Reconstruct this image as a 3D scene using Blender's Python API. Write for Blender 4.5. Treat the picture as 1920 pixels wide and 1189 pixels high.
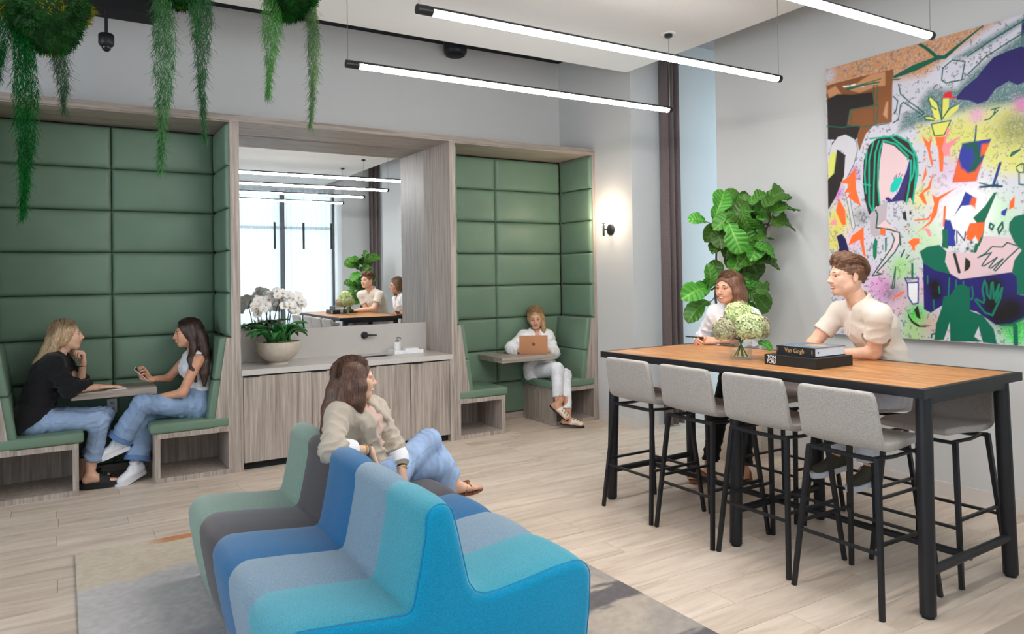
import bpy, bmesh, math, random
import numpy as np
from mathutils import Vector, Matrix
random.seed(7); np.random.seed(7)
SC = bpy.context.scene
COL = SC.collection
for o in list(bpy.data.objects): bpy.data.objects.remove(o, do_unlink=True)
PI = math.pi

def lin(r, g, b):
    f = lambda c: (c/255.0)/12.92 if c/255.0 <= 0.04045 else ((c/255.0+0.055)/1.055)**2.4
    return (f(r), f(g), f(b), 1.0)

# ------------------------------------------------------------------ camera
F_PX, YAW, PIT, ROLL = 1374.53, 0.55084858, 0.01211837, -0.01532384
cyw, syw, cpt, spt = math.cos(YAW), math.sin(YAW), math.cos(PIT), math.sin(PIT)
fw = Vector((syw*cpt, cyw*cpt, spt)); rt = Vector((cyw, -syw, 0)); up = rt.cross(fw)
r2 = math.cos(ROLL)*rt + math.sin(ROLL)*up; u2 = -math.sin(ROLL)*rt + math.cos(ROLL)*up
cd = bpy.data.cameras.new('camera'); cam = bpy.data.objects.new('camera', cd); COL.objects.link(cam)
M3 = Matrix((r2, u2, -fw)).transposed()
cam.matrix_world = Matrix.Translation((0, 0, 1.6)) @ M3.to_4x4()
cd.sensor_fit = 'HORIZONTAL'; cd.sensor_width = 36.0; cd.lens = F_PX*36.0/1920.0
cd.shift_x = 0.0; cd.shift_y = -(594.5-501.287)/1920.0
cd.clip_start = 0.05; cd.clip_end = 200
SC.camera = cam

# ------------------------------------------------------------------ world, daylight, exposure
SC.view_settings.view_transform = 'Standard'; SC.view_settings.look = 'None'
SC.view_settings.gamma = 1.0; SC.view_settings.use_curve_mapping = False
SC.view_settings.exposure = 0.45
SC.cycles.transparent_max_bounces = 24
w = bpy.data.worlds.new('daylight_sky'); SC.world = w; w.use_nodes = True
bg = w.node_tree.nodes['Background']; bg.inputs['Color'].default_value = (0.86, 0.93, 1.0, 1); bg.inputs['Strength'].default_value = 1.2

def area_light(name, loc, rot, sx, sy, power, color):
    ld = bpy.data.lights.new(name, 'AREA'); ld.shape = 'RECTANGLE'; ld.size = sx; ld.size_y = sy
    ld.energy = power; ld.color = color
    o = bpy.data.objects.new(name, ld); COL.objects.link(o); o.location = loc; o.rotation_euler = rot
    return o
# daylight entering through the window wall behind the camera and through the recess window
area_light('window_daylight', (2.7, -1.75, 2.05), (-PI/2, 0, PI), 4.8, 2.7, 125, (0.88, 0.94, 1.0))
area_light('side_window_daylight', (6.9, 5.36, 2.0), (0, PI/2, 0), 3.4, 0.85, 26, (0.55, 0.80, 1.0))
area_light('added_left_fill', (-4.85, 2.6, 2.0), (0, -PI/2, 0), 2.6, 5.5, 95, (0.74, 0.87, 1.0))  # unseen bluish fill, added to light the left side of the room

# ------------------------------------------------------------------ helpers
def nt_mat(name):
    m = bpy.data.materials.new(name); m.use_nodes = True
    return m, m.node_tree.nodes, m.node_tree.links, m.node_tree.nodes['Principled BSDF']
def coords(N, L, scale=(1, 1, 1), rnd=True, kind='Object'):
    tc = N.new('ShaderNodeTexCoord'); mp = N.new('ShaderNodeMapping'); mp.inputs['Scale'].default_value = scale
    if rnd:
        oi = N.new('ShaderNodeObjectInfo'); ad = N.new('ShaderNodeVectorMath'); ad.operation = 'MULTIPLY_ADD'
        ad.inputs[1].default_value = (1, 1, 1)
        sc = N.new('ShaderNodeVectorMath'); sc.operation = 'SCALE'; sc.inputs[0].default_value = (13.1, 7.7, 9.3)
        L.new(oi.outputs['Random'], sc.inputs['Scale'])
        L.new(tc.outputs[kind], ad.inputs[0]); L.new(sc.outputs[0], ad.inputs[2]); L.new(ad.outputs[0], mp.inputs['Vector'])
    else:
        L.new(tc.outputs[kind], mp.inputs['Vector'])
    return mp.outputs['Vector']
def ramp(N, L, fac, stops):
    r = N.new('ShaderNodeValToRGB'); e = r.color_ramp.elements
    while len(e) > 1: e.remove(e[-1])
    e[0].position = stops[0][0]; e[0].color = stops[0][1]
    for p, c in stops[1:]:
        k = e.new(p); k.color = c
    L.new(fac, r.inputs['Fac']); return r.outputs['Color']
def noise(N, L, vec, scale, detail=3, rough=0.55, dist=0.0):
    n = N.new('ShaderNodeTexNoise'); n.inputs['Scale'].default_value = scale; n.inputs['Detail'].default_value = detail
    n.inputs['Roughness'].default_value = rough; n.inputs['Distortion'].default_value = dist
    L.new(vec, n.inputs['Vector']); return n.outputs['Fac']
def bump(N, L, h, b, strength=0.3, dist=0.002):
    bp = N.new('ShaderNodeBump'); bp.inputs['Strength'].default_value = strength; bp.inputs['Distance'].default_value = dist
    L.new(h, bp.inputs['Height']); L.new(bp.outputs['Normal'], b.inputs['Normal'])
def plain(name, rgb, rough=0.5, metal=0.0, spec=0.5, var=0.0, vscale=6, bmp=0.0, bscale=80):
    m, N, L, b = nt_mat(name)
    b.inputs['Base Color'].default_value = lin(*rgb); b.inputs['Roughness'].default_value = rough
    b.inputs['Metallic'].default_value = metal; b.inputs['Specular IOR Level'].default_value = spec
    v = coords(N, L)
    f = noise(N, L, v, vscale, 2)
    k = var
    c0 = lin(*[max(0, c*(1-k)) for c in rgb]); c1 = lin(*[min(255, c*(1+k)) for c in rgb])
    L.new(ramp(N, L, f, [(0.3, c0), (0.7, c1)]), b.inputs['Base Color'])
    if bmp: bump(N, L, noise(N, L, v, bscale, 3), b, bmp)
    return m
def wood(name, dark, mid, light, axis, stretch=28, scale=1.5, rough=0.5, bmp=0.1, spec=0.4):
    m, N, L, b = nt_mat(name)
    s = [stretch]*3; s['xyz'.index(axis)] = 1.0
    v = coords(N, L, tuple(s))
    f = noise(N, L, v, scale, 6, 0.62, 0.6)
    L.new(ramp(N, L, f, [(0.28, lin(*dark)), (0.5, lin(*mid)), (0.72, lin(*light))]), b.inputs['Base Color'])
    b.inputs['Roughness'].default_value = rough; b.inputs['Specular IOR Level'].default_value = spec
    bump(N, L, f, b, bmp, 0.001)
    return m
def fabric(name, rgb, var=0.22, scale=260, rough=0.9, bmp=0.35, sheen=0.2):
    m, N, L, b = nt_mat(name)
    v = coords(N, L)
    f = noise(N, L, v, scale, 2, 0.7)
    c0 = lin(*[c*(1-var) for c in rgb]); c1 = lin(*[min(255, c*(1+var)) for c in rgb])
    L.new(ramp(N, L, f, [(0.32, c0), (0.68, c1)]), b.inputs['Base Color'])
    b.inputs['Roughness'].default_value = rough; b.inputs['Specular IOR Level'].default_value = 0.2
    b.inputs['Sheen Weight'].default_value = sheen
    bump(N, L, f, b, bmp, 0.001)
    return m
def emit(name, rgb, strength):
    m, N, L, b = nt_mat(name)
    b.inputs['Base Color'].default_value = lin(*rgb); b.inputs['Emission Color'].default_value = lin(*rgb)
    b.inputs['Emission Strength'].default_value = strength
    return m
def vcol(name, rough=0.8, bmp=0.0, bscale=300, spec=0.3):
    m, N, L, b = nt_mat(name)
    a = N.new('ShaderNodeVertexColor'); a.layer_name = 'Col'
    L.new(a.outputs['Color'], b.inputs['Base Color']); b.inputs['Roughness'].default_value = rough
    b.inputs['Specular IOR Level'].default_value = spec
    if bmp: bump(N, L, noise(N, L, coords(N, L, rnd=False), bscale, 3), b, bmp, 0.003)
    return m

def wloc(o):
    v = Vector((0, 0, 0))
    while o is not None:
        v += o.location; o = o.parent
    return v
def tag(o, label=None, cat=None, group=None, kind=None):
    if label: o['label'] = label
    if cat: o['category'] = cat
    if group: o['group'] = group
    if kind: o['kind'] = kind
    return o
def obj(name, verts, faces, mat, parent=None, smooth=False, label=None, cat=None, group=None, kind=None, mats=None, fmat=None):
    """one mesh object; vertices in world coordinates (of the un-rotated parent)"""
    V = np.array(verts, dtype=float).reshape(-1, 3)
    if parent is None:
        org = np.array([(V[:, 0].min()+V[:, 0].max())/2, (V[:, 1].min()+V[:, 1].max())/2, V[:, 2].min()])
    else:
        org = np.array(wloc(parent))
    V = V-org
    me = bpy.data.meshes.new(name)
    me.from_pydata(V.tolist(), [], faces if isinstance(faces, list) else faces.tolist()); me.update()
    for mm in (mats or [mat]): me.materials.append(mm)
    if fmat is not None: me.polygons.foreach_set('material_index', np.asarray(fmat, dtype=np.int32))
    if smooth: me.polygons.foreach_set('use_smooth', [True]*len(me.polygons))
    o = bpy.data.objects.new(name, me); COL.objects.link(o)
    if parent is None: o.location = org
    else: o.parent = parent
    return tag(o, label, cat, group, kind)
def empty(name, loc, label, cat, group=None, kind=None):
    o = bpy.data.objects.new(name, None); COL.objects.link(o); o.location = loc
    o.empty_display_size = 0.1
    return tag(o, label, cat, group, kind)
def copy_tree(o, parent=None):
    c = o.copy(); COL.objects.link(c); c.parent = parent
    for ch in list(o.children): copy_tree(ch, c)
    return c

class MB:
    def __init__(s): s.v = []; s.f = []
    def add(s, v, f):
        n = len(s.v); s.v += [tuple(p) for p in v]; s.f += [tuple(i+n for i in q) for q in f]; return s
    def box(s, lo, hi, bev=0.0, rot=None):
        if bev > 0:
            bm = bmesh.new(); bmesh.ops.create_cube(bm, size=1.0)
            for v in bm.verts:
                v.co = Vector([(lo[i]+hi[i])/2+v.co[i]*(hi[i]-lo[i]) for i in range(3)])
            bmesh.ops.bevel(bm, geom=list(bm.edges), offset=bev, segments=2, profile=0.5, affect='EDGES')
            bm.verts.index_update()
            vs = [tuple(v.co) for v in bm.verts]; fs = [tuple(v.index for v in f.verts) for f in bm.faces]; bm.free()
        else:
            x0, y0, z0 = lo; x1, y1, z1 = hi
            vs = [(x0,y0,z0),(x1,y0,z0),(x1,y1,z0),(x0,y1,z0),(x0,y0,z1),(x1,y0,z1),(x1,y1,z1),(x0,y1,z1)]
            fs = [(0,3,2,1),(4,5,6,7),(0,1,5,4),(1,2,6,5),(2,3,7,6),(3,0,4,7)]
        if rot is not None: vs = [tuple(rot @ Vector(p)) for p in vs]
        return s.add(vs, fs)
    def tube(s, pts, r, n=8, cap=True, flat=None):
        pts = [Vector(p) for p in pts]; rs = r if isinstance(r, (list, tuple)) else [r]*len(pts)
        t0 = (pts[1]-pts[0]).normalized(); a = Vector((0, 0, 1)) if abs(t0.z) < 0.9 else Vector((1, 0, 0))
        nrm = t0.cross(a).normalized(); vs = []; fs = []
        for i, p in enumerate(pts):
            t = (pts[min(i+1, len(pts)-1)]-pts[max(i-1, 0)]).normalized()
            nrm = (nrm-t*nrm.dot(t)).normalized(); b = t.cross(nrm)
            for k in range(n):
                q = 2*PI*(k+0.5)/n
                vs.append(p+(nrm*math.cos(q)+b*math.sin(q)*(flat or 1.0))*rs[i])
        m = len(pts)
        for i in range(m-1):
            for k in range(n):
                fs.append((i*n+k, i*n+(k+1) % n, (i+1)*n+(k+1) % n, (i+1)*n+k))
        if cap:
            fs.append(tuple(range(n))[::-1]); fs.append(tuple((m-1)*n+k for k in range(n)))
        return s.add(vs, fs)
    def lathe(s, prof, c, n=32, axis='z'):
        vs = []; fs = []
        for r, h in prof:
            for k in range(n):
                q = 2*PI*k/n; a, b = r*math.cos(q), r*math.sin(q)
                p = (a, b, h) if axis == 'z' else ((h, a, b) if axis == 'x' else (a, h, b))
                vs.append((c[0]+p[0], c[1]+p[1], c[2]+p[2]))
        m = len(prof)
        for i in range(m-1):
            for k in range(n):
                q = (i*n+k, i*n+(k+1) % n, (i+1)*n+(k+1) % n, (i+1)*n+k)
                fs.append(q if axis != 'y' else q[::-1])
        if prof[0][0] > 1e-6: fs.append(tuple(range(n))[::-1])
        if prof[-1][0] > 1e-6: fs.append(tuple((m-1)*n+k for k in range(n)))
        return s.add(vs, fs)
    def prism(s, poly, axis, a0, a1):
        """polygon in the two other axes (order x,y,z without axis) swept along axis"""
        n = len(poly); vs = []
        for a in (a0, a1):
            for p, q in poly:
                vs.append({'x': (a, p, q), 'y': (p, a, q), 'z': (p, q, a)}[axis])
        fs = [tuple(range(n))[::-1], tuple(range(n, 2*n))]+[(k, (k+1) % n, n+(k+1) % n, n+k) for k in range(n)]
        return s.add(vs, fs)
    def build(s, name, mat, parent=None, smooth=False, **kw):
        o = obj(name, s.v, s.f, mat, parent, smooth, **kw)
        bm = bmesh.new(); bm.from_mesh(o.data); bmesh.ops.recalc_face_normals(bm, faces=bm.faces); bm.to_mesh(o.data); bm.free()
        if smooth: o.data.set_sharp_from_angle(angle=math.radians(40))
        return o
def bx(name, lo, hi, mat, parent=None, bev=0.0, **kw):
    return MB().box(lo, hi, bev).build(name, mat, parent, **kw)

def pillow_panel(name, x0, x1, z0, z1, y, th, mat, parent, axis='y', sgn=-1, n=10, edge=0.03):
    """upholstered panel: rectangle (a,z) at plane, puffed outwards by th, rolled edges"""
    u = np.concatenate([[0], np.linspace(0, 1, n+1)**1.0, [1]])
    A = []
    def prof(t, L):
        d = np.minimum(t, 1-t)*L
        return np.clip(d/edge, 0, 1)
    m = n
    t = np.array([0, .012, .03, .06, .11, .2, .35, .5, .65, .8, .89, .94, .97, .988, 1.0])
    k = len(t); vs = []; fs = []
    La, Lz = abs(x1-x0), abs(z1-z0)
    for j in t:
        for i in t:
            pu = prof(i, La); pv = prof(j, Lz)
            h = math.sqrt(max(0, 1-(1-pu)**2))*math.sqrt(max(0, 1-(1-pv)**2))
            puff = 0.72*h+0.28*h*(1-(2*i-1)**2)*(1-(2*j-1)**2)
            a = x0+(x1-x0)*i; z = z0+(z1-z0)*j; d = y+sgn*th*puff
            vs.append((a, d, z) if axis == 'y' else (d, a, z))
    for j in range(k-1):
        for i in range(k-1):
            fs.append((j*k+i, j*k+i+1, (j+1)*k+i+1, (j+1)*k+i))
    o = obj(name, vs, fs, mat, parent, smooth=True)
    return o
# ------------------------------------------------------------------ materials
M = {}
M['wall'] = plain('wall_paint', (206, 205, 203), 0.85, spec=0.2)
M['ceil'] = plain('ceiling_paint', (222, 220, 217), 0.9, spec=0.15)
M['deck'] = plain('black_deck_paint', (14, 14, 16), 0.8)
M['taupe'] = plain('deck_lit_tone', (150, 142, 140), 0.85)  # same deck by the window, its lit grey put into the colour
M['base'] = plain('baseboard_paint', (214, 206, 199), 0.55, var=0.01)
M['lamV'] = wood('laminate_vertical_grain', (124, 112, 104), (165, 152, 142), (192, 181, 171), 'z', 30, 1.6, 0.45)
M['lamH'] = wood('laminate_horizontal_grain', (124, 112, 104), (163, 150, 140), (188, 177, 168), 'x', 30, 1.6, 0.45)
M['vinyl'] = plain('green_vinyl', (105, 129, 109), 0.42, spec=0.35, var=0.03, vscale=3, bmp=0.06, bscale=220)
M['black'] = plain('black_powder_coat', (30, 30, 33), 0.42, spec=0.4, var=0.05)
M['gap'] = plain('dark_recess', (22, 22, 24), 0.8)
M['steel'] = plain('brushed_steel', (150, 150, 150), 0.3, metal=1.0)
M['white'] = plain('white_gloss', (236, 234, 232), 0.3, var=0.01)
M['tube'] = emit('lit_tube_diffuser', (254, 251, 250), 46.0)
M['globe'] = emit('lit_opal_glass', (255, 240, 218), 9.0)

def floor_mat():
    m, N, L, b = nt_mat('pale_wood_look_tile')
    v = coords(N, L, (1.0, 7.0, 7.0))
    f = noise(N, L, v, 1.6, 6, 0.62, 0.9)
    c = ramp(N, L, f, [(0.25, lin(184, 162, 140)), (0.45, lin(214, 196, 178)), (0.6, lin(226, 209, 191)), (0.8, lin(236, 222, 207))])
    oi = N.new('ShaderNodeObjectInfo'); mx = N.new('ShaderNodeMixRGB'); mx.blend_type = 'MULTIPLY'; mx.inputs['Fac'].default_value = 1
    c2 = ramp(N, L, oi.outputs['Random'], [(0, (0.90, 0.89, 0.88, 1)), (1, (1.0, 1.0, 1.0, 1))])
    L.new(c, mx.inputs[1]); L.new(c2, mx.inputs[2]); L.new(mx.outputs[0], b.inputs['Base Color'])
    b.inputs['Roughness'].default_value = 0.42; b.inputs['Specular IOR Level'].default_value = 0.35
    bump(N, L, f, b, 0.05, 0.001)
    return m
M['floor'] = floor_mat()
M['grout'] = plain('grout', (176, 160, 146), 0.9)
def quartz():
    m, N, L, b = nt_mat('speckled_quartz')
    v = coords(N, L)
    f = noise(N, L, v, 190, 2, 0.7)
    L.new(ramp(N, L, f, [(0.3, lin(150, 144, 138)), (0.4, lin(196, 190, 184)), (0.68, lin(202, 196, 190)), (0.78, lin(226, 222, 218))]), b.inputs['Base Color'])
    b.inputs['Roughness'].default_value = 0.25
    return m
M['quartz'] = quartz()
def mirror_mat():
    m, N, L, b = nt_mat('silvered_glass')
    b.inputs['Metallic'].default_value = 1.0; b.inputs['Roughness'].default_value = 0.0
    b.inputs['Base Color'].default_value = (0.88, 0.91, 0.92, 1)
    return m
M['mirror'] = mirror_mat()
def sheer_mat():
    m, N, L, b = nt_mat('white_sheer_voile')
    out = N['Material Output']; t = N.new('ShaderNodeBsdfTransparent'); tl = N.new('ShaderNodeBsdfTranslucent'); d = N.new('ShaderNodeBsdfDiffuse')
    t.inputs['Color'].default_value = (0.96, 0.98, 1, 1)
    tl.inputs['Color'].default_value = (0.33, 0.385, 0.425, 1); d.inputs['Color'].default_value = (0.8, 0.84, 0.88, 1)
    m1 = N.new('ShaderNodeMixShader'); m1.inputs['Fac'].default_value = 0.35; L.new(tl.outputs[0], m1.inputs[1]); L.new(d.outputs[0], m1.inputs[2])
    m2 = N.new('ShaderNodeMixShader'); m2.inputs['Fac'].default_value = 0.90; L.new(t.outputs[0], m2.inputs[1]); L.new(m1.outputs[0], m2.inputs[2])
    L.new(m2.outputs[0], out.inputs['Surface'])
    return m
M['sheer'] = sheer_mat()
def glass_mat(name, col=(1, 1, 1), rough=0.0):
    m, N, L, b = nt_mat(name)
    out = N['Material Output']; t = N.new('ShaderNodeBsdfTransparent'); g = N.new('ShaderNodeBsdfGlossy')
    t.inputs['Color'].default_value = (*col, 1); g.inputs['Roughness'].default_value = 0.02
    lw = N.new('ShaderNodeLayerWeight'); lw.inputs['Blend'].default_value = .25; fr = N.new('ShaderNodeMath'); fr.operation = 'MULTIPLY'; fr.inputs[1].default_value = .55; L.new(lw.outputs['Facing'], fr.inputs[0])
    mx = N.new('ShaderNodeMixShader'); L.new(fr.outputs[0], mx.inputs['Fac']); L.new(t.outputs[0], mx.inputs[1]); L.new(g.outputs[0], mx.inputs[2])
    L.new(mx.outputs[0], out.inputs['Surface'])
    return m
M['glass'] = glass_mat('clear_glass', (0.97, 0.99, 0.98))
M['curtain'] = fabric('taupe_curtain', (118, 104, 102), 0.08, 120, 0.9, 0.1)
M['frame'] = plain('grey_window_frame', (92, 96, 102), 0.5)

# ------------------------------------------------------------------ setting
def struct(name, lo, hi, mat, **kw): return bx(name, lo, hi, mat, kind='structure', **kw)
fl = struct('floor', (-5.0, -1.6, -0.12), (6.9, 7.2, -0.006), M['grout'])
pl_me = None
ROW = 0.2; LEN = 1.2
prot = {}
for k in range(8, 36):
    y0 = 0.087+ROW*(k-0)
    if y0 > 7.0: break
    off = (k*0.4+0.06+(k*k % 5)*0.13) % LEN
    x = -1.45-off
    while x < 6.2:
        xm = x+LEN/2; ym = y0+ROW/2
        vis = (xm > -1.9) and not (xm > 6.6)
        if vis:
            if not prot:
                o = MB().box((-LEN/2+.001, -ROW/2+.001, -0.012), (LEN/2-.001, ROW/2-.001, 0.0), 0.0015).build('plank', M['floor'], fl)
                prot['o'] = o
            else:
                o = prot['o'].copy(); COL.objects.link(o); o.parent = fl
            o.location = Vector((xm, ym, 0.0))-fl.location
            if 'first' not in prot:
                prot['first'] = 1
                for v in o.data.vertices: v.co += fl.location
        x += LEN
struct('wall_back', (-5.0, 7.1, 0), (5.05, 7.2, 4.115), M['wall'])
struct('wall_wing', (5.05, 5.82, 0), (6.9, 7.2, 4.115), M['wall'])
struct('wall_right', (5.31, 0.66, 0), (6.9, 4.90, 4.115), M['wall'])
struct('wall_pier', (5.05, -1.5, 0), (6.4, -1.0, 4.115), M['wall'])
struct('ceiling', (-4.9, -1.5, 3.6), (4.78, 5.56, 3.74), M['ceil'])
struct('ceiling_deck', (-5.0, -1.6, 4.115), (5.05, 7.2, 4.2), M['deck'])
struct('ceiling_recess', (5.05, -1.6, 4.115), (6.9, 7.2, 4.2), M['taupe'])
for k, (lo, hi) in enumerate([((5.038, 5.82, 0), (5.05, 6.40, 0.1)), ((5.038, 5.808, 0), (5.36, 5.82, 0.1)), ((5.298, 0.7, 0), (5.31, 4.90, 0.1))]):
    struct('baseboard_right' if k == 2 else 'baseboard_wing', lo, hi, M['base'])
# window wall behind the camera
wf = struct('wall_front', (-5.0, -1.6, 0), (6.4, -1.5, 0.62), M['wall'])
struct('wall_front_header', (-5.0, -1.6, 3.45), (6.4, -1.5, 4.115), M['wall'])
struct('trim_window_ledge', (-4.9, -1.5, 0.62), (5.05, -1.22, 0.66), M['lamH'])
MUL = [-4.9+1.1056*i for i in range(10)]
for i in range(9):
    x0, x1 = MUL[i], MUL[i+1]
    wn = tag(bpy.data.objects.new('window_%d' % (i+1), None), kind='structure'); COL.objects.link(wn); wn.location = (x0, -1.56, 0.62)
    for a, b in ((x0, x0+0.05), (x1-0.05, x1)): bx('window_mullion', (a, -1.58, 0.62), (b, -1.50, 3.45), M['frame'], wn)
    bx('window_transom', (x0+.05, -1.57, 2.66), (x1-.05, -1.51, 2.72), M['frame'], wn)
    bx('window_head', (x0+.05, -1.57, 3.40), (x1-.05, -1.51, 3.45), M['frame'], wn)
    bx('pane', (x0+.05, -1.55, 0.63), (x1-.05, -1.54, 2.66), M['glass'], wn)
    bx('pane', (x0+.05, -1.55, 2.72), (x1-.05, -1.54, 3.40), M['glass'], wn)
def wavy(name, x0, x1, y, z0, z1, amp, wl, mat, axis='x', th=0.004, seed=0, **kw):
    rs = random.Random(seed); n = int(abs(x1-x0)/wl*10)+2; vs = []; fs = []
    ph = rs.random()*6
    for i in range(n):
        t = i/(n-1); a = x0+(x1-x0)*t
        d = amp*math.sin(2*PI*(a-x0)/wl+ph+0.8*math.sin(3*a))+0.3*amp*math.sin(2*PI*(a-x0)/wl*0.43+2)
        for s in (0, th):
            for z in (z0, z1):
                vs.append((a, y+d*(1.0 if z == z0 else 0.85)+s, z) if axis == 'x' else (y+d*(1.0 if z == z0 else .85)+s, a, z))
    for i in range(n-1):
        b = i*4; c = b+4
        fs += [(b, c, c+1, b+1), (b+2, b+3, c+3, c+2), (b, b+2, c+2, c), (b+1, c+1, c+3, b+3)]
    fs += [(0, 1, 3, 2), (4*n-4, 4*n-2, 4*n-1, 4*n-3)]
    return obj(name, vs, fs, mat, smooth=True, **kw)
names = ['first', 'second', 'third', 'fourth', 'fifth', 'sixth', 'seventh', 'eighth', 'ninth']
for i in range(9):
    x0, x1 = MUL[i]+0.03, MUL[i+1]-0.09
    vs = []; fs = []
    n = 90; rs = random.Random(i)
    ph = rs.random()*6
    for k in range(n):
        a = x0+(x1-x0)*k/(n-1); d = 0.030*math.sin(2*PI*(a-x0)/0.11+ph+0.9*math.sin(5*a))
        for z in (0.67, 3.5): vs.append((a, -1.40+d, z))
    fs = [(2*k, 2*k+2, 2*k+3, 2*k+1) for k in range(n-1)]
    o = obj('sheer_curtain', vs, fs, M['sheer'], smooth=True, cat='curtain', group='white sheers over the window wall',
            label=('white sheer curtain panel seen in the mirror behind the %s' % ('orchids' if i == 7 else 'table flowers')) if i >= 7 else 'white sheer curtain panel on the window wall outside the frame')
# side windows in the two recesses
for n_, (y0, y1, wx) in enumerate(((4.90, 5.82, 6.75), (-1.0, 0.66, 6.25))):
    wn = tag(bpy.data.objects.new('window_%d' % (10+n_), None), kind='structure'); COL.objects.link(wn); wn.location = (wx, y0, 0)
    for a, b in ((y0, y0+.05), (y1-.05, y1)): bx('window_mullion', (wx-.03, a, 0), (wx+.05, b, 4.11), M['frame'], wn)
    for z in (0.0, 2.30, 3.2, 4.05): bx('window_transom', (wx-.02, y0+.05, z), (wx+.04, y1-.05, z+.06), M['frame'], wn)
    for z0, z1 in ((.06, 2.30), (2.36, 3.2), (3.26, 4.05)): bx('pane', (wx+.005, y0+.05, z0), (wx+.012, y1-.05, z1), M['glass'], wn)
wavy('curtain', 5.37, 5.60, 5.70, 0.02, 4.08, 0.035, 0.085, M['curtain'], 'x', 0.008, 3,
     label='taupe floor-length curtain bunched beside the window recess', cat='curtain')
wavy('curtain', 5.62, 5.90, -0.90, 0.02, 4.08, 0.03, 0.085, M['curtain'], 'x', 0.008, 5,
     label='dark taupe curtain seen in the mirror beside the bright window slot', cat='curtain')
# left side of the room, outside the frame
struct('wall_left', (-5.0, -1.6, 0), (-4.9, 7.2, 0.6), M['wall'])
struct('wall_left_header', (-5.0, -1.6, 3.4), (-4.9, 7.2, 4.115), M['wall'])
struct('wall_left_pier', (-5.0, 5.5, 0.6), (-4.9, 7.2, 3.4), M['wall'])
# black ceiling soffit over the left booth
struct('trim_soffit', (-3.5, 6.0, 3.585), (0.62, 6.25, 4.11), M['deck'])

# ------------------------------------------------------------------ built-in millwork
ZT0, ZT1, YF, YB = 2.937, 2.99, 6.43, 7.06
trim = tag(bpy.data.objects.new('trim_1', None), kind='structure'); COL.objects.link(trim); trim.location = (2.3, YF, 0)
bx('header', (-0.60, YF, ZT0), (5.055, 7.1, ZT1), M['lamH'], trim)
for x0, x1 in ((-0.60, -0.475), (1.200, 1.275), (3.249, 3.306), (5.012, 5.048)):
    bx('post', (x0, YF, 0), (x1, 7.1, ZT0), M['lamV'], trim)
bx('post_filler', (1.275, YF+.002, 0), (1.288, 6.6, 0.80), M['lamV'], trim)
bx('post_filler', (3.222, YF+.002, 0), (3.249, 6.6, 0.80), M['lamV'], trim)
ROWS = [0.42, 0.78, 1.135, 1.497, 1.852, 2.205, 2.56, 2.915]

def rounded_prism(name, poly, y0, y1, mat, parent, bev=0.02):
    bm = bmesh.new()
    va = [bm.verts.new((p, y0, q)) for p, q in poly]; vb = [bm.verts.new((p, y1, q)) for p, q in poly]
    n = len(poly)
    bm.faces.new(va[::-1]); bm.faces.new(vb)
    for k in range(n): bm.faces.new((va[k], va[(k+1) % n], vb[(k+1) % n], vb[k]))
    bmesh.ops.recalc_face_normals(bm, faces=bm.faces)
    bmesh.ops.bevel(bm, geom=list(bm.edges), offset=bev, segments=4, profile=0.5, affect='EDGES')
    bm.verts.index_update()
    o = obj(name, [tuple(v.co) for v in bm.verts], [tuple(v.index for v in f.verts) for f in bm.faces], mat, parent, smooth=True)
    bm.free(); o.data.set_sharp_from_angle(angle=math.radians(50))
    return o

def booth(x0, x1, seam, bl, br, label):
    """bl, br: inner ends of the left and right bench"""
    t = empty('seating_booth', ((x0+x1)/2, YF, 0), label, 'booth')
    bx('booth_ceiling', (x0, YF+.01, 2.925), (x1, YB, 2.9365), M['lamH'], t)
    bx('back_board', (x0, 7.06, 0.075), (x1, 7.098, 2.93), M['gap'], t)
    bx('toe_board', (x0, 7.03, 0), (x1, 7.07, 0.075), M['lamH'], t)
    # tufted back: two columns of panels
    zz = [0.075]+ROWS
    for j in range(len(zz)-1):
        for a, b in ((x0+.02, seam), (seam, x1-.02)):
            pillow_panel('back_cushion', a, b, zz[j], zz[j+1], 7.062, 0.062, M['vinyl'], t)
    # upright side cushions above the seat backs
    for j in range(3, len(zz)-1):
        pillow_panel('side_cushion', YF+.012, 7.02, zz[j], zz[j+1], x0, 0.05, M['vinyl'], t, axis='x', sgn=1)
        pillow_panel('side_cushion', YF+.012, 7.02, zz[j], zz[j+1], x1, 0.05, M['vinyl'], t, axis='x', sgn=-1)
    for side in (-1, 1):
        X = x0 if side < 0 else x1; s = -side       # s points inwards
        e = bl if side < 0 else br                  # inner end of the bench
        # wooden gusset beside the sloping seat back
        MB().prism([(X, 0.39), (X+s*.145, 0.39), (X+s*.040, 1.125), (X, 1.125)], 'y', YF, YF+.02).build('gusset', M['lamV'], t)
        f = lambda z: .165-(z-.42)/.71*.105
        for za, zb in ((0.44, 0.78), (0.78, 1.13)):
            rounded_prism('seat_back_cushion', [(X+s*.01, za), (X+s*(f(za)+.03), za), (X+s*(f(zb)+.03), zb), (X+s*.01, zb)], YF+.012, 7.03, M['vinyl'], t, 0.022)
        a, b = sorted((X+s*.02, e+s*.035))
        rounded_prism('seat_cushion', [(a, .39), (b, .39), (b, .472), (a, .472)], YF-.008, 7.03, M['vinyl'], t, 0.024)
        a, b = sorted((X, e))
        bx('bench_panel', (a, YF, .35), (b, 7.03, .39), M['lamV'], t)
        bx('bench_panel', (a, YF, 0), (b, 7.03, .04), M['lamV'], t)
        bx('bench_panel', (min(e, e-s*.04), YF, .04), (max(e, e-s*.04), 7.03, .35), M['lamV'], t)
        bx('bench_panel', (min(X, X+s*.03), YF, .04), (max(X, X+s*.03), 7.03, .35), M['lamV'], t)
        bx('bench_panel', (a+.031, 6.95, .04), (b-.031, 6.97, .35), M['lamV'], t)
    return t
booth(-0.475, 1.200, 0.362, 0.100, 0.617, 'tall green upholstered booth at left with two women on facing benches')
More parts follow.
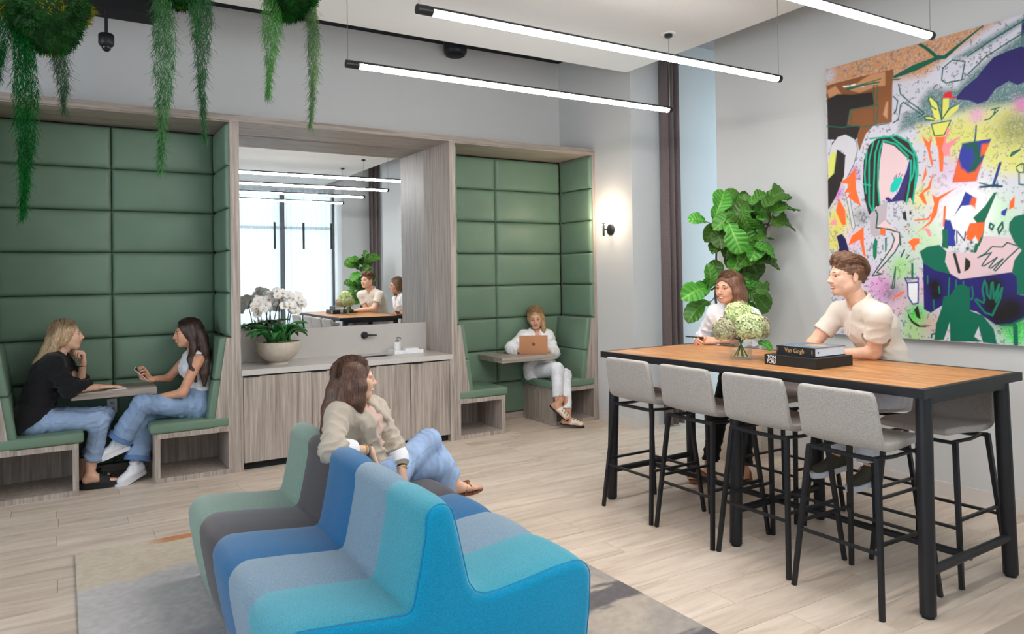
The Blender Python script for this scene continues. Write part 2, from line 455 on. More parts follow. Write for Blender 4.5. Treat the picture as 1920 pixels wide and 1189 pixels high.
booth(3.306, 5.012, 4.11, 3.845, 4.44, 'tall green upholstered booth at right holding the woman with a laptop')
def booth_table(x0, x1, y0, z, label):
    t = empty('booth_table', ((x0+x1)/2, y0, z-.055), label, 'table')
    bx('table_top', (x0, y0, z-.055), (x1, 6.999, z), M['lamH'], t, 0.002)
    bx('wall_bracket', ((x0+x1)/2-.05, 6.96, z-.085), ((x0+x1)/2+.05, 6.999, z-.056), M['black'], t)
booth_table(0.055, 0.655, 6.63, 0.742, 'small wall-mounted laminate table between the two chatting women')
booth_table(3.855, 4.53, 6.50, 0.757, 'small wall-mounted laminate table carrying the open laptop')
ot = empty('power_outlet', (0.351, 6.99, 0.51), 'white wall outlet below the table of the two women', 'outlet')
bx('cover_plate', (0.314, 6.985, 0.508), (0.388, 6.998, 0.628), M['white'], ot, 0.003)
for z in (0.545, 0.592):
    bx('socket', (0.333, 6.983, z-.017), (0.369, 6.9855, z+.017), plain('outlet_ivory', (200, 205, 210), .4), ot)
    for dx in (-.007, .007): bx('slot', (0.351+dx-.0015, 6.9825, z-.006), (0.351+dx+.0015, 6.9832, z+.006), M['gap'], ot)

# cabinets, counter, sink, mirror
def cabinet(x0, x1, splits, label):
    t = empty('base_cabinet', ((x0+x1)/2, YF, 0), label, 'cabinet')
    bx('body', (x0, YF+.022, .07), (x1, 7.0, .798), M['gap'], t)
    bx('toe_kick', (x0, YF+.06, 0), (x1, 7.0, .07), M['gap'], t)
    for a, b in zip([x0]+splits, splits+[x1]):
        d = bx('door', (a+.003, YF, .068), (b-.003, YF+.02, .786), M['lamV'], t, .001)
        bx('pull', (a+.004, YF-.008, .782), (a+.13, YF+.018, .790), M['black'], d)
cabinet(1.290, 2.335, [1.866], 'wood-grain base cabinet under the orchid end of the counter')
cabinet(2.335, 3.220, [2.803], 'wood-grain base cabinet under the sink end of the counter')
ct = MB(); sx0, sx1, sy0, sy1 = 2.42, 2.74, 6.68, 6.90
for lo, hi in (((1.275, 6.415, .80), (sx0, 7.03, .847)), ((sx1, 6.415, .80), (3.249, 7.03, .847)), ((sx0, 6.415, .80), (sx1, sy0, .847)), ((sx0, sy1, .80), (sx1, 7.03, .847))):
    ct.box(lo, hi)
ct.build('countertop', M['quartz'], label='pale speckled quartz countertop over the wood cabinets', cat='countertop')
sk = MB()
sk.box((sx0, sy0, .70), (sx1, sy1, .71))
for lo, hi in (((sx0, sy0, .71), (sx0+.004, sy1, .835)), ((sx1-.004, sy0, .71), (sx1, sy1, .835)), ((sx0, sy0, .71), (sx1, sy0+.004, .835)), ((sx0, sy1-.004, .71), (sx1, sy1, .835))): sk.box(lo, hi)
tk = empty('sink', (2.58, 6.79, .70), 'small rectangular dark undermount sink in the quartz counter', 'sink')
sk.build('basin', M['black'], tk); MB().lathe([(.022, .711), (.022, .714), (0, .714)], (2.58, 6.79, 0), 16).build('drain', M['steel'], tk)
bx('backsplash', (1.275, 7.03, .80), (3.249, 7.06, 1.135), M['quartz'], None, label='speckled quartz backsplash strip below the mirror', cat='backsplash')
mr = empty('wall_mirror', (2.26, 7.045, 1.135), 'large frameless mirror filling the niche above the counter', 'mirror')
bx('mirror_glass', (1.275, 7.04, 1.136), (3.249, 7.06, ZT0-.002), M['mirror'], mr)
bx('mirror_backing', (1.275, 7.061, 1.136), (3.249, 7.075, ZT0-.002), M['gap'], mr)
fc = empty('wall_faucet', (2.573, 7.03, 1.0), 'black wall-mounted lever tap above the sink', 'tap')
MB().lathe([(.036, 0), (.036, -.012), (.026, -.014), (.026, -.05), (.022, -.054), (0, -.054)], (2.573, 7.03, 1.034), 24, 'y').build('tap_body', M['black'], fc, True)
MB().tube([(2.573, 6.985, 1.034), (2.62, 6.983, 1.034), (2.685, 6.98, 1.030)], [.009, .0085, .007], 10).build('lever', M['black'], fc, True)
tr = empty('marble_tray', (2.93, 6.83, .847), 'white marble tray on the counter holding the soap pump', 'tray')
M['marble'] = plain('white_marble', (232, 230, 229), 0.3, var=0.05, vscale=14)
ty = MB(); ty.box((2.775, 6.74, .848), (3.085, 6.90, .856))
for lo, hi in (((2.775, 6.74, .856), (3.085, 6.752, .885)), ((2.775, 6.888, .856), (3.085, 6.90, .885)), ((2.775, 6.752, .856), (2.787, 6.888, .885)), ((3.073, 6.752, .856), (3.085, 6.888, .885))): ty.box(lo, hi)
ty.build('tray_rim', M['marble'], tr)
bx('folded_towel', (2.90, 6.765, .857), (3.05, 6.875, .897), M['white'], None, .006, label='folded white hand towel in the marble tray', cat='towel')
sp = empty('soap_dispenser', (2.84, 6.83, .857), 'marble soap dispenser with a steel pump standing in the tray', 'soap dispenser')
MB().lathe([(.036, .857), (.036, .957), (.033, .962), (0, .962)], (2.84, 6.83, 0), 24).build('bottle', M['marble'], sp, True)
MB().lathe([(.017, .962), (.017, .982), (.006, .983), (.006, 1.012), (0, 1.012)], (2.84, 6.83, 0), 16).build('pump', M['steel'], sp, True)
MB().tube([(2.84, 6.83, 1.006), (2.855, 6.79, 1.008), (2.857, 6.775, 0.998)], .006, 8).build('spout', M['steel'], sp, True)
ART = [('p',(205,146,98),[(-0.026,2.157),(1.46,2.171),(1.241,2.119),(0.981,1.994),(0.791,1.889),(0.568,1.911),(0.381,1.955),(-0.001,1.975)],0.06,0.75),('s',(205,204,214),(0.031,2.073),0.06,0.9,0.6),('p',(92,124,124),[(0.592,1.52),(0.627,1.641),(0.755,1.663),(0.757,1.717),(0.828,1.787),(1.012,1.746),(1.12,1.839),(1.431,2.013),(1.456,2.005),(1.446,1.557),(1.148,1.561),(1.008,1.567)],0.05,0.5),('p',(92,124,124),[(0.995,1.96),(1.452,2.118),(1.451,2.083),(1.087,1.943)],0.04,0.4),('p',(214,212,120),[(0.727,1.434),(0.845,1.522),(1.079,1.582),(1.422,1.555),(1.441,1.315)],0.08,0.55),('p',(216,214,112),[(0.737,1.539),(1.443,1.41),(1.437,1.106),(1.272,1.119),(1.14,1.209),(0.965,1.241),(0.916,1.369),(0.751,1.474)],0.08,0.6),('s',(214,170,200),(0.956,1.197),0.1,0.6,0.5),('s',(226,190,220),(0.959,1.001),0.16,0.7,0.3),('s',(216,214,112),(0.741,1.023),0.1,0.8,0.6),('s',(190,222,170),(0.797,0.731),0.16,0.9,0.35),('s',(150,222,150),(1.227,0.859),0.14,0.9,0.25),('s',(250,248,246),(1.064,0.879),0.22,1,0.1),('s',(205,90,190),(0.068,1.133),0.07,0.9,0.8),('s',(205,110,190),(0.23,1.26),0.06,0.7,0.8),('s',(226,214,70),(0.071,0.882),0.13,0.95,0.9),('s',(60,60,60),(0.286,0.917),0.07,0.5,0.95),('s',(222,212,70),(0.049,0.732),0.08,0.9,0.9),('s',(232,190,214),(0.218,0.74),0.09,0.8,0.5),('s',(226,150,205),(0.432,0.37),0.13,0.9,0.95),('s',(60,48,56),(0.532,0.33),0.1,0.5,0.98),('s',(232,178,200),(0.58,0.227),0.08,0.8,0.7),('s',(150,214,110),(0.594,0.514),0.1,0.9,0.8),('s',(226,170,190),(0.703,0.356),0.1,0.7,0.8),('s',(30,214,60),(0.699,0.168),0.09,1,0.8),('s',(170,214,120),(0.672,0.041),0.1,0.8,0.9),('s',(214,170,150),(0.814,0.111),0.09,0.7,0.95),('s',(40,214,70),(1.347,0.101),0.12,0.95,0.7),('s',(210,205,205),(0.902,0.054),0.05,0.8,0.95),('s',(224,150,205),(1.134,1.535),0.05,0.8,0.3),('s',(224,130,190),(1.409,1.551),0.05,0.9,0.2),('s',(60,70,70),(1.375,1.41),0.12,0.6,0.7),('p',(140,86,48),[(0.006,1.998),(0.293,1.999),(0.565,1.993),(0.554,1.865),(0.544,1.601),(0.408,1.609),(0.3,1.521),(0.25,1.53),(0.293,1.606),(0.012,1.668)],0,0),('p',(204,146,102),[(0.009,1.955),(0.087,1.977),(0.151,1.881),(0.036,1.879)],0.012,0),('p',(204,146,102),[(0.31,1.972),(0.399,2.0),(0.502,1.987),(0.5,1.886),(0.432,1.894),(0.29,1.876),(0.199,1.921)],0.012,0),('p',(204,150,110),[(0.478,1.671),(0.506,1.763),(0.518,1.76),(0.511,1.632)],0.015,0),('p',(42,36,34),[(0.01,1.889),(0.105,1.908),(0.226,1.877),(0.396,1.86),(0.411,1.758),(0.209,1.762),(0.179,1.642),(0.01,1.67)],0.012,0),('p',(42,36,34),[(0.01,1.67),(0.293,1.606),(0.245,1.522),(0.008,1.562)],0,0),('p',(42,36,34),[(0.01,1.681),(0.293,1.62),(0.254,1.518),(0.163,1.576),(0.048,1.535),(0.005,1.376),(-0.004,0.992),(0.067,1.09),(0.146,1.253),(0.16,1.414),(0.095,1.467)],0.006,0),('p',(240,238,238),[(0.144,1.964),(0.2,1.955),(0.264,1.956),(0.255,1.943),(0.162,1.945)],0,0),('p',(200,200,206),[(0.282,1.924),(0.336,1.924),(0.326,1.909)],0,0),('p',(140,86,48),[(0.263,1.516),(0.302,1.602),(0.355,1.593),(0.279,1.425)],0,0),('l',(10,104,84),[(0.181,1.93),(0.467,1.944)],0.006),('l',(10,104,84),[(0.214,1.96),(0.208,1.915)],0.006),('l',(10,104,84),[(0.406,1.904),(0.408,1.61)],0.006),('l',(10,104,84),[(0.406,1.904),(0.442,1.899),(0.429,1.754)],0.006),('l',(10,104,84),[(0.183,1.639),(0.209,1.762),(0.441,1.748),(0.421,1.6)],0.006),('l',(10,104,84),[(0.22,1.632),(0.223,1.755)],0.006),('l',(10,104,84),[(0.002,1.671),(0.136,1.636),(0.257,1.628),(0.302,1.609),(0.527,1.596)],0.006),('l',(10,104,84),[(0.19,1.923),(0.309,1.93),(0.45,1.922)],0.01),('p',(212,208,212),[(0.043,1.51),(0.097,1.566),(0.163,1.576),(0.236,1.529),(0.266,1.449),(0.232,1.335),(0.174,1.241),(0.181,1.113),(0.218,0.906),(0.232,0.854),(0.225,0.825),(0.204,0.83),(0.153,1.116),(0.144,1.236),(0.167,1.404),(0.133,1.471),(0.09,1.468),(0.064,1.385),(0.042,1.275),(0.007,1.244),(0.006,1.384)],0,0),('p',(222,222,110),[(0.01,1.393),(0.041,1.453),(0.084,1.447),(0.057,1.282),(0.006,1.246)],0.012,0),('l',(8,92,72),[(0.182,1.573),(0.254,1.518),(0.266,1.44),(0.232,1.335),(0.174,1.237),(0.181,1.147),(0.218,0.914),(0.232,0.854),(0.22,0.823),(0.204,0.835),(0.178,0.994),(0.153,1.116)],0.004),('p',(8,92,72),[(0.562,1.941),(0.715,1.986),(0.864,2.002),(0.803,2.072),(0.744,2.126),(0.775,2.127),(0.834,2.072),(0.886,2.011),(0.93,1.998),(1.188,2.133),(1.198,2.129),(1.018,2.021),(0.944,1.97),(0.885,1.977),(0.738,1.939),(0.565,1.921)],0,0),('l',(14,88,80),[(0.921,1.911),(0.987,1.95),(1.069,1.918),(1.045,1.798),(0.94,1.801),(0.911,1.829),(0.921,1.911)],0.007),('l',(14,88,80),[(0.601,1.871),(0.615,1.796),(0.678,1.726),(0.755,1.655),(0.782,1.619),(0.746,1.602)],0.007),('l',(14,88,80),[(0.558,1.792),(0.593,1.752),(0.579,1.683),(0.564,1.662)],0.007),('l',(14,88,80),[(0.554,1.595),(0.594,1.608),(0.613,1.716),(0.634,1.732),(0.677,1.695),(0.755,1.624)],0.007),('l',(14,88,80),[(0.561,1.915),(0.601,1.906)],0.007),('l',(14,88,80),[(1.084,1.825),(1.196,1.914),(1.431,2.013)],0.007),('l',(14,88,80),[(1.087,1.95),(1.252,2.022),(1.433,2.089)],0.007),('l',(14,88,80),[(1.187,1.495),(1.214,1.497),(1.268,1.544),(1.241,1.521),(1.255,1.561)],0.007),('l',(14,88,80),[(1.226,1.556),(1.275,1.561)],0.007),('p',(42,34,100),[(1.009,1.69),(1.054,1.736),(1.139,1.79),(1.195,1.849),(1.25,1.9),(1.341,1.919),(1.411,1.928),(1.454,1.905),(1.45,1.702),(1.387,1.682),(1.337,1.721),(1.258,1.69),(1.204,1.622),(1.142,1.612),(1.095,1.646),(1.01,1.67)],0,0),('p',(222,220,104),[(0.833,1.533),(0.967,1.534),(0.918,1.44),(0.851,1.447)],0,0),('p',(222,220,104),[(0.815,1.724),(0.834,1.732),(0.864,1.695),(0.892,1.635),(0.902,1.557),(0.853,1.551),(0.788,1.585),(0.788,1.596),(0.854,1.583),(0.833,1.663)],0,0),('p',(222,220,104),[(0.912,1.698),(0.96,1.691),(0.952,1.608),(0.905,1.553)],0,0),('p',(222,220,104),[(0.913,1.562),(0.98,1.625),(1.027,1.632),(1.016,1.601),(0.935,1.548)],0,0),('l',(20,96,76),[(0.833,1.533),(0.967,1.534),(0.921,1.443),(0.854,1.446),(0.833,1.533)],0.007),('l',(20,96,76),[(0.905,1.549),(0.878,1.676),(0.834,1.728),(0.815,1.721),(0.833,1.663),(0.87,1.628)],0.007),('l',(20,96,76),[(0.905,1.549),(0.912,1.696)],0.007),('l',(20,96,76),[(0.905,1.549),(0.958,1.622),(0.995,1.629)],0.007),('l',(20,96,76),[(0.861,1.565),(0.831,1.59),(0.788,1.596),(0.792,1.574),(0.853,1.555)],0.007),('p',(216,34,44),[(0.915,1.704),(0.924,1.727),(0.95,1.738),(0.977,1.734),(0.978,1.701),(1.008,1.685),(1.003,1.679),(0.96,1.692)],0,0),('p',(46,40,34),[(0.349,0.925),(0.316,1.048),(0.303,1.183),(0.314,1.349),(0.361,1.459),(0.423,1.498),(0.575,1.501),(0.671,1.436),(0.721,1.338),(0.731,1.211),(0.707,1.089),(0.689,0.987),(0.67,1.03),(0.637,0.992),(0.613,1.015),(0.649,1.143),(0.678,1.297),(0.653,1.317),(0.557,1.423),(0.474,1.463),(0.445,1.33),(0.432,1.135),(0.445,0.946),(0.411,0.99),(0.385,0.959)],0,0),('p',(230,198,200),[(0.473,1.458),(0.557,1.423),(0.659,1.312),(0.65,1.269),(0.617,1.186),(0.532,1.076),(0.55,1.042),(0.531,1.029),(0.507,1.054),(0.438,1.01),(0.43,1.136),(0.443,1.306)],0,0),('p',(58,44,112),[(0.67,1.305),(0.68,1.273),(0.639,1.088),(0.613,1.01),(0.489,1.007),(0.481,1.045),(0.505,1.046),(0.531,1.027),(0.582,1.079),(0.617,1.162),(0.649,1.23)],0,0),('p',(16,200,178),[(0.519,1.089),(0.525,1.133),(0.56,1.184),(0.609,1.186),(0.615,1.163),(0.574,1.091),(0.541,1.078)],0,0),('l',(42,36,34),[(0.551,1.178),(0.564,1.201)],0.004),('l',(42,36,34),[(0.568,1.188),(0.575,1.212)],0.004),('l',(42,36,34),[(0.586,1.19),(0.598,1.214)],0.004),('l',(42,36,34),[(0.601,1.188),(0.616,1.202)],0.004),('l',(12,178,142),[(0.474,1.477),(0.447,1.412),(0.431,1.308),(0.425,1.136),(0.443,0.946)],0.01),('l',(12,178,142),[(0.44,1.479),(0.407,1.385),(0.393,1.156),(0.385,0.959)],0.01),('l',(12,178,142),[(0.396,1.478),(0.358,1.343),(0.351,1.012),(0.376,0.952)],0.01),('l',(12,178,142),[(0.342,1.412),(0.32,1.248),(0.326,1.097)],0.01),('l',(12,178,142),[(0.533,1.496),(0.606,1.427),(0.701,1.333),(0.718,1.197),(0.689,0.988)],0.01),('l',(12,178,142),[(0.474,1.477),(0.574,1.433),(0.661,1.331),(0.656,1.308)],0.01),('l',(12,178,142),[(0.575,1.501),(0.671,1.433),(0.728,1.306),(0.729,1.196),(0.707,1.089)],0.01),('l',(12,178,142),[(0.684,1.296),(0.673,1.156),(0.641,0.993)],0.01),('l',(12,178,142),[(0.704,1.286),(0.698,1.2),(0.681,1.155)],0.01),('l',(12,178,142),[(0.31,1.166),(0.363,1.152)],0.01),('l',(12,178,142),[(0.371,1.507),(0.575,1.497)],0.01),('p',(188,172,178),[(0.356,0.928),(0.411,0.977),(0.498,1.029),(0.487,0.918),(0.477,0.87),(0.416,0.825),(0.449,0.77),(0.389,0.753),(0.354,0.784)],0,0),('p',(230,198,200),[(0.477,0.878),(0.527,0.826),(0.592,0.774),(0.59,0.686),(0.557,0.688),(0.559,0.76),(0.476,0.813),(0.408,0.83)],0,0),('l',(12,90,80),[(0.402,0.958),(0.418,0.923),(0.403,0.826),(0.526,0.802),(0.587,0.762),(0.59,0.686)],0.01),('p',(255,112,48),[(0.433,0.816),(0.48,0.815),(0.475,0.768),(0.434,0.768)],0,0),('p',(230,198,200),[(0.526,0.806),(0.592,0.778),(0.586,0.698),(0.436,0.541),(0.443,0.472),(0.364,0.46),(0.427,0.542),(0.541,0.716),(0.555,0.772)],0,0),('l',(12,90,80),[(0.493,0.808),(0.584,0.778),(0.586,0.706),(0.547,0.636),(0.4,0.485),(0.444,0.474),(0.364,0.459),(0.436,0.558),(0.523,0.669),(0.545,0.732),(0.526,0.773)],0.008),('p',(6,120,84),[(0.374,0.691),(0.393,0.752),(0.412,0.722),(0.403,0.608),(0.385,0.58),(0.373,0.609)],0,0),('p',(6,120,84),[(0.471,0.744),(0.487,0.747),(0.483,0.654),(0.47,0.634)],0,0),('p',(255,112,48),[(0.107,1.202),(0.184,1.24),(0.242,1.302),(0.246,1.14),(0.283,1.0),(0.225,1.04),(0.18,1.079),(0.14,1.055),(0.199,1.115),(0.145,1.116),(0.191,1.18)],0,0),('p',(255,112,48),[(0.763,1.466),(0.812,1.409),(0.839,1.459),(0.821,1.354),(0.843,1.241),(0.825,1.244),(0.803,1.349)],0,0),('p',(255,112,48),[(0.856,1.437),(0.926,1.43),(0.934,1.374),(0.917,1.331),(0.906,1.185),(0.884,1.188),(0.878,1.33)],0,0),('p',(255,112,48),[(0.842,1.203),(0.817,1.077),(0.767,1.051),(0.791,0.967),(0.767,0.977),(0.73,1.038),(0.8,1.094)],0,0),('p',(255,112,48),[(0.787,1.246),(0.794,1.18),(0.754,1.11)],0,0),('p',(255,112,48),[(0.997,1.066),(0.878,0.99),(0.855,0.889),(0.814,0.83),(0.708,0.766),(0.807,0.845),(0.841,0.967),(0.825,1.039),(0.858,1.009)],0,0),('p',(255,112,48),[(0.69,0.864),(0.792,0.869),(0.814,0.9),(0.793,0.928),(0.823,0.897),(0.801,0.856),(0.7,0.856)],0,0),('p',(255,112,48),[(0.622,0.798),(0.659,0.808),(0.639,0.789)],0,0),('p',(255,112,48),[(0.772,1.298),(0.788,1.3),(0.783,1.278),(0.773,1.284)],0,0),('p',(255,112,48),[(0.867,1.113),(0.88,1.127),(0.876,1.108)],0,0),('p',(255,112,48),[(0.095,1.08),(0.151,0.979),(0.153,0.864),(0.119,0.866),(0.068,0.977)],0,0),('p',(255,112,48),[(0.641,0.703),(0.688,0.731),(0.731,0.726),(0.73,0.691),(0.698,0.677),(0.695,0.634),(0.678,0.647),(0.67,0.678)],0,0),('p',(255,112,48),[(0.169,0.7),(0.201,0.775),(0.302,0.836),(0.301,0.711),(0.316,0.601),(0.294,0.62),(0.268,0.742),(0.188,0.708)],0,0),('p',(255,112,48),[(0.515,0.29),(0.574,0.331),(0.62,0.351),(0.598,0.323),(0.531,0.288)],0,0),('p',(255,140,150),[(0.941,1.487),(0.963,1.483),(0.924,1.376),(1.026,1.419),(0.952,1.334),(0.959,1.302),(0.922,1.287),(0.901,1.341)],0,0),('p',(255,150,160),[(0.783,0.801),(0.806,0.785),(0.818,0.738),(0.801,0.735),(0.767,0.795)],0,0),('p',(255,150,160),[(0.004,0.878),(0.063,0.926),(0.081,0.864),(0.023,0.872)],0,0),('p',(45,58,152),[(1.039,1.361),(1.225,1.365),(1.183,1.276),(1.121,1.095),(0.969,1.104),(1.008,1.25)],0,0),('p',(14,88,70),[(1.039,1.361),(1.13,1.361),(1.169,1.256),(1.126,1.16),(1.07,1.145),(1.121,1.271)],0.03,0),('p',(245,100,36),[(0.97,1.103),(1.008,1.257),(1.042,1.186),(1.07,1.152),(1.119,1.161),(1.161,1.214),(1.121,1.095)],0.02,0),('p',(245,100,36),[(1.164,1.337),(1.211,1.337),(1.183,1.272),(1.155,1.258)],0.015,0),('p',(45,58,152),[(1.024,1.322),(1.108,1.324),(1.071,1.197),(1.028,1.188)],0.02,0),('l',(20,70,110),[(1.131,1.467),(1.128,1.423),(1.12,1.365)],0.008),('l',(20,60,130),[(1.274,1.194),(1.231,1.06)],0.014),('l',(20,60,110),[(1.147,1.051),(1.218,1.051),(1.28,1.041)],0.012),('l',(14,88,70),[(1.144,1.079),(1.205,1.056),(1.258,1.057)],0.007),('p',(14,104,76),[(1.25,1.006),(1.173,0.82),(1.149,0.654),(1.125,0.655),(1.131,0.794),(1.098,0.847),(1.175,0.921),(1.23,1.003)],0,0),('p',(45,58,152),[(1.053,1.03),(1.122,0.977),(1.118,0.948),(1.093,0.936),(1.026,0.935),(0.969,0.863),(1.023,0.957)],0,0),('p',(240,100,40),[(1.094,0.987),(1.123,0.977),(1.113,0.908),(1.079,0.945)],0.015,0),('p',(45,58,152),[(0.893,0.665),(0.916,0.846),(0.949,0.844),(0.966,0.782),(0.981,0.661)],0,0),('p',(240,104,40),[(1.047,0.733),(1.076,0.812),(1.173,0.813),(1.15,0.712),(1.103,0.744),(1.088,0.716)],0,0),('l',(240,104,40),[(0.914,0.937),(0.904,0.809)],0.012),('l',(20,60,120),[(0.989,0.683),(0.99,0.766),(1.039,0.696),(1.047,0.755)],0.007),('l',(20,60,120),[(0.893,0.665),(0.919,0.846)],0.01),('p',(14,104,76),[(0.892,0.783),(0.929,0.78),(0.93,0.644),(0.893,0.653)],0,0),('p',(45,58,152),[(0.929,0.78),(0.983,0.777),(0.96,0.643),(0.943,0.734)],0,0),('p',(240,104,40),[(1.046,0.714),(1.089,0.77),(1.161,0.766),(1.129,0.68),(1.109,0.725),(1.084,0.69),(1.06,0.698)],0,0),('p',(14,104,76),[(1.108,0.674),(1.136,0.673),(1.114,0.611),(1.093,0.612)],0,0),('s',(14,80,70),(1.059,0.639),0.012,1.2,0),('s',(14,80,70),(1.086,0.623),0.012,1.2,0),('s',(14,80,70),(1.084,0.682),0.012,1.2,0),('p',(222,192,196),[(0.907,0.634),(0.958,0.617),(1.114,0.611),(1.164,0.722),(1.328,0.699),(1.365,0.676),(1.388,0.619),(1.344,0.551),(1.329,0.477),(1.124,0.447),(1.005,0.431),(0.933,0.474),(0.908,0.577)],0,0),('l',(42,36,34),[(0.971,0.604),(1.0,0.481)],0.016),('p',(42,36,34),[(1.042,0.582),(1.074,0.554),(1.074,0.521),(1.059,0.495),(1.034,0.484)],0,0),('l',(12,80,70),[(1.38,0.64),(1.305,0.67),(1.275,0.641),(1.213,0.647),(1.168,0.602),(1.123,0.577),(1.158,0.592),(1.208,0.608),(1.167,0.555),(1.147,0.523),(1.159,0.519),(1.242,0.575),(1.19,0.508),(1.203,0.504),(1.279,0.565),(1.219,0.493),(1.232,0.487),(1.306,0.569),(1.38,0.64)],0.007),('p',(38,30,106),[(0.753,0.554),(0.837,0.501),(0.941,0.471),(1.005,0.431),(1.124,0.447),(1.326,0.477),(1.362,0.445),(1.359,0.333),(1.42,0.32),(1.418,0.195),(1.316,0.142),(1.225,0.129),(1.105,0.213),(0.884,0.251),(0.8,0.193),(0.751,0.218)],0,0),('s',(24,18,20),(0.831,0.387),0.05,1.6,0),('s',(24,18,20),(0.841,0.326),0.045,1.6,0),('s',(24,18,20),(1.217,0.389),0.06,1.6,0),('s',(24,18,20),(1.318,0.234),0.1,1.6,0),('s',(24,18,20),(1.201,0.266),0.06,1.6,0),('s',(24,18,20),(1.252,0.189),0.07,1.6,0),('l',(6,120,90),[(0.934,0.44),(0.924,0.32)],0.008),('l',(6,120,90),[(0.979,0.425),(0.975,0.373)],0.008),('l',(6,120,90),[(1.026,0.418),(1.026,0.388)],0.008),('l',(6,120,90),[(1.081,0.381),(1.088,0.329),(1.079,0.293),(1.069,0.3)],0.008),('l',(6,120,90),[(0.821,0.284),(0.824,0.219)],0.008),('l',(6,120,90),[(0.861,0.38),(0.864,0.334)],0.008),('l',(6,120,90),[(0.783,0.457),(0.782,0.403)],0.008),('l',(6,120,90),[(1.206,0.191),(1.16,0.207),(1.1,0.289),(1.107,0.297),(1.151,0.272),(1.158,0.294),(1.146,0.359),(1.161,0.421),(1.174,0.388),(1.176,0.331),(1.195,0.302),(1.204,0.403),(1.212,0.41),(1.215,0.302),(1.25,0.396),(1.228,0.281),(1.269,0.374),(1.255,0.303),(1.206,0.194)],0.01),('p',(2,104,78),[(0.731,0.633),(0.788,0.666),(0.871,0.675),(0.918,0.626),(0.906,0.554),(0.941,0.469),(0.837,0.495),(0.754,0.549)],0,0),('p',(2,104,78),[(1.316,0.749),(1.32,0.798),(1.35,0.838),(1.432,0.853),(1.42,0.323),(1.359,0.333),(1.355,0.445),(1.328,0.475),(1.344,0.554),(1.388,0.616),(1.346,0.67)],0,0),('p',(2,104,78),[(0.82,0.002),(0.836,0.119),(0.876,0.228),(0.891,0.31),(0.937,0.32),(0.982,0.388),(1.025,0.397),(1.066,0.373),(1.065,0.217),(1.146,0.188),(1.211,0.101),(1.23,0.001),(1.142,0.007),(1.117,0.111),(1.088,0.043),(1.135,0.01),(0.93,0.0),(0.93,0.137),(0.886,0.008)],0,0),('l',(2,104,78),[(0.8,0.018),(0.804,0.041),(0.835,0.05)],0.01),('l',(2,104,78),[(1.341,0.129),(1.342,0.006)],0.022),('l',(6,100,78),[(1.251,0.128),(1.316,0.135),(1.418,0.195)],0.01),('p',(236,236,240),[(0.636,0.403),(0.716,0.409),(0.71,0.26),(0.671,0.252),(0.638,0.308)],0,0),('l',(24,60,140),[(0.617,0.441),(0.717,0.44),(0.714,0.411),(0.632,0.407),(0.617,0.441)],0.008),('l',(24,60,120),[(0.636,0.403),(0.638,0.308),(0.671,0.253),(0.71,0.26),(0.716,0.407)],0.008),('l',(4,110,80),[(0.675,0.543),(0.673,0.438)],0.013),('p',(42,36,34),[(0.63,0.209),(0.645,0.166),(0.674,0.128),(0.721,0.1),(0.798,0.104),(0.759,0.089),(0.705,0.088),(0.658,0.119),(0.635,0.161)],0,0),('p',(42,36,34),[(0.68,0.21),(0.708,0.246),(0.717,0.2),(0.727,0.144),(0.699,0.158)],0,0),('l',(10,90,70),[(0.549,0.523),(0.516,0.366),(0.535,0.37),(0.549,0.523)],0.007),('l',(10,90,70),[(0.618,0.649),(0.592,0.598)],0.009),('l',(10,90,70),[(0.653,0.608),(0.632,0.585)],0.007),('p',(34,30,80),[(0.069,0.782),(0.117,0.795),(0.149,0.752),(0.181,0.639),(0.071,0.642),(0.091,0.678)],0,0),('l',(42,36,34),[(0.609,0.8),(0.61,0.8)],0.004),('p',(42,36,34),[(0.61,0.924),(0.636,0.93),(0.642,0.858),(0.614,0.876)],0,0),('p',(42,36,34),[(0.662,0.929),(0.677,0.923),(0.675,0.903),(0.661,0.908)],0,0),('l',(14,92,72),[(1.206,0.803),(1.226,0.787),(1.215,0.759),(1.199,0.778),(1.206,0.803)],0.01),('l',(14,92,72),[(1.279,0.805),(1.281,0.769),(1.257,0.732),(1.251,0.764),(1.279,0.805)],0.01),('l',(14,92,72),[(1.391,1.265),(1.339,1.232),(1.346,1.251),(1.391,1.265)],0.01),('p',(240,104,40),[(1.327,0.936),(1.356,0.974),(1.351,0.898),(1.319,0.884)],0,0),('p',(45,58,152),[(1.274,0.877),(1.313,0.898),(1.296,0.843),(1.273,0.855)],0,0),('l',(14,92,72),[(1.369,1.156),(1.389,1.171),(1.414,1.171),(1.412,1.116),(1.381,1.12),(1.369,1.142)],0.007),('l',(14,92,72),[(1.384,1.112),(1.383,1.043),(1.411,1.036)],0.007)]
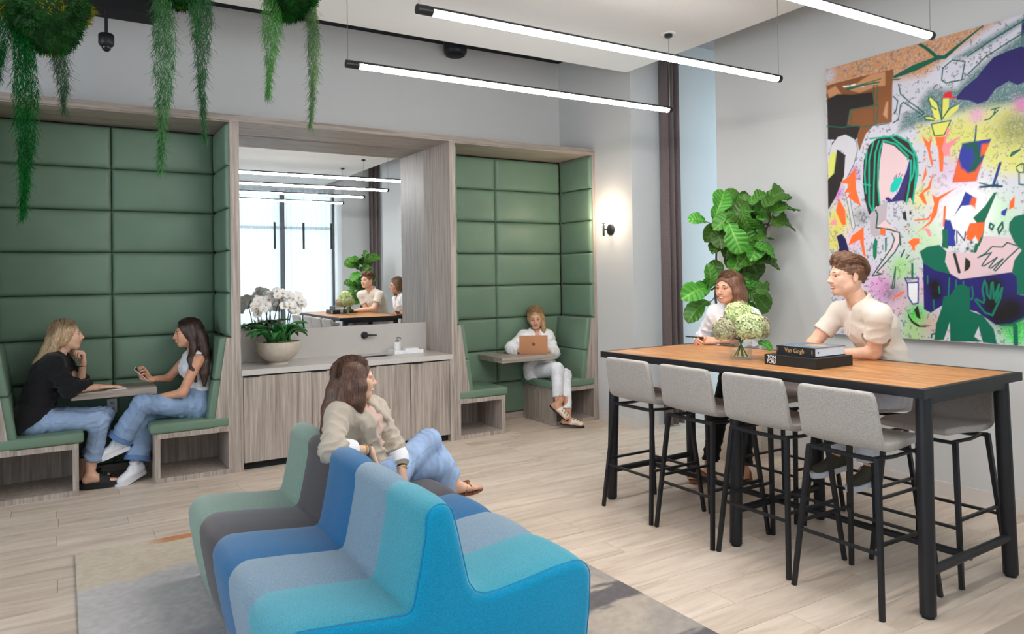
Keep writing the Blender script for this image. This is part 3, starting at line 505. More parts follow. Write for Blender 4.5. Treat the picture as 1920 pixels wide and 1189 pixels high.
LEAVES = [((4.581,4.45,2.053),(-1.0,0.0,0.05),0.17),((4.8,4.4,2.193),(0.34,0.0,0.94),0.27),((5.134,4.55,2.267),(-0.63,0.0,0.78),0.2),((5.137,4.45,2.239),(0.85,0.0,0.52),0.2),((5.067,4.2,2.23),(0.82,0.0,0.57),0.22),((5.105,4.05,2.244),(0.87,0.0,0.5),0.28),((5.093,3.98,2.121),(0.98,0.0,0.17),0.3),((5.02,4.0,2.182),(0.95,0.0,0.3),0.3),((5.102,4.0,1.999),(0.99,0.0,-0.13),0.27),((5.04,4.1,2.027),(0.97,0.0,-0.24),0.24),((4.697,4.4,1.962),(-0.59,0.0,-0.81),0.22),((4.75,4.3,2.033),(-0.87,0.0,-0.5),0.24),((4.915,4.3,2.115),(0.45,0.0,0.89),0.24),((4.963,4.2,2.09),(0.97,0.0,-0.24),0.25),((4.721,4.15,1.978),(0.92,0.0,-0.38),0.27),((4.908,4.2,2.017),(0.72,0.0,-0.69),0.24),((4.637,4.1,1.887),(-0.03,0.0,-1.0),0.27),((4.737,4.35,1.902),(-0.63,0.0,-0.78),0.22),((4.757,4.4,1.827),(-0.87,0.0,-0.49),0.2),((4.88,4.4,1.801),(-0.51,0.0,-0.86),0.18),((4.95,4.25,1.899),(0.76,0.0,-0.65),0.24),((4.983,4.1,1.883),(0.99,0.0,0.15),0.2),((4.869,4.1,1.78),(-0.78,0.0,-0.63),0.22),((4.945,4.05,1.77),(0.98,0.0,-0.19),0.25),((5.017,4.1,1.678),(0.98,0.0,-0.18),0.24),((4.887,4.2,1.739),(-0.87,0.0,-0.49),0.26),((4.826,4.25,1.674),(-0.93,0.0,-0.36),0.22),((5.024,4.35,1.597),(-0.41,0.0,-0.91),0.24),((5.082,4.3,1.651),(0.69,0.0,-0.73),0.25),((4.602,4.35,1.566),(-0.11,0.0,0.99),0.22),((4.707,4.4,1.619),(0.45,0.0,0.89),0.2),((4.382,4.3,1.447),(-1.0,0.0,-0.1),0.27),((4.577,4.4,1.477),(-0.77,0.0,-0.64),0.2),((4.408,4.3,1.299),(-0.8,0.0,-0.6),0.25),((4.97,4.1,1.448),(0.99,0.0,-0.14),0.24),((5.038,4.25,1.468),(0.89,0.0,-0.46),0.2),((5.042,4.2,1.355),(0.57,0.0,-0.82),0.24),((4.982,4.3,1.446),(0.57,0.0,-0.82),0.26),((5.052,4.3,1.536),(0.86,0.0,-0.51),0.22),((4.955,4.35,1.515),(-0.5,0.0,-0.86),0.24),((5.052,4.25,1.263),(0.84,0.0,-0.54),0.22),((5.016,4.35,1.307),(-0.03,0.0,-1.0),0.24),((4.955,4.45,1.515),(-0.65,0.0,-0.76),0.2),((5.124,4.25,2.132),(0.5,0.0,0.87),0.24),((5.06,4.35,2.161),(-0.36,0.0,0.93),0.24),((4.971,4.45,2.129),(-0.83,0.0,0.56),0.22),((5.026,4.2,1.966),(0.87,0.0,-0.5),0.22),((4.939,4.3,1.811),(0.28,0.0,-0.96),0.24),((5.108,4.3,1.858),(0.83,0.0,-0.56),0.22),((4.931,4.4,1.736),(-0.36,0.0,-0.93),0.2),((5.101,4.35,1.93),(-0.03,0.0,-1.0),0.22),((4.851,4.45,2.093),(-0.99,0.0,-0.14),0.22)]
# ------------------------------------------------------------------ rug
M['rug'] = vcol('hand_tufted_rug_pile', 0.95, 0.5, 420, 0.1)
def vnoise(X, Y, sc, seed=0, octv=4):
    """smooth value noise on arrays"""
    rs = np.random.RandomState(seed); T = rs.rand(64, 64); out = np.zeros_like(X); a = 1.0; tot = 0
    for o in range(octv):
        u, v = X*sc+o*17.3, Y*sc+o*9.1
        i, j = np.floor(u).astype(int), np.floor(v).astype(int); f, g = u-i, v-j
        f = f*f*(3-2*f); g = g*g*(3-2*g)
        i0, i1, j0, j1 = i % 64, (i+1) % 64, j % 64, (j+1) % 64
        out += a*(T[i0, j0]*(1-f)*(1-g)+T[i1, j0]*f*(1-g)+T[i0, j1]*(1-f)*g+T[i1, j1]*f*g); tot += a
        a *= 0.5; sc *= 2.0
    return out/tot
def set_cols(o, cols):
    a = o.data.color_attributes.new('Col', 'FLOAT_COLOR', 'POINT')
    c = np.ones((len(cols), 4), dtype=np.float32); c[:, :3] = cols; a.data.foreach_set('color', c.ravel())
def L3(rgb): return np.array(lin(*rgb)[:3])
RX0, RX1, RY0, RY1 = 0.055, 2.452, 1.55, 5.03
nx, ny = 200, 290
gx, gy = np.meshgrid(np.linspace(RX0, RX1, nx), np.linspace(RY0, RY1, ny), indexing='ij')
n1 = vnoise(gx*1.0, gy*3.0, 2.2, 1); n2 = vnoise(gx, gy*4, 6, 2); n3 = vnoise(gx, gy, 40, 3, 2); n4 = vnoise(gx*1.6, gy*1.6, 1.1, 8, 3)
col = np.zeros((nx, ny, 3)); col[:] = L3((206, 192, 172))
def blend(mask, c, k=1.0):
    m = np.clip(mask, 0, 1)[..., None]*k; col[:] = col*(1-m)+L3(c)*m
ed = lambda v, w_: np.clip(v/w_+0.5, 0, 1)
yb = 4.42+0.25*(gx-0.3)+0.12*(n1-.5)*2+0.06*(n2-.5)
blend(ed(yb-gy, 0.03), (196, 190, 188)); blend(ed(yb-gy-.12*n2, 0.05)*ed(gx-0.9-.3*n1+0.25*(4.3-gy), .35), (112, 124, 138))
blend(ed(yb-0.9-gy+.4*(n1-.5), 0.12), (150, 152, 156), .55)
blend(ed(gy-4.93-.05*(n2-.5)*2, .03)*ed(gx-.42-.1*n1, .12)*ed(2.0-gx, .2), (196, 128, 84), .9)
blend(ed(gx-1.7, 0.25), (166, 157, 149)); blend(ed(gx-1.7, .3)*ed(n4-.56, .1), (190, 176, 160), .7)
for yc, wd, x0 in ((2.88, .085, 1.75), (2.27, .09, 2.12), (3.9, .06, 1.9)):
    blend(ed(wd-abs(gy-yc-.22*(2.3-gx)*-.35-.14*(n2-.5)), .03)*ed(gx-x0-.1*n1, .05), (98, 94, 98), .9)
col *= (0.86+0.28*n3)[..., None]
zz_ = 0.012+0.0025*n3
V = np.stack([gx, gy, zz_], -1).reshape(-1, 3)
I = np.arange(nx*ny).reshape(nx, ny)
Fq = np.stack([I[:-1, :-1], I[1:, :-1], I[1:, 1:], I[:-1, 1:]], -1).reshape(-1, 4)
rg = empty('area_rug', ((RX0+RX1)/2, (RY0+RY1)/2, 0), 'large abstract beige, grey and blue rug under the striped sofa', 'rug')
o = obj('rug_pile', V, Fq, M['rug'], rg, smooth=True); set_cols(o, col.reshape(-1, 3))
bx('rug_backing', (RX0, RY0, 0.0005), (RX1, RY1, 0.0118), plain('rug_binding', (92, 90, 90), .9), rg)

# ------------------------------------------------------------------ striped sofa
SOFA = [('teal_wool', (62, 152, 170)), ('mist_blue_wool', (120, 144, 162)), ('cobalt_wool', (22, 96, 144)), ('charcoal_wool', (68, 62, 65)), ('sage_wool', (122, 146, 132))]
def sofa_profile():
    """closed outline (x,z) round the sofa, bottom left -> over the top -> bottom right"""
    pts = [(0.625, 0.0), (0.605, 0.12), (0.575, 0.30)]
    def arc(cx, cz, r, a0, a1, n): return [(cx+r*math.cos(math.radians(a0+(a1-a0)*k/n)), cz+r*math.sin(math.radians(a0+(a1-a0)*k/n))) for k in range(n+1)]
    pts += arc(0.655, 0.345, 0.085, 172, 92, 7)
    pts += [(0.80, 0.418), (0.93, 0.402), (1.03, 0.393)]
    pts += [(1.050, 0.400), (1.062, 0.425), (1.085, 0.53), (1.110, 0.66)]
    pts += arc(1.168, 0.700, 0.058, 168, 12, 9)
    pts += [(1.242, 0.64), (1.268, 0.52), (1.284, 0.45), (1.312, 0.408), (1.350, 0.392), (1.40, 0.390), (1.52, 0.402), (1.66, 0.420)]
    pts += arc(1.765, 0.340, 0.085, 88, 6, 7)
    pts += [(1.843, 0.22), (1.825, 0.10), (1.815, 0.0)]
    return pts
SY0, SY1 = 2.44, 4.28
sf = empty('sofa', (1.21, (SY0+SY1)/2, 0.013), 'double-sided sofa upholstered in five wool stripes from teal to sage', 'sofa')
prof = np.array(sofa_profile()); cen = np.array([1.2, 0.25]); Z0 = 0.014
nm = np.gradient(prof, axis=0); nm = np.stack([-nm[:, 1], nm[:, 0]], -1); nm /= np.linalg.norm(nm, axis=1)[:, None]
ys = np.linspace(SY0, SY1, 6)
for s in range(5):
    a, b = ys[s], ys[s+1]; nt = 11; vs = []; n = len(prof)
    for k in range(nt):
        t = k/(nt-1); u = 2*t-1
        bul = 0.014*(1-u*u)
        if s == 0 and k == 0: bul = -0.004
        if s == 4 and k == nt-1: bul = -0.006
        tt = 0.5+0.5*math.copysign(abs(u)**0.8, u)
        pp = prof+nm*bul*np.clip(prof[:, 1]/0.1, 0, 1)[:, None]
        for x, z in pp: vs.append((x, a+(b-a)*tt, max(z, 0)+Z0))
    fs = [(k*n+i, k*n+i+1, (k+1)*n+i+1, (k+1)*n+i) for k in range(nt-1) for i in range(n-1)]
    fs += [(k*n, (k+1)*n, (k+1)*n+n-1, k*n+n-1) for k in range(nt-1)]
    if s == 4: fs.append(tuple((nt-1)*n+i for i in range(n)))
    mm = fabric(SOFA[s][0], SOFA[s][1], 0.16, 330, .95, .4, .35)
    obj('upholstery_stripe', vs, fs, mm, sf, smooth=True, label='%s stripe' % SOFA[s][0].replace('_wool', '').replace('_', ' '))
capm = fabric('turquoise_wool', (2, 154, 196), 0.12, 330, .95, .4, .35)
vs = []; n = len(prof)
for d, sh in ((SY0+.004, -.004), (SY0-.010, -.006), (SY0-.018, -.016), (SY0-.021, -.034)):
    for (x, z), q in zip(prof, nm):
        c_ = np.clip(z/0.05, 0, 1); vs.append((x+q[0]*sh*c_, d, max(0, z+q[1]*sh*c_)+Z0))
fs = [(k*n+i, (k+1)*n+i, (k+1)*n+i+1, k*n+i+1) for k in range(3) for i in range(n-1)]
fs.append(tuple(3*n+i for i in range(n))[::-1])
obj('end_panel', vs, fs, capm, sf, smooth=True, label='bright turquoise end panel').data.set_sharp_from_angle(angle=math.radians(35))
pi_ = [(x+q[0]*0.001, SY0-.006, z+Z0+q[1]*0.001) for (x, z), q in zip(prof, nm)]
MB().tube(pi_, 0.0028, 6).build('piping', capm, sf, True)

# ------------------------------------------------------------------ communal high table
M['ttop'] = wood('walnut_tabletop', (120, 76, 42), (188, 130, 78), (218, 166, 110), 'y', 14, 2.2, 0.38, 0.05)
tb = empty('high_table', (3.79, 3.02, 0), 'long bar-height table with warm plank top and black steel frame', 'table')
tx, tyy, tz = 0.482, 1.142, 1.053
for k in range(5):
    a = 3.79-tx+.03+(2*tx-.06)/5*k; b = a+(2*tx-.06)/5
    bx('top_plank', (a+.0006, 3.02-tyy+.03, tz-.034), (b-.0006, 3.02+tyy-.03, tz), M['ttop'], tb, .0008)
fr = MB()
for lo, hi in (((3.79-tx, 3.02-tyy, tz-.042), (3.79-tx+.03, 3.02+tyy, tz+.001)), ((3.79+tx-.03, 3.02-tyy, tz-.042), (3.79+tx, 3.02+tyy, tz+.001)),
               ((3.79-tx+.03, 3.02-tyy, tz-.042), (3.79+tx-.03, 3.02-tyy+.03, tz+.001)), ((3.79-tx+.03, 3.02+tyy-.03, tz-.042), (3.79+tx-.03, 3.02+tyy, tz+.001))): fr.box(lo, hi)
fr.build('edge_frame', M['black'], tb)
for yy in (-1.108, 0, 1.108):
    for sx in (-1, 1):
        lg = MB().tube([(3.79+sx*.375-.018, 3.02+yy*.985, tz-.045), (3.79+sx*.405-.022, 3.02+yy, .014)], .036, 20).build('leg', M['black'], tb, True)
        MB().lathe([(.026, 0.0), (.026, .014)], (3.79+sx*.405-.022, 3.02+yy, 0), 20).build('foot', M['gap'], lg)
    MB().tube([(3.79-.40-.02, 3.02+yy, .205), (3.79+.40-.02, 3.02+yy, .205)], .022, 14).build('cross_stretcher', M['black'], tb, True)
    bx('cross_rail', (3.79-.37, 3.02+yy*.985-.03, tz-.075), (3.79+.37, 3.02+yy*.985+.03, tz-.043), M['black'], tb)
MB().tube([(3.77, 3.02-1.108, .188), (3.77, 3.02+1.108, .188)], .019, 14).build('long_stretcher', M['black'], tb, True)
tb.rotation_euler.z = math.radians(1.3)

# ------------------------------------------------------------------ bar stools
def heather(name, a, b, c):
    m, N, L, bs = nt_mat(name)
    v = coords(N, L, (1, 1, 0.35)); f = noise(N, L, v, 640, 2, .75)
    L.new(ramp(N, L, f, [(0.3, lin(*a)), (0.5, lin(*b)), (0.72, lin(*c))]), bs.inputs['Base Color'])
    bs.inputs['Roughness'].default_value = .95; bs.inputs['Specular IOR Level'].default_value = .15; bs.inputs['Sheen Weight'].default_value = .2
    bump(N, L, f, bs, .35, .001); return m
M['heather'] = heather('heather_grey_upholstery', (120, 113, 107), (176, 168, 160), (212, 205, 197))
def make_stool():
    t = empty('bar_stool', (0, 0, 0), 'x', 'bar stool')
    # shell: path from seat front up to top of the back (local x forward)
    path = [(0.225, 0.742), (0.20, 0.752), (0.12, 0.752), (0.02, 0.744), (-0.08, 0.738), (-0.145, 0.745), (-0.185, 0.768), (-0.205, 0.81), (-0.218, 0.88), (-0.230, 0.95), (-0.240, 1.01), (-0.244, 1.034)]
    half = [0.175, 0.195, 0.205, 0.210, 0.215, 0.218, 0.22, 0.22, 0.218, 0.215, 0.210, 0.192]
    U = [-1, -.93, -.7, -.35, 0, .35, .7, .93, 1]
    vs = []; fs = []; k = len(U)
    for (x, z), h in zip(path, half):
        for u in U: vs.append((x+0.012*u*u*(1 if z > .8 else 0), u*h, z+0.006*u*u*(1 if z < .77 else 0)))
    for i in range(len(path)-1):
        for j in range(k-1): fs.append((i*k+j, i*k+j+1, (i+1)*k+j+1, (i+1)*k+j))
    sh = obj('seat_shell', vs, fs, M['heather'], t, smooth=True)
    m1 = sh.modifiers.new('s', 'SOLIDIFY'); m1.thickness = 0.036; m1.offset = 1
    m2 = sh.modifiers.new('b', 'SUBSURF'); m2.levels = 2; m2.render_levels = 2
    MB().tube([(-.150, 0, .752), (-.172, 0, .79), (-.186, 0, .88), (-.203, 0, 1.0)], .0022, 6).build('seam', plain('seam_thread', (96, 92, 90), .9), t)
    MB().tube([(-.182, -.185, .905), (-.190, -.09, .905), (-.190, .09, .905), (-.182, .185, .905)], .0022, 6).build('seam', M['black'], t)
    fb = MB()
    fb.tube([(.17, -.17, .712), (-.02, -.17, .705), (-.15, -.16, .712)], .010, 6); fb.tube([(.17, .17, .712), (-.02, .17, .705), (-.15, .16, .712)], .010, 6)
    fb.tube([(-.165, -.19, .712), (-.15, -.10, .706), (-.15, .10, .706), (-.165, .19, .712)], .012, 6); fb.tube([(.16, -.18, .708), (.16, .18, .708)], .010, 6)
    fb.build('seat_frame', M['black'], t, True)
    for sx in (-1, 1):
        for sy in (-1, 1):
            MB().tube([(sx*.165, sy*.185, .718), (sx*.238, sy*.238, 0.0005)], [.0165, .0145], 4).build('leg', M['black'], t)
    q = lambda z: (.238-(.073*z/.718), .238-(.053*z/.718))
    a, b = q(.29)
    for p0, p1 in (((-a, -b), (-a, b)), ((a, -b), (a, b))): MB().tube([(*p0, .29), (*p1, .29)], .0105, 4).build('footrest', M['black'], t)
    a, b = q(.33)
    for sy in (-1, 1): MB().tube([(-a, sy*b, .33), (a, sy*b, .33)], .0105, 4).build('footrest', M['black'], t)
    return t
proto_stool = make_stool()
STOOLS = [(3.425, 3.785, 0.5, 'grey fabric bar stool at the far end of the near side of the table'),
          (3.43, 3.262, -0.8, 'grey fabric bar stool second from the far end, back to the camera'),
          (3.445, 2.762, 0.4, 'grey fabric bar stool third along, in front of the black box'),
          (3.415, 2.228, -0.5, 'grey fabric bar stool nearest the camera beside the corner table leg'),
          (4.055, 2.215, 180.8, 'empty grey bar stool facing the camera under the near right table corner'),
          (4.22, 2.77, 181.0, 'grey bar stool on the wall side under the seated man'),
          (4.20, 3.28, 179.0, 'empty grey bar stool on the wall side between the man and the woman')]
for i, (x, y, a, lb) in enumerate(STOOLS):
    o = proto_stool if i == 0 else copy_tree(proto_stool)
    o.location = (x, y, 0); o.rotation_euler = (0, 0, math.radians(a)); tag(o, lb, 'bar stool', 'grey fabric bar stools around the high table')

# ------------------------------------------------------------------ tube pendants, sconce, ceiling fittings
TY = [(4.49, 'linear tube pendant farthest from the camera, over the cabinets'), (3.40, 'second linear tube pendant, crossing the middle of the ceiling'),
      (2.34, 'third linear tube pendant, ending above the painting'), (1.27, 'nearest linear tube pendant, seen only in the mirror')]
for y, lb in TY:
    x0, x1, z = 1.545, 4.335, 2.965
    t = empty('tube_pendant', ((x0+x1)/2, y, z-.03), lb, 'pendant light', 'linear tube pendants')
    MB().tube([(x0+.085, y, z), (x1-.035, y, z)], .0235, 18).build('diffuser', M['tube'], t, True)
    for a, b in ((x0, x0+.085), (x1-.035, x1)): MB().tube([(a, y, z), (b, y, z)], .0260, 18).build('end_cap', M['black'], t, True)
    q0 = [(y+r_*math.cos(math.radians(a_)), z+r_*math.sin(math.radians(a_))) for r_, rng in ((.0262, range(12, 169, 12)), (.0240, range(168, 11, -12))) for a_ in rng]
    MB().prism(q0, 'x', x0+.02, x1-.02).build('rail', M['black'], t)
    for xx in (x0+.012, x1-.012):
        MB().tube([(xx, y, z+.03), (xx, y, 3.6)], .0022, 5).build('cable', M['steel'], t)
        MB().lathe([(.062, 3.6), (.062, 3.596), (.05, 3.594)], (xx, y, 0), 20).build('ceiling_ring', M['white'], t)
        MB().lathe([(.034, 3.6), (.034, 3.575), (.02, 3.567), (0, 3.567)], (xx, y, 0), 16).build('canopy', M['black'], t, True)
sc_ = empty('wall_sconce', (5.05, 6.17, 2.08), 'black wall sconce with a glowing white glass globe', 'wall light')
MB().lathe([(.06, 0), (.06, -.012), (.052, -.016), (0, -.016)], (5.05, 6.17, 2.085), 28, 'x').build('wall_plate', M['black'], sc_, True)
MB().tube([(5.036, 6.17, 2.085), (4.955, 6.17, 2.085)], .007, 8).build('arm', M['black'], sc_, True)
MB().lathe([(0, 2.015), (.011, 2.017), (.012, 2.03), (.012, 2.125), (.006, 2.135), (.006, 2.147), (.026, 2.148), (.026, 2.153), (0, 2.153)], (4.948, 6.17, 0), 16).build('stem', M['black'], sc_, True)
gl = [(0.068*math.sin(PI*k/16), 2.219-0.068*math.cos(PI*k/16)) for k in range(17)]
MB().lathe(gl, (4.948, 6.17, 0), 28).build('globe', M['globe'], sc_, True)
ld = bpy.data.lights.new('sconce_bulb', 'POINT'); ld.energy = 9; ld.color = (1.0, .82, .62); ld.shadow_soft_size = .068
lo_ = bpy.data.objects.new('sconce_bulb', ld); COL.objects.link(lo_); lo_.parent = sc_; lo_.location = (4.86-5.05, 0, 2.219-2.08)
# dome speaker/sensor, smoke detector, security camera
sn = empty('dome_speaker', (3.6, 6.98, 3.96), 'black dome speaker under the black ceiling strip', 'speaker')
MB().lathe([(.125, 4.114), (.125, 4.02), (.118, 3.985), (.09, 3.962), (0, 3.955)], (3.60, 6.95, 0), 28).build('housing', M['black'], sn, True)
MB().lathe([(.10, 3.9625), (.09, 3.958), (0, 3.952)], (3.60, 6.95, 0), 24).build('grille', M['gap'], sn, True)
sm = MB().lathe([(.052, 3.6), (.052, 3.592), (.040, 3.586), (0, 3.586)], (2.93, 5.03, 0), 24)
sm.build('smoke_detector', M['white'], None, True, label='small white round detector on the ceiling near the far edge', cat='detector')
cmr = empty('security_camera', (0.287, 6.05, 3.27), 'black dome security camera hanging on a pole at upper left', 'camera')
MB().tube([(0.287, 6.05, 3.584), (0.287, 6.05, 3.40)], .011, 10).build('pole', M['black'], cmr, True)
MB().lathe([(.012, 3.41), (.045, 3.405), (.052, 3.395), (.052, 3.335), (.044, 3.318), (.032, 3.312)], (0.287, 6.05, 0), 24).build('housing', M['black'], cmr, True)
MB().lathe([(.033*math.cos(PI/2*k/8), 3.312-.036*math.sin(PI/2*k/8)) for k in range(9)], (0.287, 6.05, 0), 20).build('dome', plain('smoked_dome', (8, 8, 10), .08), cmr, True)
# slim stick pendants by the window wall, seen in the mirror
for i, xx in enumerate((3.65, 4.23, 4.81)):
    t = empty('stick_pendant', (xx, -0.95, 2.27), 'slim black stick pendant by the windows in the mirror, %s of three' % ('leftmost', 'middle', 'rightmost')[i], 'pendant light', 'stick pendants by the windows')
    MB().tube([(xx, -0.95, 2.22), (xx, -0.95, 2.76)], .022, 10).build('rod', M['black'], t, True)
    MB().tube([(xx, -0.95, 2.76), (xx, -0.95, 3.6)], .002, 4).build('cable', M['steel'], t)
# ------------------------------------------------------------------ painting
AW, AH, AX = 2.02, 2.13, 5.265
def paint():
    nu, nv = 480, 480
    U, Vv = np.meshgrid(np.linspace(0, AW, nu), np.linspace(0, AH, nv), indexing='ij')
    rs = np.random.RandomState(4); g1 = rs.rand(nu, nv); g2 = vnoise(U, Vv, 55, 5, 2); g3 = vnoise(U, Vv, 3, 6, 3)
    C_ = np.zeros((nu, nv, 3)); C_[:] = L3((208, 206, 216))
    C_ *= (0.93+0.12*g3)[..., None]
    sp = (g2 > 0.66) & (g1 > .35); C_[sp] *= 0.35
    def inside(P, x, y):
        r = np.zeros(x.shape, bool); n = len(P)
        for i in range(n):
            x1, y1 = P[i]; x2, y2 = P[(i+1) % n]
            if y1 == y2: continue
            c = ((y1 > y) != (y2 > y)) & (x < (x2-x1)*(y-y1)/(y2-y1)+x1); r ^= c
        return r
    def dseg(P, x, y, closed=False):
        d = np.full(x.shape, 9.0); Q = list(P)+([P[0]] if closed else [])
        for (x1, y1), (x2, y2) in zip(Q[:-1], Q[1:]):
            dx, dy = x2-x1, y2-y1; t = np.clip(((x-x1)*dx+(y-y1)*dy)/(dx*dx+dy*dy+1e-9), 0, 1)
            d = np.minimum(d, np.hypot(x-x1-t*dx, y-y1-t*dy))
        return d
    px = AW/(nu-1); pv = AH/(nv-1)
    # the part of the canvas beyond the frame, in the same spirit
    EX = [('p', (2, 104, 78), [(1.45, .9), (1.75, 1.1), (1.8, 1.6), (1.5, 1.5)], 0, 0), ('p', (42, 34, 100), [(1.4, 1.7), (2.0, 1.9), (2.0, 2.1), (1.42, 2.1)], 0, 0),
          ('p', (222, 192, 196), [(1.5, .2), (1.9, .3), (1.8, .8), (1.5, .7)], 0, 0), ('p', (255, 112, 48), [(1.85, .9), (2.0, 1.0), (1.95, 1.5), (1.88, 1.4)], 0, 0),
          ('s', (214, 212, 110), (1.7, 1.3), .2, .8, .5), ('s', (40, 200, 80), (1.7, .1), .15, .8, .6)]
    for s in EX+ART:
        if s[0] == 'p':
            _, c, P, soft, speck = s; xs = [p[0] for p in P]; ys_ = [p[1] for p in P]; mg = soft+2*px
        elif s[0] == 'l':
            _, c, P, wd = s; xs = [p[0] for p in P]; ys_ = [p[1] for p in P]; mg = wd+2*px
        else:
            _, c, P, rad, dens, speck = s; xs = [P[0]]; ys_ = [P[1]]; mg = rad*1.8
        i0, i1 = max(0, int((min(xs)-mg)/px)), min(nu, int((max(xs)+mg)/px)+2); j0, j1 = max(0, int((min(ys_)-mg)/pv)), min(nv, int((max(ys_)+mg)/pv)+2)
        if i1 <= i0 or j1 <= j0: continue
        x, y = U[i0:i1, j0:j1], Vv[i0:i1, j0:j1]; lc = L3(c)
        if s[0] == 'p':
            d = dseg(P, x, y, True)*np.where(inside(P, x, y), 1, -1)
            m = np.clip(d/max(soft, px)+.5, 0, 1)
        elif s[0] == 'l': m = np.clip((wd*.62-dseg(P, x, y))/px+.5, 0, 1); speck = 0
        else: m = np.clip(1.25*np.exp(-((x-P[0])**2+(y-P[1])**2)/(rad*rad*.8)), 0, 1)*min(dens, 1)
        if speck: m = np.where(g2[i0:i1, j0:j1]*.6+g1[i0:i1, j0:j1]*.4 > .62-.12*(1-speck)+.1*(speck > .8)*0, m*(1-.75*speck), m)
        m = m[..., None]; C_[i0:i1, j0:j1] = C_[i0:i1, j0:j1]*(1-m)+lc*m
        if speck > .55:
            dk = ((g2[i0:i1, j0:j1] > .60) & (g1[i0:i1, j0:j1] > .45))[..., None]*m; C_[i0:i1, j0:j1] *= (1-.72*dk*speck)
    V = np.stack([np.full_like(U, AX), 3.69-U, 1.10+Vv], -1).reshape(-1, 3)
    I = np.arange(nu*nv).reshape(nu, nv)
    Fq = np.stack([I[:-1, :-1], I[:-1, 1:], I[1:, 1:], I[1:, :-1]], -1).reshape(-1, 4)
    t = empty('painting', (AX, 3.69-AW/2, 1.10), 'huge colourful graffiti-like abstract canvas on the right wall', 'painting')
    o = obj('canvas_print', V, Fq, vcol('acrylic_on_canvas', .6, .08, 500), t); set_cols(o, C_.reshape(-1, 3))
    bx('stretcher', (AX+.0008, 3.69-AW, 1.10), (5.309, 3.69, 1.10+AH), plain('canvas_edge', (196, 192, 190), .8), t)
paint()

# ------------------------------------------------------------------ fiddle-leaf figs
def leaf_mesh(name, seed):
    rs = random.Random(seed); n = 41; k = 8; vs = []; fs = []; cl = []
    for i in range(n):
        t = i/(n-1)
        wd = (0.27*math.sqrt(max(0, 1-((t-.22)/.24)**2)) if t < .22 else 0.27-.03*math.sin(PI*min(1, (t-.22)/.2)))*(1 if t < .42 else 1) if t < .42 else 0.0
        wd = max(wd, 0.42*math.sqrt(max(0, 1-((t-.64)/.37)**2)))
        if i == 0: wd = 0.03
        if i == n-1: wd = 0.10
        for j in range(-k, k+1):
            u = j/k
            x = t; y = u*wd*0.82
            z = 0.10*math.sin(t*PI)*1.0-0.16*t*t+0.16*abs(u)**1.3*wd*1.6+0.035*math.sin(9*t+u*3+seed)*abs(u)
            z += 0.018*math.cos(2*PI*(t*7-abs(u)*1.2))*min(1, abs(u)*3)
            vs.append((x, y, z))
            vein = max(math.exp(-(u/.055)**2), .8*math.exp(-((((t*7.0-abs(u)*1.3) % 1.0)-.5)/.09)**2)*(abs(u) > .03))
            cl.append(vein)
    m = 2*k+1
    for i in range(n-1):
        for j in range(m-1): fs.append((i*m+j, i*m+j+1, (i+1)*m+j+1, (i+1)*m+j))
    me = bpy.data.meshes.new(name); me.from_pydata(vs, [], fs); me.polygons.foreach_set('use_smooth', [True]*len(fs)); me.update()
    a = me.color_attributes.new('Col', 'FLOAT_COLOR', 'POINT')
    base, vn = L3((72, 136, 40)), L3((160, 196, 100))
    c = np.ones((len(vs), 4), np.float32)
    for i, v in enumerate(cl): c[i, :3] = base*(1-v*.55)+vn*v*.55
    a.data.foreach_set('color', c.ravel())
    return me
def leaf_mat():
    m, N, L, b = nt_mat('fig_leaf_green')
    a = N.new('ShaderNodeVertexColor'); a.layer_name = 'Col'; oi = N.new('ShaderNodeObjectInfo')
    hs = N.new('ShaderNodeHueSaturation'); r1 = N.new('ShaderNodeMapRange'); r1.inputs['To Min'].default_value = .5; r1.inputs['To Max'].default_value = 1.5
    r2_ = N.new('ShaderNodeMapRange'); r2_.inputs['To Min'].default_value = .485; r2_.inputs['To Max'].default_value = .515
    L.new(oi.outputs['Random'], r1.inputs['Value']); L.new(r1.outputs[0], hs.inputs['Value'])
    L.new(oi.outputs['Random'], r2_.inputs['Value']); L.new(r2_.outputs[0], hs.inputs['Hue'])
    L.new(a.outputs['Color'], hs.inputs['Color']); L.new(hs.outputs[0], b.inputs['Base Color'])
    b.inputs['Roughness'].default_value = .35; b.inputs['Specular IOR Level'].default_value = .5
    b.inputs['Transmission Weight'].default_value = 0
    tl = N.new('ShaderNodeBsdfTranslucent'); L.new(hs.outputs[0], tl.inputs['Color']); mx = N.new('ShaderNodeMixShader'); mx.inputs['Fac'].default_value = .25
    L.new(b.outputs[0], mx.inputs[1]); L.new(tl.outputs[0], mx.inputs[2]); L.new(mx.outputs[0], N['Material Output'].inputs['Surface'])
    return m
M['leaf'] = leaf_mat(); M['bark'] = plain('fig_bark', (96, 80, 68), .9, var=.2, vscale=30, bmp=.4, bscale=60)
LM = [leaf_mesh('fig_leaf', s) for s in range(4)]
for me in LM:
    me.materials.append(M['leaf'])
    bm = bmesh.new(); bm.from_mesh(me)
    bmesh.ops.solidify(bm, geom=list(bm.faces), thickness=0.006); bm.to_mesh(me); bm.free()
def frame(d, nrm):
    x = Vector(d).normalized(); z = Vector(nrm); z = (z-x*z.dot(x)).normalized(); y = z.cross(x)
    return Matrix((x, y, z)).transposed()
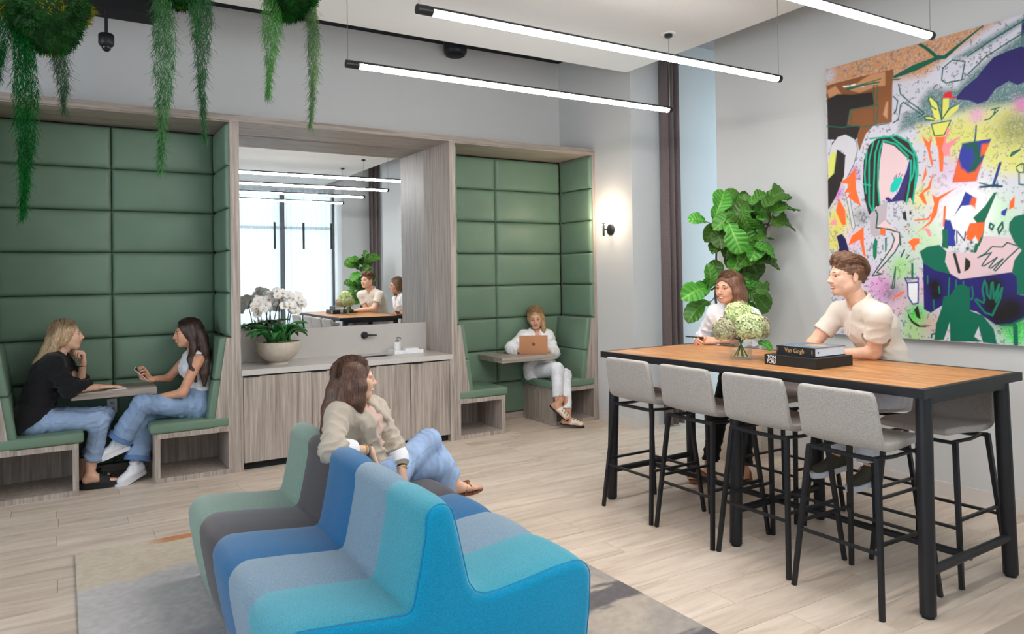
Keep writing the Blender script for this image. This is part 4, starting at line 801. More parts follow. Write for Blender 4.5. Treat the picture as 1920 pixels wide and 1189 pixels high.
def fig_tree(base, leaves, label, trunks, pot=True, view=(-.52, -.85, .25), seed=0):
    rs = random.Random(seed)
    t = empty('fiddle_leaf_fig', base, label, 'plant', 'fiddle-leaf figs')
    bv = Vector(base)
    pm = plain('beige_planter_glaze', (206, 190, 174), .6, var=.03)
    MB().lathe([(.0, .0), (.16, .0), (.205, .10), (.21, .34), (.20, .36), (.185, .36), (.185, .33), (0, .33)], tuple(bv), 32).build('planter', pm, t, True)
    MB().lathe([(.184, .332), (.10, .345), (0, .35)], tuple(bv), 20).build('soil', plain('potting_soil', (58, 44, 36), 1.0, bmp=.6, bscale=50), t, True)
    tops = []
    for pts in trunks:
        MB().tube(pts, [.016-.009*i/(len(pts)-1) for i in range(len(pts))], 8).build('trunk', M['bark'], t, True)
        for a, b in zip(pts[:-1], pts[1:]):
            for k in range(6): tops.append(Vector(a).lerp(Vector(b), k/5))
    for i, (p, d, l) in enumerate(leaves):
        p = Vector(p); d = Vector(d)
        nv = (Vector(view)*1.0+Vector((rs.uniform(-.8, .8), rs.uniform(-.5, .4), rs.uniform(-.1, 1.1)))).normalized()
        d2 = (d+Vector((rs.uniform(-.2, .2), rs.uniform(-.5, .2), rs.uniform(-.15, .15)))).normalized()
        R = frame(d2, nv); st = p-d2*l*.5
        o = bpy.data.objects.new('leaf', LM[i % 4]); COL.objects.link(o); o.parent = t
        l *= 1.0; o.matrix_local = Matrix.Translation(st-bv) @ R.to_4x4() @ Matrix.Scale(l, 4)
        near = min(tops, key=lambda q: (q-st).length+.3*max(0, q.z-st.z))
        if (near-st).length > .02:
            mid = near.lerp(st, .5)+Vector((0, 0, -.02))
            MB().tube([near, mid, st+d2*.01], [.006, .004, .003], 5).build('leaf_stem', M['bark'], t, True)
    return t
fig_tree((4.97, 4.42, 0), LEAVES, 'tall fiddle-leaf fig in a beige planter behind the woman at the table',
         [[(4.97, 4.44, .3), (4.90, 4.50, .9), (4.83, 4.50, 1.4), (4.80, 4.45, 1.8), (4.86, 4.42, 2.08)], [(4.99, 4.40, .3), (5.02, 4.40, 1.0), (5.06, 4.36, 1.5), (5.10, 4.25, 1.8), (5.10, 4.12, 2.06)], [(4.96, 4.40, .3), (4.99, 4.36, 1.2), (4.98, 4.30, 1.7), (4.98, 4.30, 2.15)]], seed=2)
rs = random.Random(11); lv2 = []
for k in range(46):
    a = rs.uniform(0, 2*PI); r = rs.uniform(.10, .42); z = rs.uniform(1.0, 2.0); r *= .6+.5*min(1, (2.15-z)/.6)
    lv2.append(((4.72+r*math.cos(a)*.62, 1.12+r*math.sin(a), z), (math.cos(a), math.sin(a), rs.uniform(-.4, .7)), rs.uniform(.22, .30)))
fig_tree((4.72, 1.12, 0), lv2, 'second fiddle-leaf fig seen in the mirror behind the man', [[(4.72, 1.12, .3), (4.69, 1.1, 1.0), (4.73, 1.14, 1.95)], [(4.75, 1.12, .3), (4.80, 1.2, 1.1), (4.80, 1.25, 1.8)]], view=(-.3, .8, .3), seed=5)

# ------------------------------------------------------------------ hydrangeas in a glass vase
vz = 1.0545; vc = (3.672, 3.215)
vs_ = empty('glass_vase', (vc[0], vc[1], vz), 'clear glass cylinder vase holding the hydrangeas', 'vase')
MB().lathe([(0, vz), (.066, vz), (.068, vz+.01), (.068, vz+.145), (.0665, vz+.147)], (vc[0], vc[1], 0), 36).build('glass_wall', M['glass'], vs_, True)
MB().lathe([(0, vz+.013), (.063, vz+.014), (.063, vz+.06), (0, vz+.06)], (vc[0], vc[1], 0), 28).build('water', glass_mat('vase_water', (.90, .95, .93)), vs_, True)
HYD = [((-.085, .05, .115), .078, (186, 190, 140), 'dusty green hydrangea head at the left of the bouquet'), ((.0, -.075, .135), .094, (216, 228, 168), 'pale lime hydrangea head at the front of the bouquet'),
       ((.09, -.055, .125), .080, (198, 200, 156), 'green hydrangea head with pinkish tinges at the right of the bouquet'), ((.005, .02, .205), .088, (214, 230, 160), 'lime hydrangea head at the top of the bouquet'), ((.05, .09, .13), .070, (180, 196, 140), 'green hydrangea head at the back of the bouquet'),
       ((-.03, .10, .12), .066, (184, 200, 140), 'green hydrangea head hidden behind the left bloom')]
for i, (off, R, c, lb) in enumerate(HYD):
    ctr = Vector((vc[0]+off[0], vc[1]+off[1], vz+.07+off[2]))
    t = empty('hydrangea', tuple(ctr), lb, 'flower', 'hydrangeas in the glass vase')
    MB().tube([(vc[0]-off[0]*.4, vc[1]-off[1]*.4, vz+.016), (vc[0]+off[0]*.15, vc[1]+off[1]*.15, vz+.12), tuple(ctr-Vector((0, 0, R*.4)))], .004, 6).build('stem', plain('flower_stem', (96, 120, 60), .7), t, True)
    rs = random.Random(i); vs = []; fs = []; cl = []
    nf = 130
    for k in range(nf):
        zz = 1-1.7*(k+.5)/nf; ph = k*2.39996; rr = math.sqrt(1-zz*zz); nrm = Vector((rr*math.cos(ph), rr*math.sin(ph), zz))
        pos = ctr+nrm*R*rs.uniform(.86, 1.04); nrm = (nrm+Vector((rs.uniform(-.3, .3), rs.uniform(-.3, .3), rs.uniform(-.3, .3)))).normalized()
        Fm = frame(nrm.orthogonal(), nrm); s = R*.20*rs.uniform(.85, 1.2); a0 = rs.uniform(0, 6.28)
        tone = rs.uniform(.78, 1.12); pinkish = rs.random()*(.5 if i in (0, 2) else .12)
        cc = L3(c)*tone*(1-pinkish)+L3((190, 150, 160))*tone*pinkish
        for q in range(4):
            a = a0+q*PI/2; b = len(vs)
            for (r_, da, h) in ((0, 0, 0), (.62, -.62, .10), (1.05, -.42, .05), (1.15, 0, 0.0), (1.05, .42, .05), (.62, .62, .10)):
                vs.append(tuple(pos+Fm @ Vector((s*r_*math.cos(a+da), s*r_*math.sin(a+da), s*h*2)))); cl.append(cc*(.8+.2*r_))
            fs.append(tuple(range(b, b+6)))
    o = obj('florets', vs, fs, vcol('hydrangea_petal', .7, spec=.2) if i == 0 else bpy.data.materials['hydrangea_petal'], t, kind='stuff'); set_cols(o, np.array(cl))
    core = [(R*.82*math.sin(PI*k/10), -R*.82*math.cos(PI*k/10)) for k in range(11)]
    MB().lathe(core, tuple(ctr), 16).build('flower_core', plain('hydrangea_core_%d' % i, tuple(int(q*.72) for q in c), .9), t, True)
    if i == 2:
        lf = bpy.data.objects.new('leaf', LM[1]); COL.objects.link(lf); lf.parent = t
        lf.matrix_local = Matrix.Translation((-.02, -.02, -.09)) @ frame((.6, -.5, -.35), (-.4, -.6, .6)).to_4x4() @ Matrix.Scale(.10, 4)

# ------------------------------------------------------------------ books
def text(name, body, size, loc, rotm, mat, parent, ext=.0003, bold=0, sx=1.0, space=1.0):
    cu = bpy.data.curves.new(name, 'FONT'); cu.body = body; cu.size = size; cu.extrude = ext; cu.offset = bold; cu.space_character = space
    cu.space_line = .8
    me_o = bpy.data.objects.new(name+'_tmp', cu); COL.objects.link(me_o)
    dg = bpy.context.evaluated_depsgraph_get(); me = bpy.data.meshes.new_from_object(me_o.evaluated_get(dg)); bpy.data.objects.remove(me_o)
    o = bpy.data.objects.new(name, me); COL.objects.link(o); me.materials.clear(); me.materials.append(mat)
    o.parent = parent; o.matrix_local = Matrix.Translation(Vector(loc)-wloc(parent)) @ rotm.to_4x4() @ Matrix.Diagonal((sx, 1, 1, 1))
    return o
M['bookblack'] = plain('black_book_cloth', (24, 23, 24), .5); M['page'] = plain('page_edges', (228, 230, 236), .8, var=.04, vscale=200)
M['gold'] = plain('gold_print', (206, 168, 108), .5); M['printwhite'] = plain('white_print', (240, 240, 240), .6)
rotS = Matrix(((0, 0, -1), (-1, 0, 0), (0, 1, 0)))            # text on a face looking towards -x, reading along -y
bk = empty('slipcase_book', (3.73, 2.77, 1.0545), 'large black slipcase book lying flat on the table', 'book')
b0 = (3.573, 2.598, 1.0545); b1 = (3.905, 2.952, 1.1125)
bx('slipcase', b0, b1, M['bookblack'], bk, .0015)
bx('page_block', (b0[0]+.004, b0[1]-.0006, b0[2]+.006), (b1[0]-.004, b0[1]+.01, b1[2]-.006), M['bookblack'], bk)
text('spine_title', 'TOM', .032, (b0[0]-.0006, 2.932, 1.0865), rotS, M['printwhite'], bk, sx=.95, space=.9)
text('spine_title', 'FORD', .032, (b0[0]-.0006, 2.932, 1.0625), rotS, M['printwhite'], bk, sx=.8, space=.88)
b2 = empty('art_book', (3.78, 2.78, 1.113), 'hardback art book with gold spine title stacked on the black slipcase', 'book')
c0 = (3.620, 2.640, 1.1132); c1 = (3.900, 2.900, 1.1662)
bx('page_block', (c0[0]+.004, c0[1]+.004, c0[2]+.004), (c1[0]-.004, c1[1]-.004, c1[2]-.004), M['page'], b2)
bx('cover', (c0[0], c0[1], c1[2]-.004), c1, plain('glossy_blue_grey_cover', (92, 112, 132), .25, var=.25, vscale=8), b2, .0008)
bx('cover', c0, (c1[0], c1[1], c0[2]+.004), M['bookblack'], b2, .0008)
bx('spine', (c0[0]-.002, c0[1], c0[2]), (c0[0]+.004, c1[1], c1[2]), M['bookblack'], b2, .0008)
MB().lathe([(.0, 1.1664), (.055, 1.1664), (.05, 1.1667), (0, 1.1667)], (3.79, 2.76, 0), 24).build('cover_portrait', plain('ochre_print', (196, 150, 84), .4, var=.3, vscale=20), b2)
text('spine_title', 'Van Gogh', .036, (c0[0]-.0025, 2.842, 1.131), rotS, M['gold'], b2, sx=.92)
text('spine_author', 'ARTS', .009, (c0[0]-.0025, 2.892, 1.136), rotS @ Matrix.Rotation(PI/2, 3, 'Z'), M['gold'], b2)
bx('publisher_mark', (c0[0]-.0026, 2.655, 1.128), (c0[0]-.0022, 2.660, 1.152), M['gold'], b2)
MB().lathe([(.006, 0), (.006, .0008), (0, .0008)], (3.655, c0[1]+.0035, 1.138), 12, 'y').build('page_dot', M['bookblack'], b2)

# ------------------------------------------------------------------ orchid bowl
oc = (1.655, 6.735, .847)
ob = empty('orchid_bowl', oc, 'round beige ceramic bowl planted with white orchids on the counter', 'plant')
MB().lathe([(0, 0), (.085, 0), (.088, .012), (.07, .02), (.11, .035), (.165, .085), (.192, .15), (.194, .195), (.188, .199), (.182, .195), (.180, .155), (0, .15)], oc, 40).build('bowl', plain('beige_stoneware', (196, 184, 168), .45, var=.04, vscale=20), ob, True)
MB().lathe([(.180, .165), (.14, .19), (.06, .205), (0, .205)], oc, 28).build('moss', plain('bowl_moss', (74, 92, 40), 1, var=.4, vscale=60, bmp=1, bscale=90), ob, True)
M['oleaf'] = plain('orchid_leaf', (40, 112, 48), .3, var=.2, vscale=5); M['spike'] = plain('orchid_spike', (64, 58, 52), .7)
def strap_leaf():
    vs = []; fs = []; n = 9
    for i in range(n):
        t = i/(n-1); wd = .21*math.sin(PI*(t*.92+.06))**.7
        for u in (-1, -.5, 0, .5, 1): vs.append((t, u*wd, .50*math.sin(t*2.0)-.50*t*t+.12*abs(u)))
    for i in range(n-1):
        for j in range(4): fs.append((i*5+j, i*5+j+1, (i+1)*5+j+1, (i+1)*5+j))
    me = bpy.data.meshes.new('orchid_leaf'); me.from_pydata(vs, [], fs); me.polygons.foreach_set('use_smooth', [True]*len(fs)); me.materials.append(M['oleaf'])
    bm = bmesh.new(); bm.from_mesh(me); bmesh.ops.solidify(bm, geom=list(bm.faces), thickness=.02); bm.to_mesh(me); bm.free(); return me
OL = strap_leaf(); rs = random.Random(3)
for k in range(17):
    a = k*2.4+rs.uniform(-.3, .3); r = rs.uniform(.02, .11); l = rs.uniform(.18, .25)
    o = bpy.data.objects.new('leaf', OL); COL.objects.link(o); o.parent = ob
    o.matrix_local = Matrix.Translation((r*math.cos(a), r*math.sin(a), .19)) @ Matrix.Rotation(a, 4, 'Z') @ Matrix.Rotation(rs.uniform(-.95, -.15), 4, 'Y') @ Matrix.Scale(l, 4)
def blossom():
    vs = []; fs = []; cl = []
    def petal(a, l, wd, lift, c):
        b = len(vs); d = Vector((math.cos(a), math.sin(a), lift)); s = Vector((-math.sin(a), math.cos(a), 0)); n = 6
        for i in range(n):
            t = i/(n-1); q = wd*math.sin(PI*(t*.86+.08))**.8
            for u in (-1, 0, 1): vs.append(tuple(d*(l*t)+s*(q*u)+Vector((0, 0, .14*t*(1-t)*l*4-.10*abs(u)*q)))); cl.append(c)
        for i in range(n-1):
            for j in range(2): fs.append((b+i*3+j, b+i*3+j+1, b+i*3+4+j, b+i*3+3+j))
    w1 = L3((238, 236, 232))
    petal(PI*.02, 1, .62, .10, w1); petal(PI*.98, 1, .62, .10, w1)
    for a in (PI*.5, PI*1.27, PI*1.73): petal(a, .95, .36, -.05, w1*.97)
    petal(PI*1.5, .38, .16, .6, L3((232, 196, 90))); petal(PI*1.2, .25, .1, .9, L3((225, 150, 110))); petal(PI*1.8, .25, .1, .9, L3((225, 150, 110)))
    me = bpy.data.meshes.new('blossom'); me.from_pydata(vs, [], fs); me.polygons.foreach_set('use_smooth', [True]*len(fs)); me.update()
    a = me.color_attributes.new('Col', 'FLOAT_COLOR', 'POINT'); c = np.ones((len(cl), 4), np.float32); c[:, :3] = np.array(cl); a.data.foreach_set('color', c.ravel())
    me.materials.append(vcol('orchid_petal', .6)); return me
OB = blossom()
SP = [(-.13, -.03, .52), (-.07, .06, .58), (0.0, -.05, .60), (.05, .04, .56), (.11, -.04, .57), (.15, .04, .50)]
for i, (dx, dy, h) in enumerate(SP):
    lean = Vector((dx*1.2, dy*1.0-.02, 0))
    p0 = Vector(oc)+Vector((dx*.45, dy*.6, .19)); top = Vector(oc)+Vector((dx, dy, .19+h*.72))
    end = top+Vector((.06 if dx >= 0 else -.06, -.05, -.10))
    MB().tube([p0, p0.lerp(top, .5), top, top.lerp(end, .5)+Vector((0, 0, .03)), end], [.005, .0045, .004, .003, .002], 6).build('flower_spike', M['spike'], ob, True)
    for k in range(11):
        t = k/10; base = top.lerp(end, t)+Vector((rs.uniform(-.05, .05), rs.uniform(-.05, .05), rs.uniform(-.03, .05)))
        nrm = Vector((rs.uniform(-.6, .7), -.9+rs.uniform(-.3, .7), rs.uniform(-.2, .5)))
        o = bpy.data.objects.new('blossom', OB); COL.objects.link(o); o.parent = ob
        o.matrix_local = Matrix.Translation(base-Vector(oc)) @ frame((rs.uniform(-.3, .3)+1, 0, rs.uniform(-.3, .3)), nrm).to_4x4() @ Matrix.Scale(rs.uniform(.040, .050), 4)

# ------------------------------------------------------------------ hanging moss
def fibres(name, gen, n, parent, cols, seed, **kw):
    """gen(rs) -> list of points of one fibre, radius"""
    rs = random.Random(seed); vs = []; fs = []; cl = []
    for _ in range(n):
        pts, r, c = gen(rs); b = len(vs); m = len(pts)
        t = (pts[-1]-pts[0]).normalized(); s = t.orthogonal().normalized(); q = t.cross(s)
        for i, p in enumerate(pts):
            rr = r*(1-.75*i/(m-1))
            for k in range(3): vs.append(tuple(p+(s*math.cos(2.094*k)+q*math.sin(2.094*k))*rr)); cl.append(c)
        for i in range(m-1):
            for k in range(3): fs.append((b+i*3+k, b+i*3+(k+1) % 3, b+i*3+3+(k+1) % 3, b+i*3+3+k))
    if 'moss_fibre' not in bpy.data.materials: vcol('moss_fibre', .9, spec=.1)
    o = obj(name, vs, fs, bpy.data.materials['moss_fibre'], parent, **kw); set_cols(o, np.array(cl)); return o
def strand(top, length, w0, cols, label, seed, n=1500):
    top = Vector(top); rs0 = random.Random(seed); ph = rs0.uniform(0, 6)
    cen = lambda t: top+Vector((.018*math.sin(3*t+ph)*t, .015*math.cos(4*t+ph)*t, -length*t))
    wid = lambda t: w0*(1.0-.15*math.sin(6*t+ph))*(1-t)**.55*(.75+.5*math.exp(-((t-.35)/.3)**2))*.9
    def gen(rs):
        t = rs.random()**1.35; c = cen(t); a = rs.uniform(0, 2*PI); w = wid(t)*math.sqrt(rs.random())
        p = c+Vector((w*math.cos(a), w*math.sin(a), 0)); l = rs.uniform(.03, .085)*(1-.3*t)
        d = Vector((rs.gauss(0, .42), rs.gauss(0, .42), -1+rs.gauss(0, .35))).normalized(); k = Vector((rs.gauss(0, .3), rs.gauss(0, .3), -.2))
        pts = [p, p+d*l*.5, p+(d+k).normalized()*l]
        q = cols[rs.randrange(len(cols))]; return pts, rs.uniform(.0009, .0016), L3(q)*rs.uniform(.6, 1.25)
    return fibres('hanging_moss', gen, n, None, cols, seed, label=label, cat='hanging moss', group='trailing moss strands')
GR = [(62, 120, 62), (84, 140, 84), (46, 100, 52), (104, 150, 96)]; GD = [(10, 84, 30), (18, 100, 40), (34, 120, 50), (8, 66, 26)]; GL = [(86, 150, 70), (110, 160, 90), (60, 130, 50)]
strand((-.14, 3.98, 2.76), .85, .062, GD, 'longest dark green moss strand trailing from the left moss ball', 1, 2600)
strand((0.0, 4.02, 2.76), .35, .042, [(70, 96, 70), (46, 84, 50), (90, 110, 84)], 'short grey-green moss strand at the right of the left moss ball', 2, 700)
strand((-.225, 4.0, 2.95), .42, .06, GD, 'dark green moss strand cut by the left picture edge', 3, 1300)
strand((.438, 4.0, 3.09), .93, .062, GR, 'thick grey-green moss strand hanging over the left booth seam', 4, 2400)
strand((.624, 4.0, 3.12), .81, .048, [(60, 104, 66), (46, 86, 54), (84, 130, 84)], 'long moss strand hanging just left of the booth post', 5, 1900)
strand((.580, 3.97, 3.12), .28, .045, GR, 'short grey-green moss tuft under the middle moss ball', 6, 700)
strand((.966, 4.0, 3.18), .60, .055, GL, 'bright green moss strand tapering above the mirror', 7, 1500)
strand((1.187, 4.0, 3.10), .66, .036, [(74, 110, 78), (96, 130, 84), (120, 150, 90)], 'thin moss strand hanging at the right of the moss cluster', 8, 1400)
def moss_ball(c, R, label, seed, patch):
    c = Vector(c); t = empty('moss_ball', tuple(c-Vector((0, 0, R))), label, 'moss ball', 'suspended moss balls'); rs = random.Random(seed)
    lump = lambda d: 1+.10*math.sin(4*d.x+seed)+.08*math.sin(6*d.y+2*seed)+.06*math.cos(7*d.z)
    vs = []; fs = []; n, m = 20, 28
    for i in range(n+1):
        for j in range(m):
            th, ph = PI*i/n, 2*PI*j/m; d = Vector((math.sin(th)*math.cos(ph), math.sin(th)*math.sin(ph), math.cos(th))); vs.append(tuple(c+d*R*lump(d)))
    for i in range(n):
        for j in range(m): fs.append((i*m+j, i*m+(j+1) % m, (i+1)*m+(j+1) % m, (i+1)*m+j))
    obj('moss_core', vs, fs, plain('moss_core_%d' % seed, (26, 56, 20), 1, var=.5, vscale=18, bmp=1, bscale=60), t, smooth=True)
    def gen(r_):
        d = Vector((r_.gauss(0, 1), r_.gauss(0, 1), r_.gauss(-.35, 1))).normalized(); p = c+d*R*lump(d)*.98
        q = (d+Vector((r_.gauss(0, .5), r_.gauss(0, .5), r_.gauss(-.3, .5)))).normalized(); l = r_.uniform(.012, .032)
        f = math.sin(5*d.x+seed)+math.sin(4*d.z+2)+math.cos(5*d.y)
        cc = (150, 142, 26) if f > .9 and patch else ((26, 92, 26) if f > -.4 else (16, 68, 18)); return [p, p+q*l*.6, p+q*l], .0022, L3(cc)*r_.uniform(.5, 1.3)
    fibres('moss_fibres', gen, 4200, t, None, seed, kind='stuff')
    MB().tube([tuple(c), (c.x, c.y, 3.6)], .004, 6).build('hanger', M['black'], t)
moss_ball((-.055, 4.0, 2.885), .185, 'large round moss ball at the upper left corner', 1, True)
moss_ball((.536, 4.03, 3.15), .135, 'middle moss ball mostly above the picture edge', 2, True)
moss_ball((1.085, 4.03, 3.165), .125, 'right-hand moss ball next to the white ceiling', 3, False)

# ------------------------------------------------------------------ laptop
def laptop():
    cx, cy_, z = 4.315, 6.61, .7575; t = empty('laptop', (cx, cy_, z), 'rose-gold laptop open on the small booth table', 'laptop')
    al = plain('rose_gold_aluminium', (206, 150, 112), .35, metal=.35, var=.02)
    MB().box((cx-.152, cy_+.002, z), (cx+.152, cy_+.212, z+.012), .004).build('base', al, t)
    bx('keyboard', (cx-.13, cy_+.03, z+.0121), (cx+.13, cy_+.125, z+.0128), M['gap'], t)
    R = Matrix.Rotation(math.radians(16), 3, 'X')
    def rv(p): q = R @ Vector((p[0], p[1], p[2])); return (cx+q.x, cy_+q.y, z+.010+q.z)
    lid = MB().box((-.152, -.003, 0), (.152, .003, .205), .0025); lid.v = [rv(p) for p in lid.v]; ld = lid.build('lid', al, t)
    scr = MB().box((-.145, .0031, .008), (.145, .0036, .198)); scr.v = [rv(p) for p in scr.v]; scr.build('screen', emit('lit_display', (190, 205, 225), .6), ld)
    # bitten-apple emblem
    pts = []
    for k in range(48):
        a = 2*PI*k/48; r = .0165*(1+.05*math.cos(2*a)-.13*math.exp(-((a-PI/2)/.28)**2)-.09*math.exp(-((a-1.5*PI)/.22)**2))
        x, y = r*math.cos(a), r*1.06*math.sin(a); dx, dy = x+.0175, y-.002      # bite on the side seen at right from behind
        if math.hypot(dx, dy) < .0075: q = .0075/max(1e-5, math.hypot(dx, dy)); x, y = -.0175+dx*q, .002+dy*q
        pts.append((x, y))
    mbk = MB(); mbk.prism([(x, y+.103) for x, y in pts], 'y', -.0036, -.0031)
    lf = [(.001+.0085*math.sin(PI*k/8)*(.5)+.006*k/8, .0175+.010*k/8) for k in range(9)]+[(.001+.006*k/8-.0045*math.sin(PI*k/8), .0175+.010*k/8) for k in range(7, 0, -1)]
    mbk.prism([(-x, y+.103) for x, y in lf], 'y', -.0036, -.0031); mbk.v = [rv(p) for p in mbk.v]
    mbk.build('emblem', plain('emblem_dark_metal', (120, 84, 64), .2, metal=.5), ld)
    t.rotation_euler.z = math.radians(-31)
laptop()
# ------------------------------------------------------------------ people: implicit-surface modelling
GUIDES = []
for _y in (-.075, -.06, -.045, -.03, -.012, .012, .03, .045, .06, .075):
    _c = math.sqrt(max(0, 1-(_y/.088)**2)); _g = []
    for _a in (52, 70, 95, 122, 150, 180, 205):
        _g.append((-.020+.107*_c*math.cos(math.radians(_a)), _y*(1.0 if _a < 150 else .95), .036+.095*_c*math.sin(math.radians(_a))))
    GUIDES.append(_g)
GUIDES_M = GUIDES; GUIDES = []
for _s in (-1, 1):
    for _x in (.066, .056, .046, .036, .026, .015, .004, -.008, -.020, -.032, -.044, -.056, -.068, -.080, -.092):
        _c = math.sqrt(max(0, 1-((_x+.020)/.110)**2)); _g = []
        for _a in (86, 66, 44, 22, 0, -16):
            _q = math.sin(math.radians(_a)); _g.append((_x-.030*(1-max(0, _q)), _s*.089*_c*math.cos(math.radians(_a)), .036+.097*_c*_q))
        GUIDES.append(_g)
class Field:
    def __init__(s, lo, hi, h):
        s.lo = np.array(lo, float); s.h = h; s.n = (np.ceil((np.array(hi)-s.lo)/h)+1).astype(int)
        s.ax = [s.lo[i]+h*np.arange(s.n[i]) for i in range(3)]; s.D = np.full(s.n, 1.0)
    def put(s, blo, bhi, fn, k=0.02, op='u'):
        a = np.maximum(0, np.floor((np.array(blo)-s.lo)/s.h).astype(int)); b = np.minimum(s.n, np.ceil((np.array(bhi)-s.lo)/s.h).astype(int)+1)
        if np.any(b <= a): return
        x = s.ax[0][a[0]:b[0], None, None]; y = s.ax[1][None, a[1]:b[1], None]; z = s.ax[2][None, None, a[2]:b[2]]
        d = fn(x, y, z); sl = (slice(a[0], b[0]), slice(a[1], b[1]), slice(a[2], b[2])); e = s.D[sl]
        if op == 'u':
            hh = np.clip(.5+.5*(e-d)/k, 0, 1); s.D[sl] = e*(1-hh)+d*hh-k*hh*(1-hh)
        else:
            d = -d; hh = np.clip(.5-.5*(e-d)/k, 0, 1); s.D[sl] = e*(1-hh)+d*hh+k*hh*(1-hh)
    def cap(s, a, b, ra, rb=None, k=0.02, op='u', w=None, fa=1.0, fb=None):
        """tapered capsule; w = axis along which the section is scaled by fa..fb"""
        a = np.array(a, float); b = np.array(b, float); rb = ra if rb is None else rb; fb = fa if fb is None else fb
        m = max(ra*max(fa, 1), rb*max(fb, 1))+k+2*s.h; ba = b-a; bb = max(ba @ ba, 1e-9)
        W = None if w is None else np.array(w, float)/np.linalg.norm(w)
        def fn(x, y, z):
            px, py, pz = x-a[0], y-a[1], z-a[2]
            t = np.clip((px*ba[0]+py*ba[1]+pz*ba[2])/bb, 0, 1); qx, qy, qz = px-ba[0]*t, py-ba[1]*t, pz-ba[2]*t
            q2 = qx*qx+qy*qy+qz*qz; r = ra+(rb-ra)*t
            if W is None: return np.sqrt(q2)-r
            cw = qx*W[0]+qy*W[1]+qz*W[2]; f = fa+(fb-fa)*t
            return (np.sqrt(np.maximum(q2-cw*cw, 0)+(cw/f)**2)-r)*np.minimum(1, np.sqrt(f)*.9+.1)
        s.put(np.minimum(a, b)-m, np.maximum(a, b)+m, fn, k, op)
    def ell(s, c, r, R=None, k=0.02, op='u'):
        c = np.array(c, float); r = np.array(r, float); R = np.eye(3) if R is None else np.array(R, float); m = r.max()+k+2*s.h; mr = r.min()
        def fn(x, y, z):
            px, py, pz = x-c[0], y-c[1], z-c[2]; q = [(px*R[0, i]+py*R[1, i]+pz*R[2, i])/r[i] for i in range(3)]
            return (np.sqrt(q[0]**2+q[1]**2+q[2]**2)-1)*mr
        s.put(c-m, c+m, fn, k, op)
    def plane(s, p, n, k=0.004):
        """keep the side the normal points away from"""
        p = np.array(p, float); n = np.array(n, float)/np.linalg.norm(n)
        d = (s.ax[0][:, None, None]-p[0])*n[0]+(s.ax[1][None, :, None]-p[1])*n[1]+(s.ax[2][None, None, :]-p[2])*n[2]
        s.D = np.maximum(s.D, d)
    def trim(s, p, n, r):
        """cut by a plane only within radius r of p"""
        p = np.array(p, float); n = np.array(n, float)/np.linalg.norm(n)
        def fn(x, y, z):
            d = (x-p[0])*n[0]+(y-p[1])*n[1]+(z-p[2])*n[2]
            return np.maximum(-d, np.sqrt((x-p[0])**2+(y-p[1])**2+(z-p[2])**2)-r)
        s.put(p-r-.02, p+r+.02, fn, 0.002, 's')
    def mesh(s):
        D = s.D; S = D < 0; n = s.n; cn = n-1
        cnt = np.zeros(cn.prod()); acc = np.zeros((cn.prod(), 3)); quads = []
        strd = np.array([cn[1]*cn[2], cn[2], 1])
        for ax in range(3):
            sl0 = [slice(None)]*3; sl1 = [slice(None)]*3; sl0[ax] = slice(0, -1); sl1[ax] = slice(1, None)
            X = np.argwhere(S[tuple(sl0)] != S[tuple(sl1)])
            if len(X) == 0: continue
            X1 = X.copy(); X1[:, ax] += 1
            d0 = D[X[:, 0], X[:, 1], X[:, 2]]; d1 = D[X1[:, 0], X1[:, 1], X1[:, 2]]; t = d0/(d0-d1)
            P = X.astype(float); P[:, ax] += t
            o1, o2 = (ax+1) % 3, (ax+2) % 3; ids = []; ok = np.ones(len(X), bool)
            for da, db in ((-1, -1), (0, -1), (0, 0), (-1, 0)):
                cI = X.copy(); cI[:, o1] += da; cI[:, o2] += db
                good = np.all((cI >= 0) & (cI < cn), axis=1); ok &= good
                f = cI @ strd; ids.append(f); g = f[good]
                cnt += np.bincount(g, minlength=len(cnt))
                for c in range(3): acc[:, c] += np.bincount(g, weights=P[good, c], minlength=len(cnt))
            Q = np.stack(ids, 1)[ok]; fl_ = S[X[:, 0], X[:, 1], X[:, 2]][ok]
            quads.append(np.where(fl_[:, None], Q, Q[:, ::-1]))
        idx = np.nonzero(cnt)[0]; mp = np.full(len(cnt), -1); mp[idx] = np.arange(len(idx))
        V = acc[idx]/cnt[idx][:, None]*s.h+s.lo
        return V, mp[np.concatenate(quads)]
def vnormals(V, Fq):
    n = np.cross(V[Fq[:, 2]]-V[Fq[:, 0]], V[Fq[:, 3]]-V[Fq[:, 1]]); N = np.zeros_like(V)
    for i in range(4):
        for c in range(3): N[:, c] += np.bincount(Fq[:, i], weights=n[:, c], minlength=len(V))
    return N/np.maximum(np.linalg.norm(N, axis=1), 1e-12)[:, None]
def relax(V, Fq, it=2, w=.5):
    for _ in range(it):
        A = np.zeros_like(V); c = np.bincount(Fq.ravel(), minlength=len(V)).astype(float)*2
        for i in range(4):
            for j in (1, 3):
                for k in range(3): A[:, k] += np.bincount(Fq[:, i], weights=V[Fq[:, (i+j) % 4], k], minlength=len(V))
        V = V*(1-w)+A/np.maximum(c, 1)[:, None]*w
    return V
def folds(V, Fq, amp, sc=22, seed=0, dirv=(0, 0, 1)):
    rs = np.random.RandomState(seed); N = vnormals(V, Fq); d = np.zeros(len(V))
    for o, (a, f) in enumerate(((1, 1), (.6, 1.9), (.35, 3.3))):
        k = rs.normal(size=3); k -= np.array(dirv)*(k @ np.array(dirv))*.6; k *= sc*f/np.linalg.norm(k); k2 = rs.normal(size=3)*sc*f*.35
        d += a*np.sin(V @ k+1.6*np.sin(V @ k2+rs.rand()*6)+rs.rand()*6)
    return V+N*(amp*(d/1.6))[:, None]
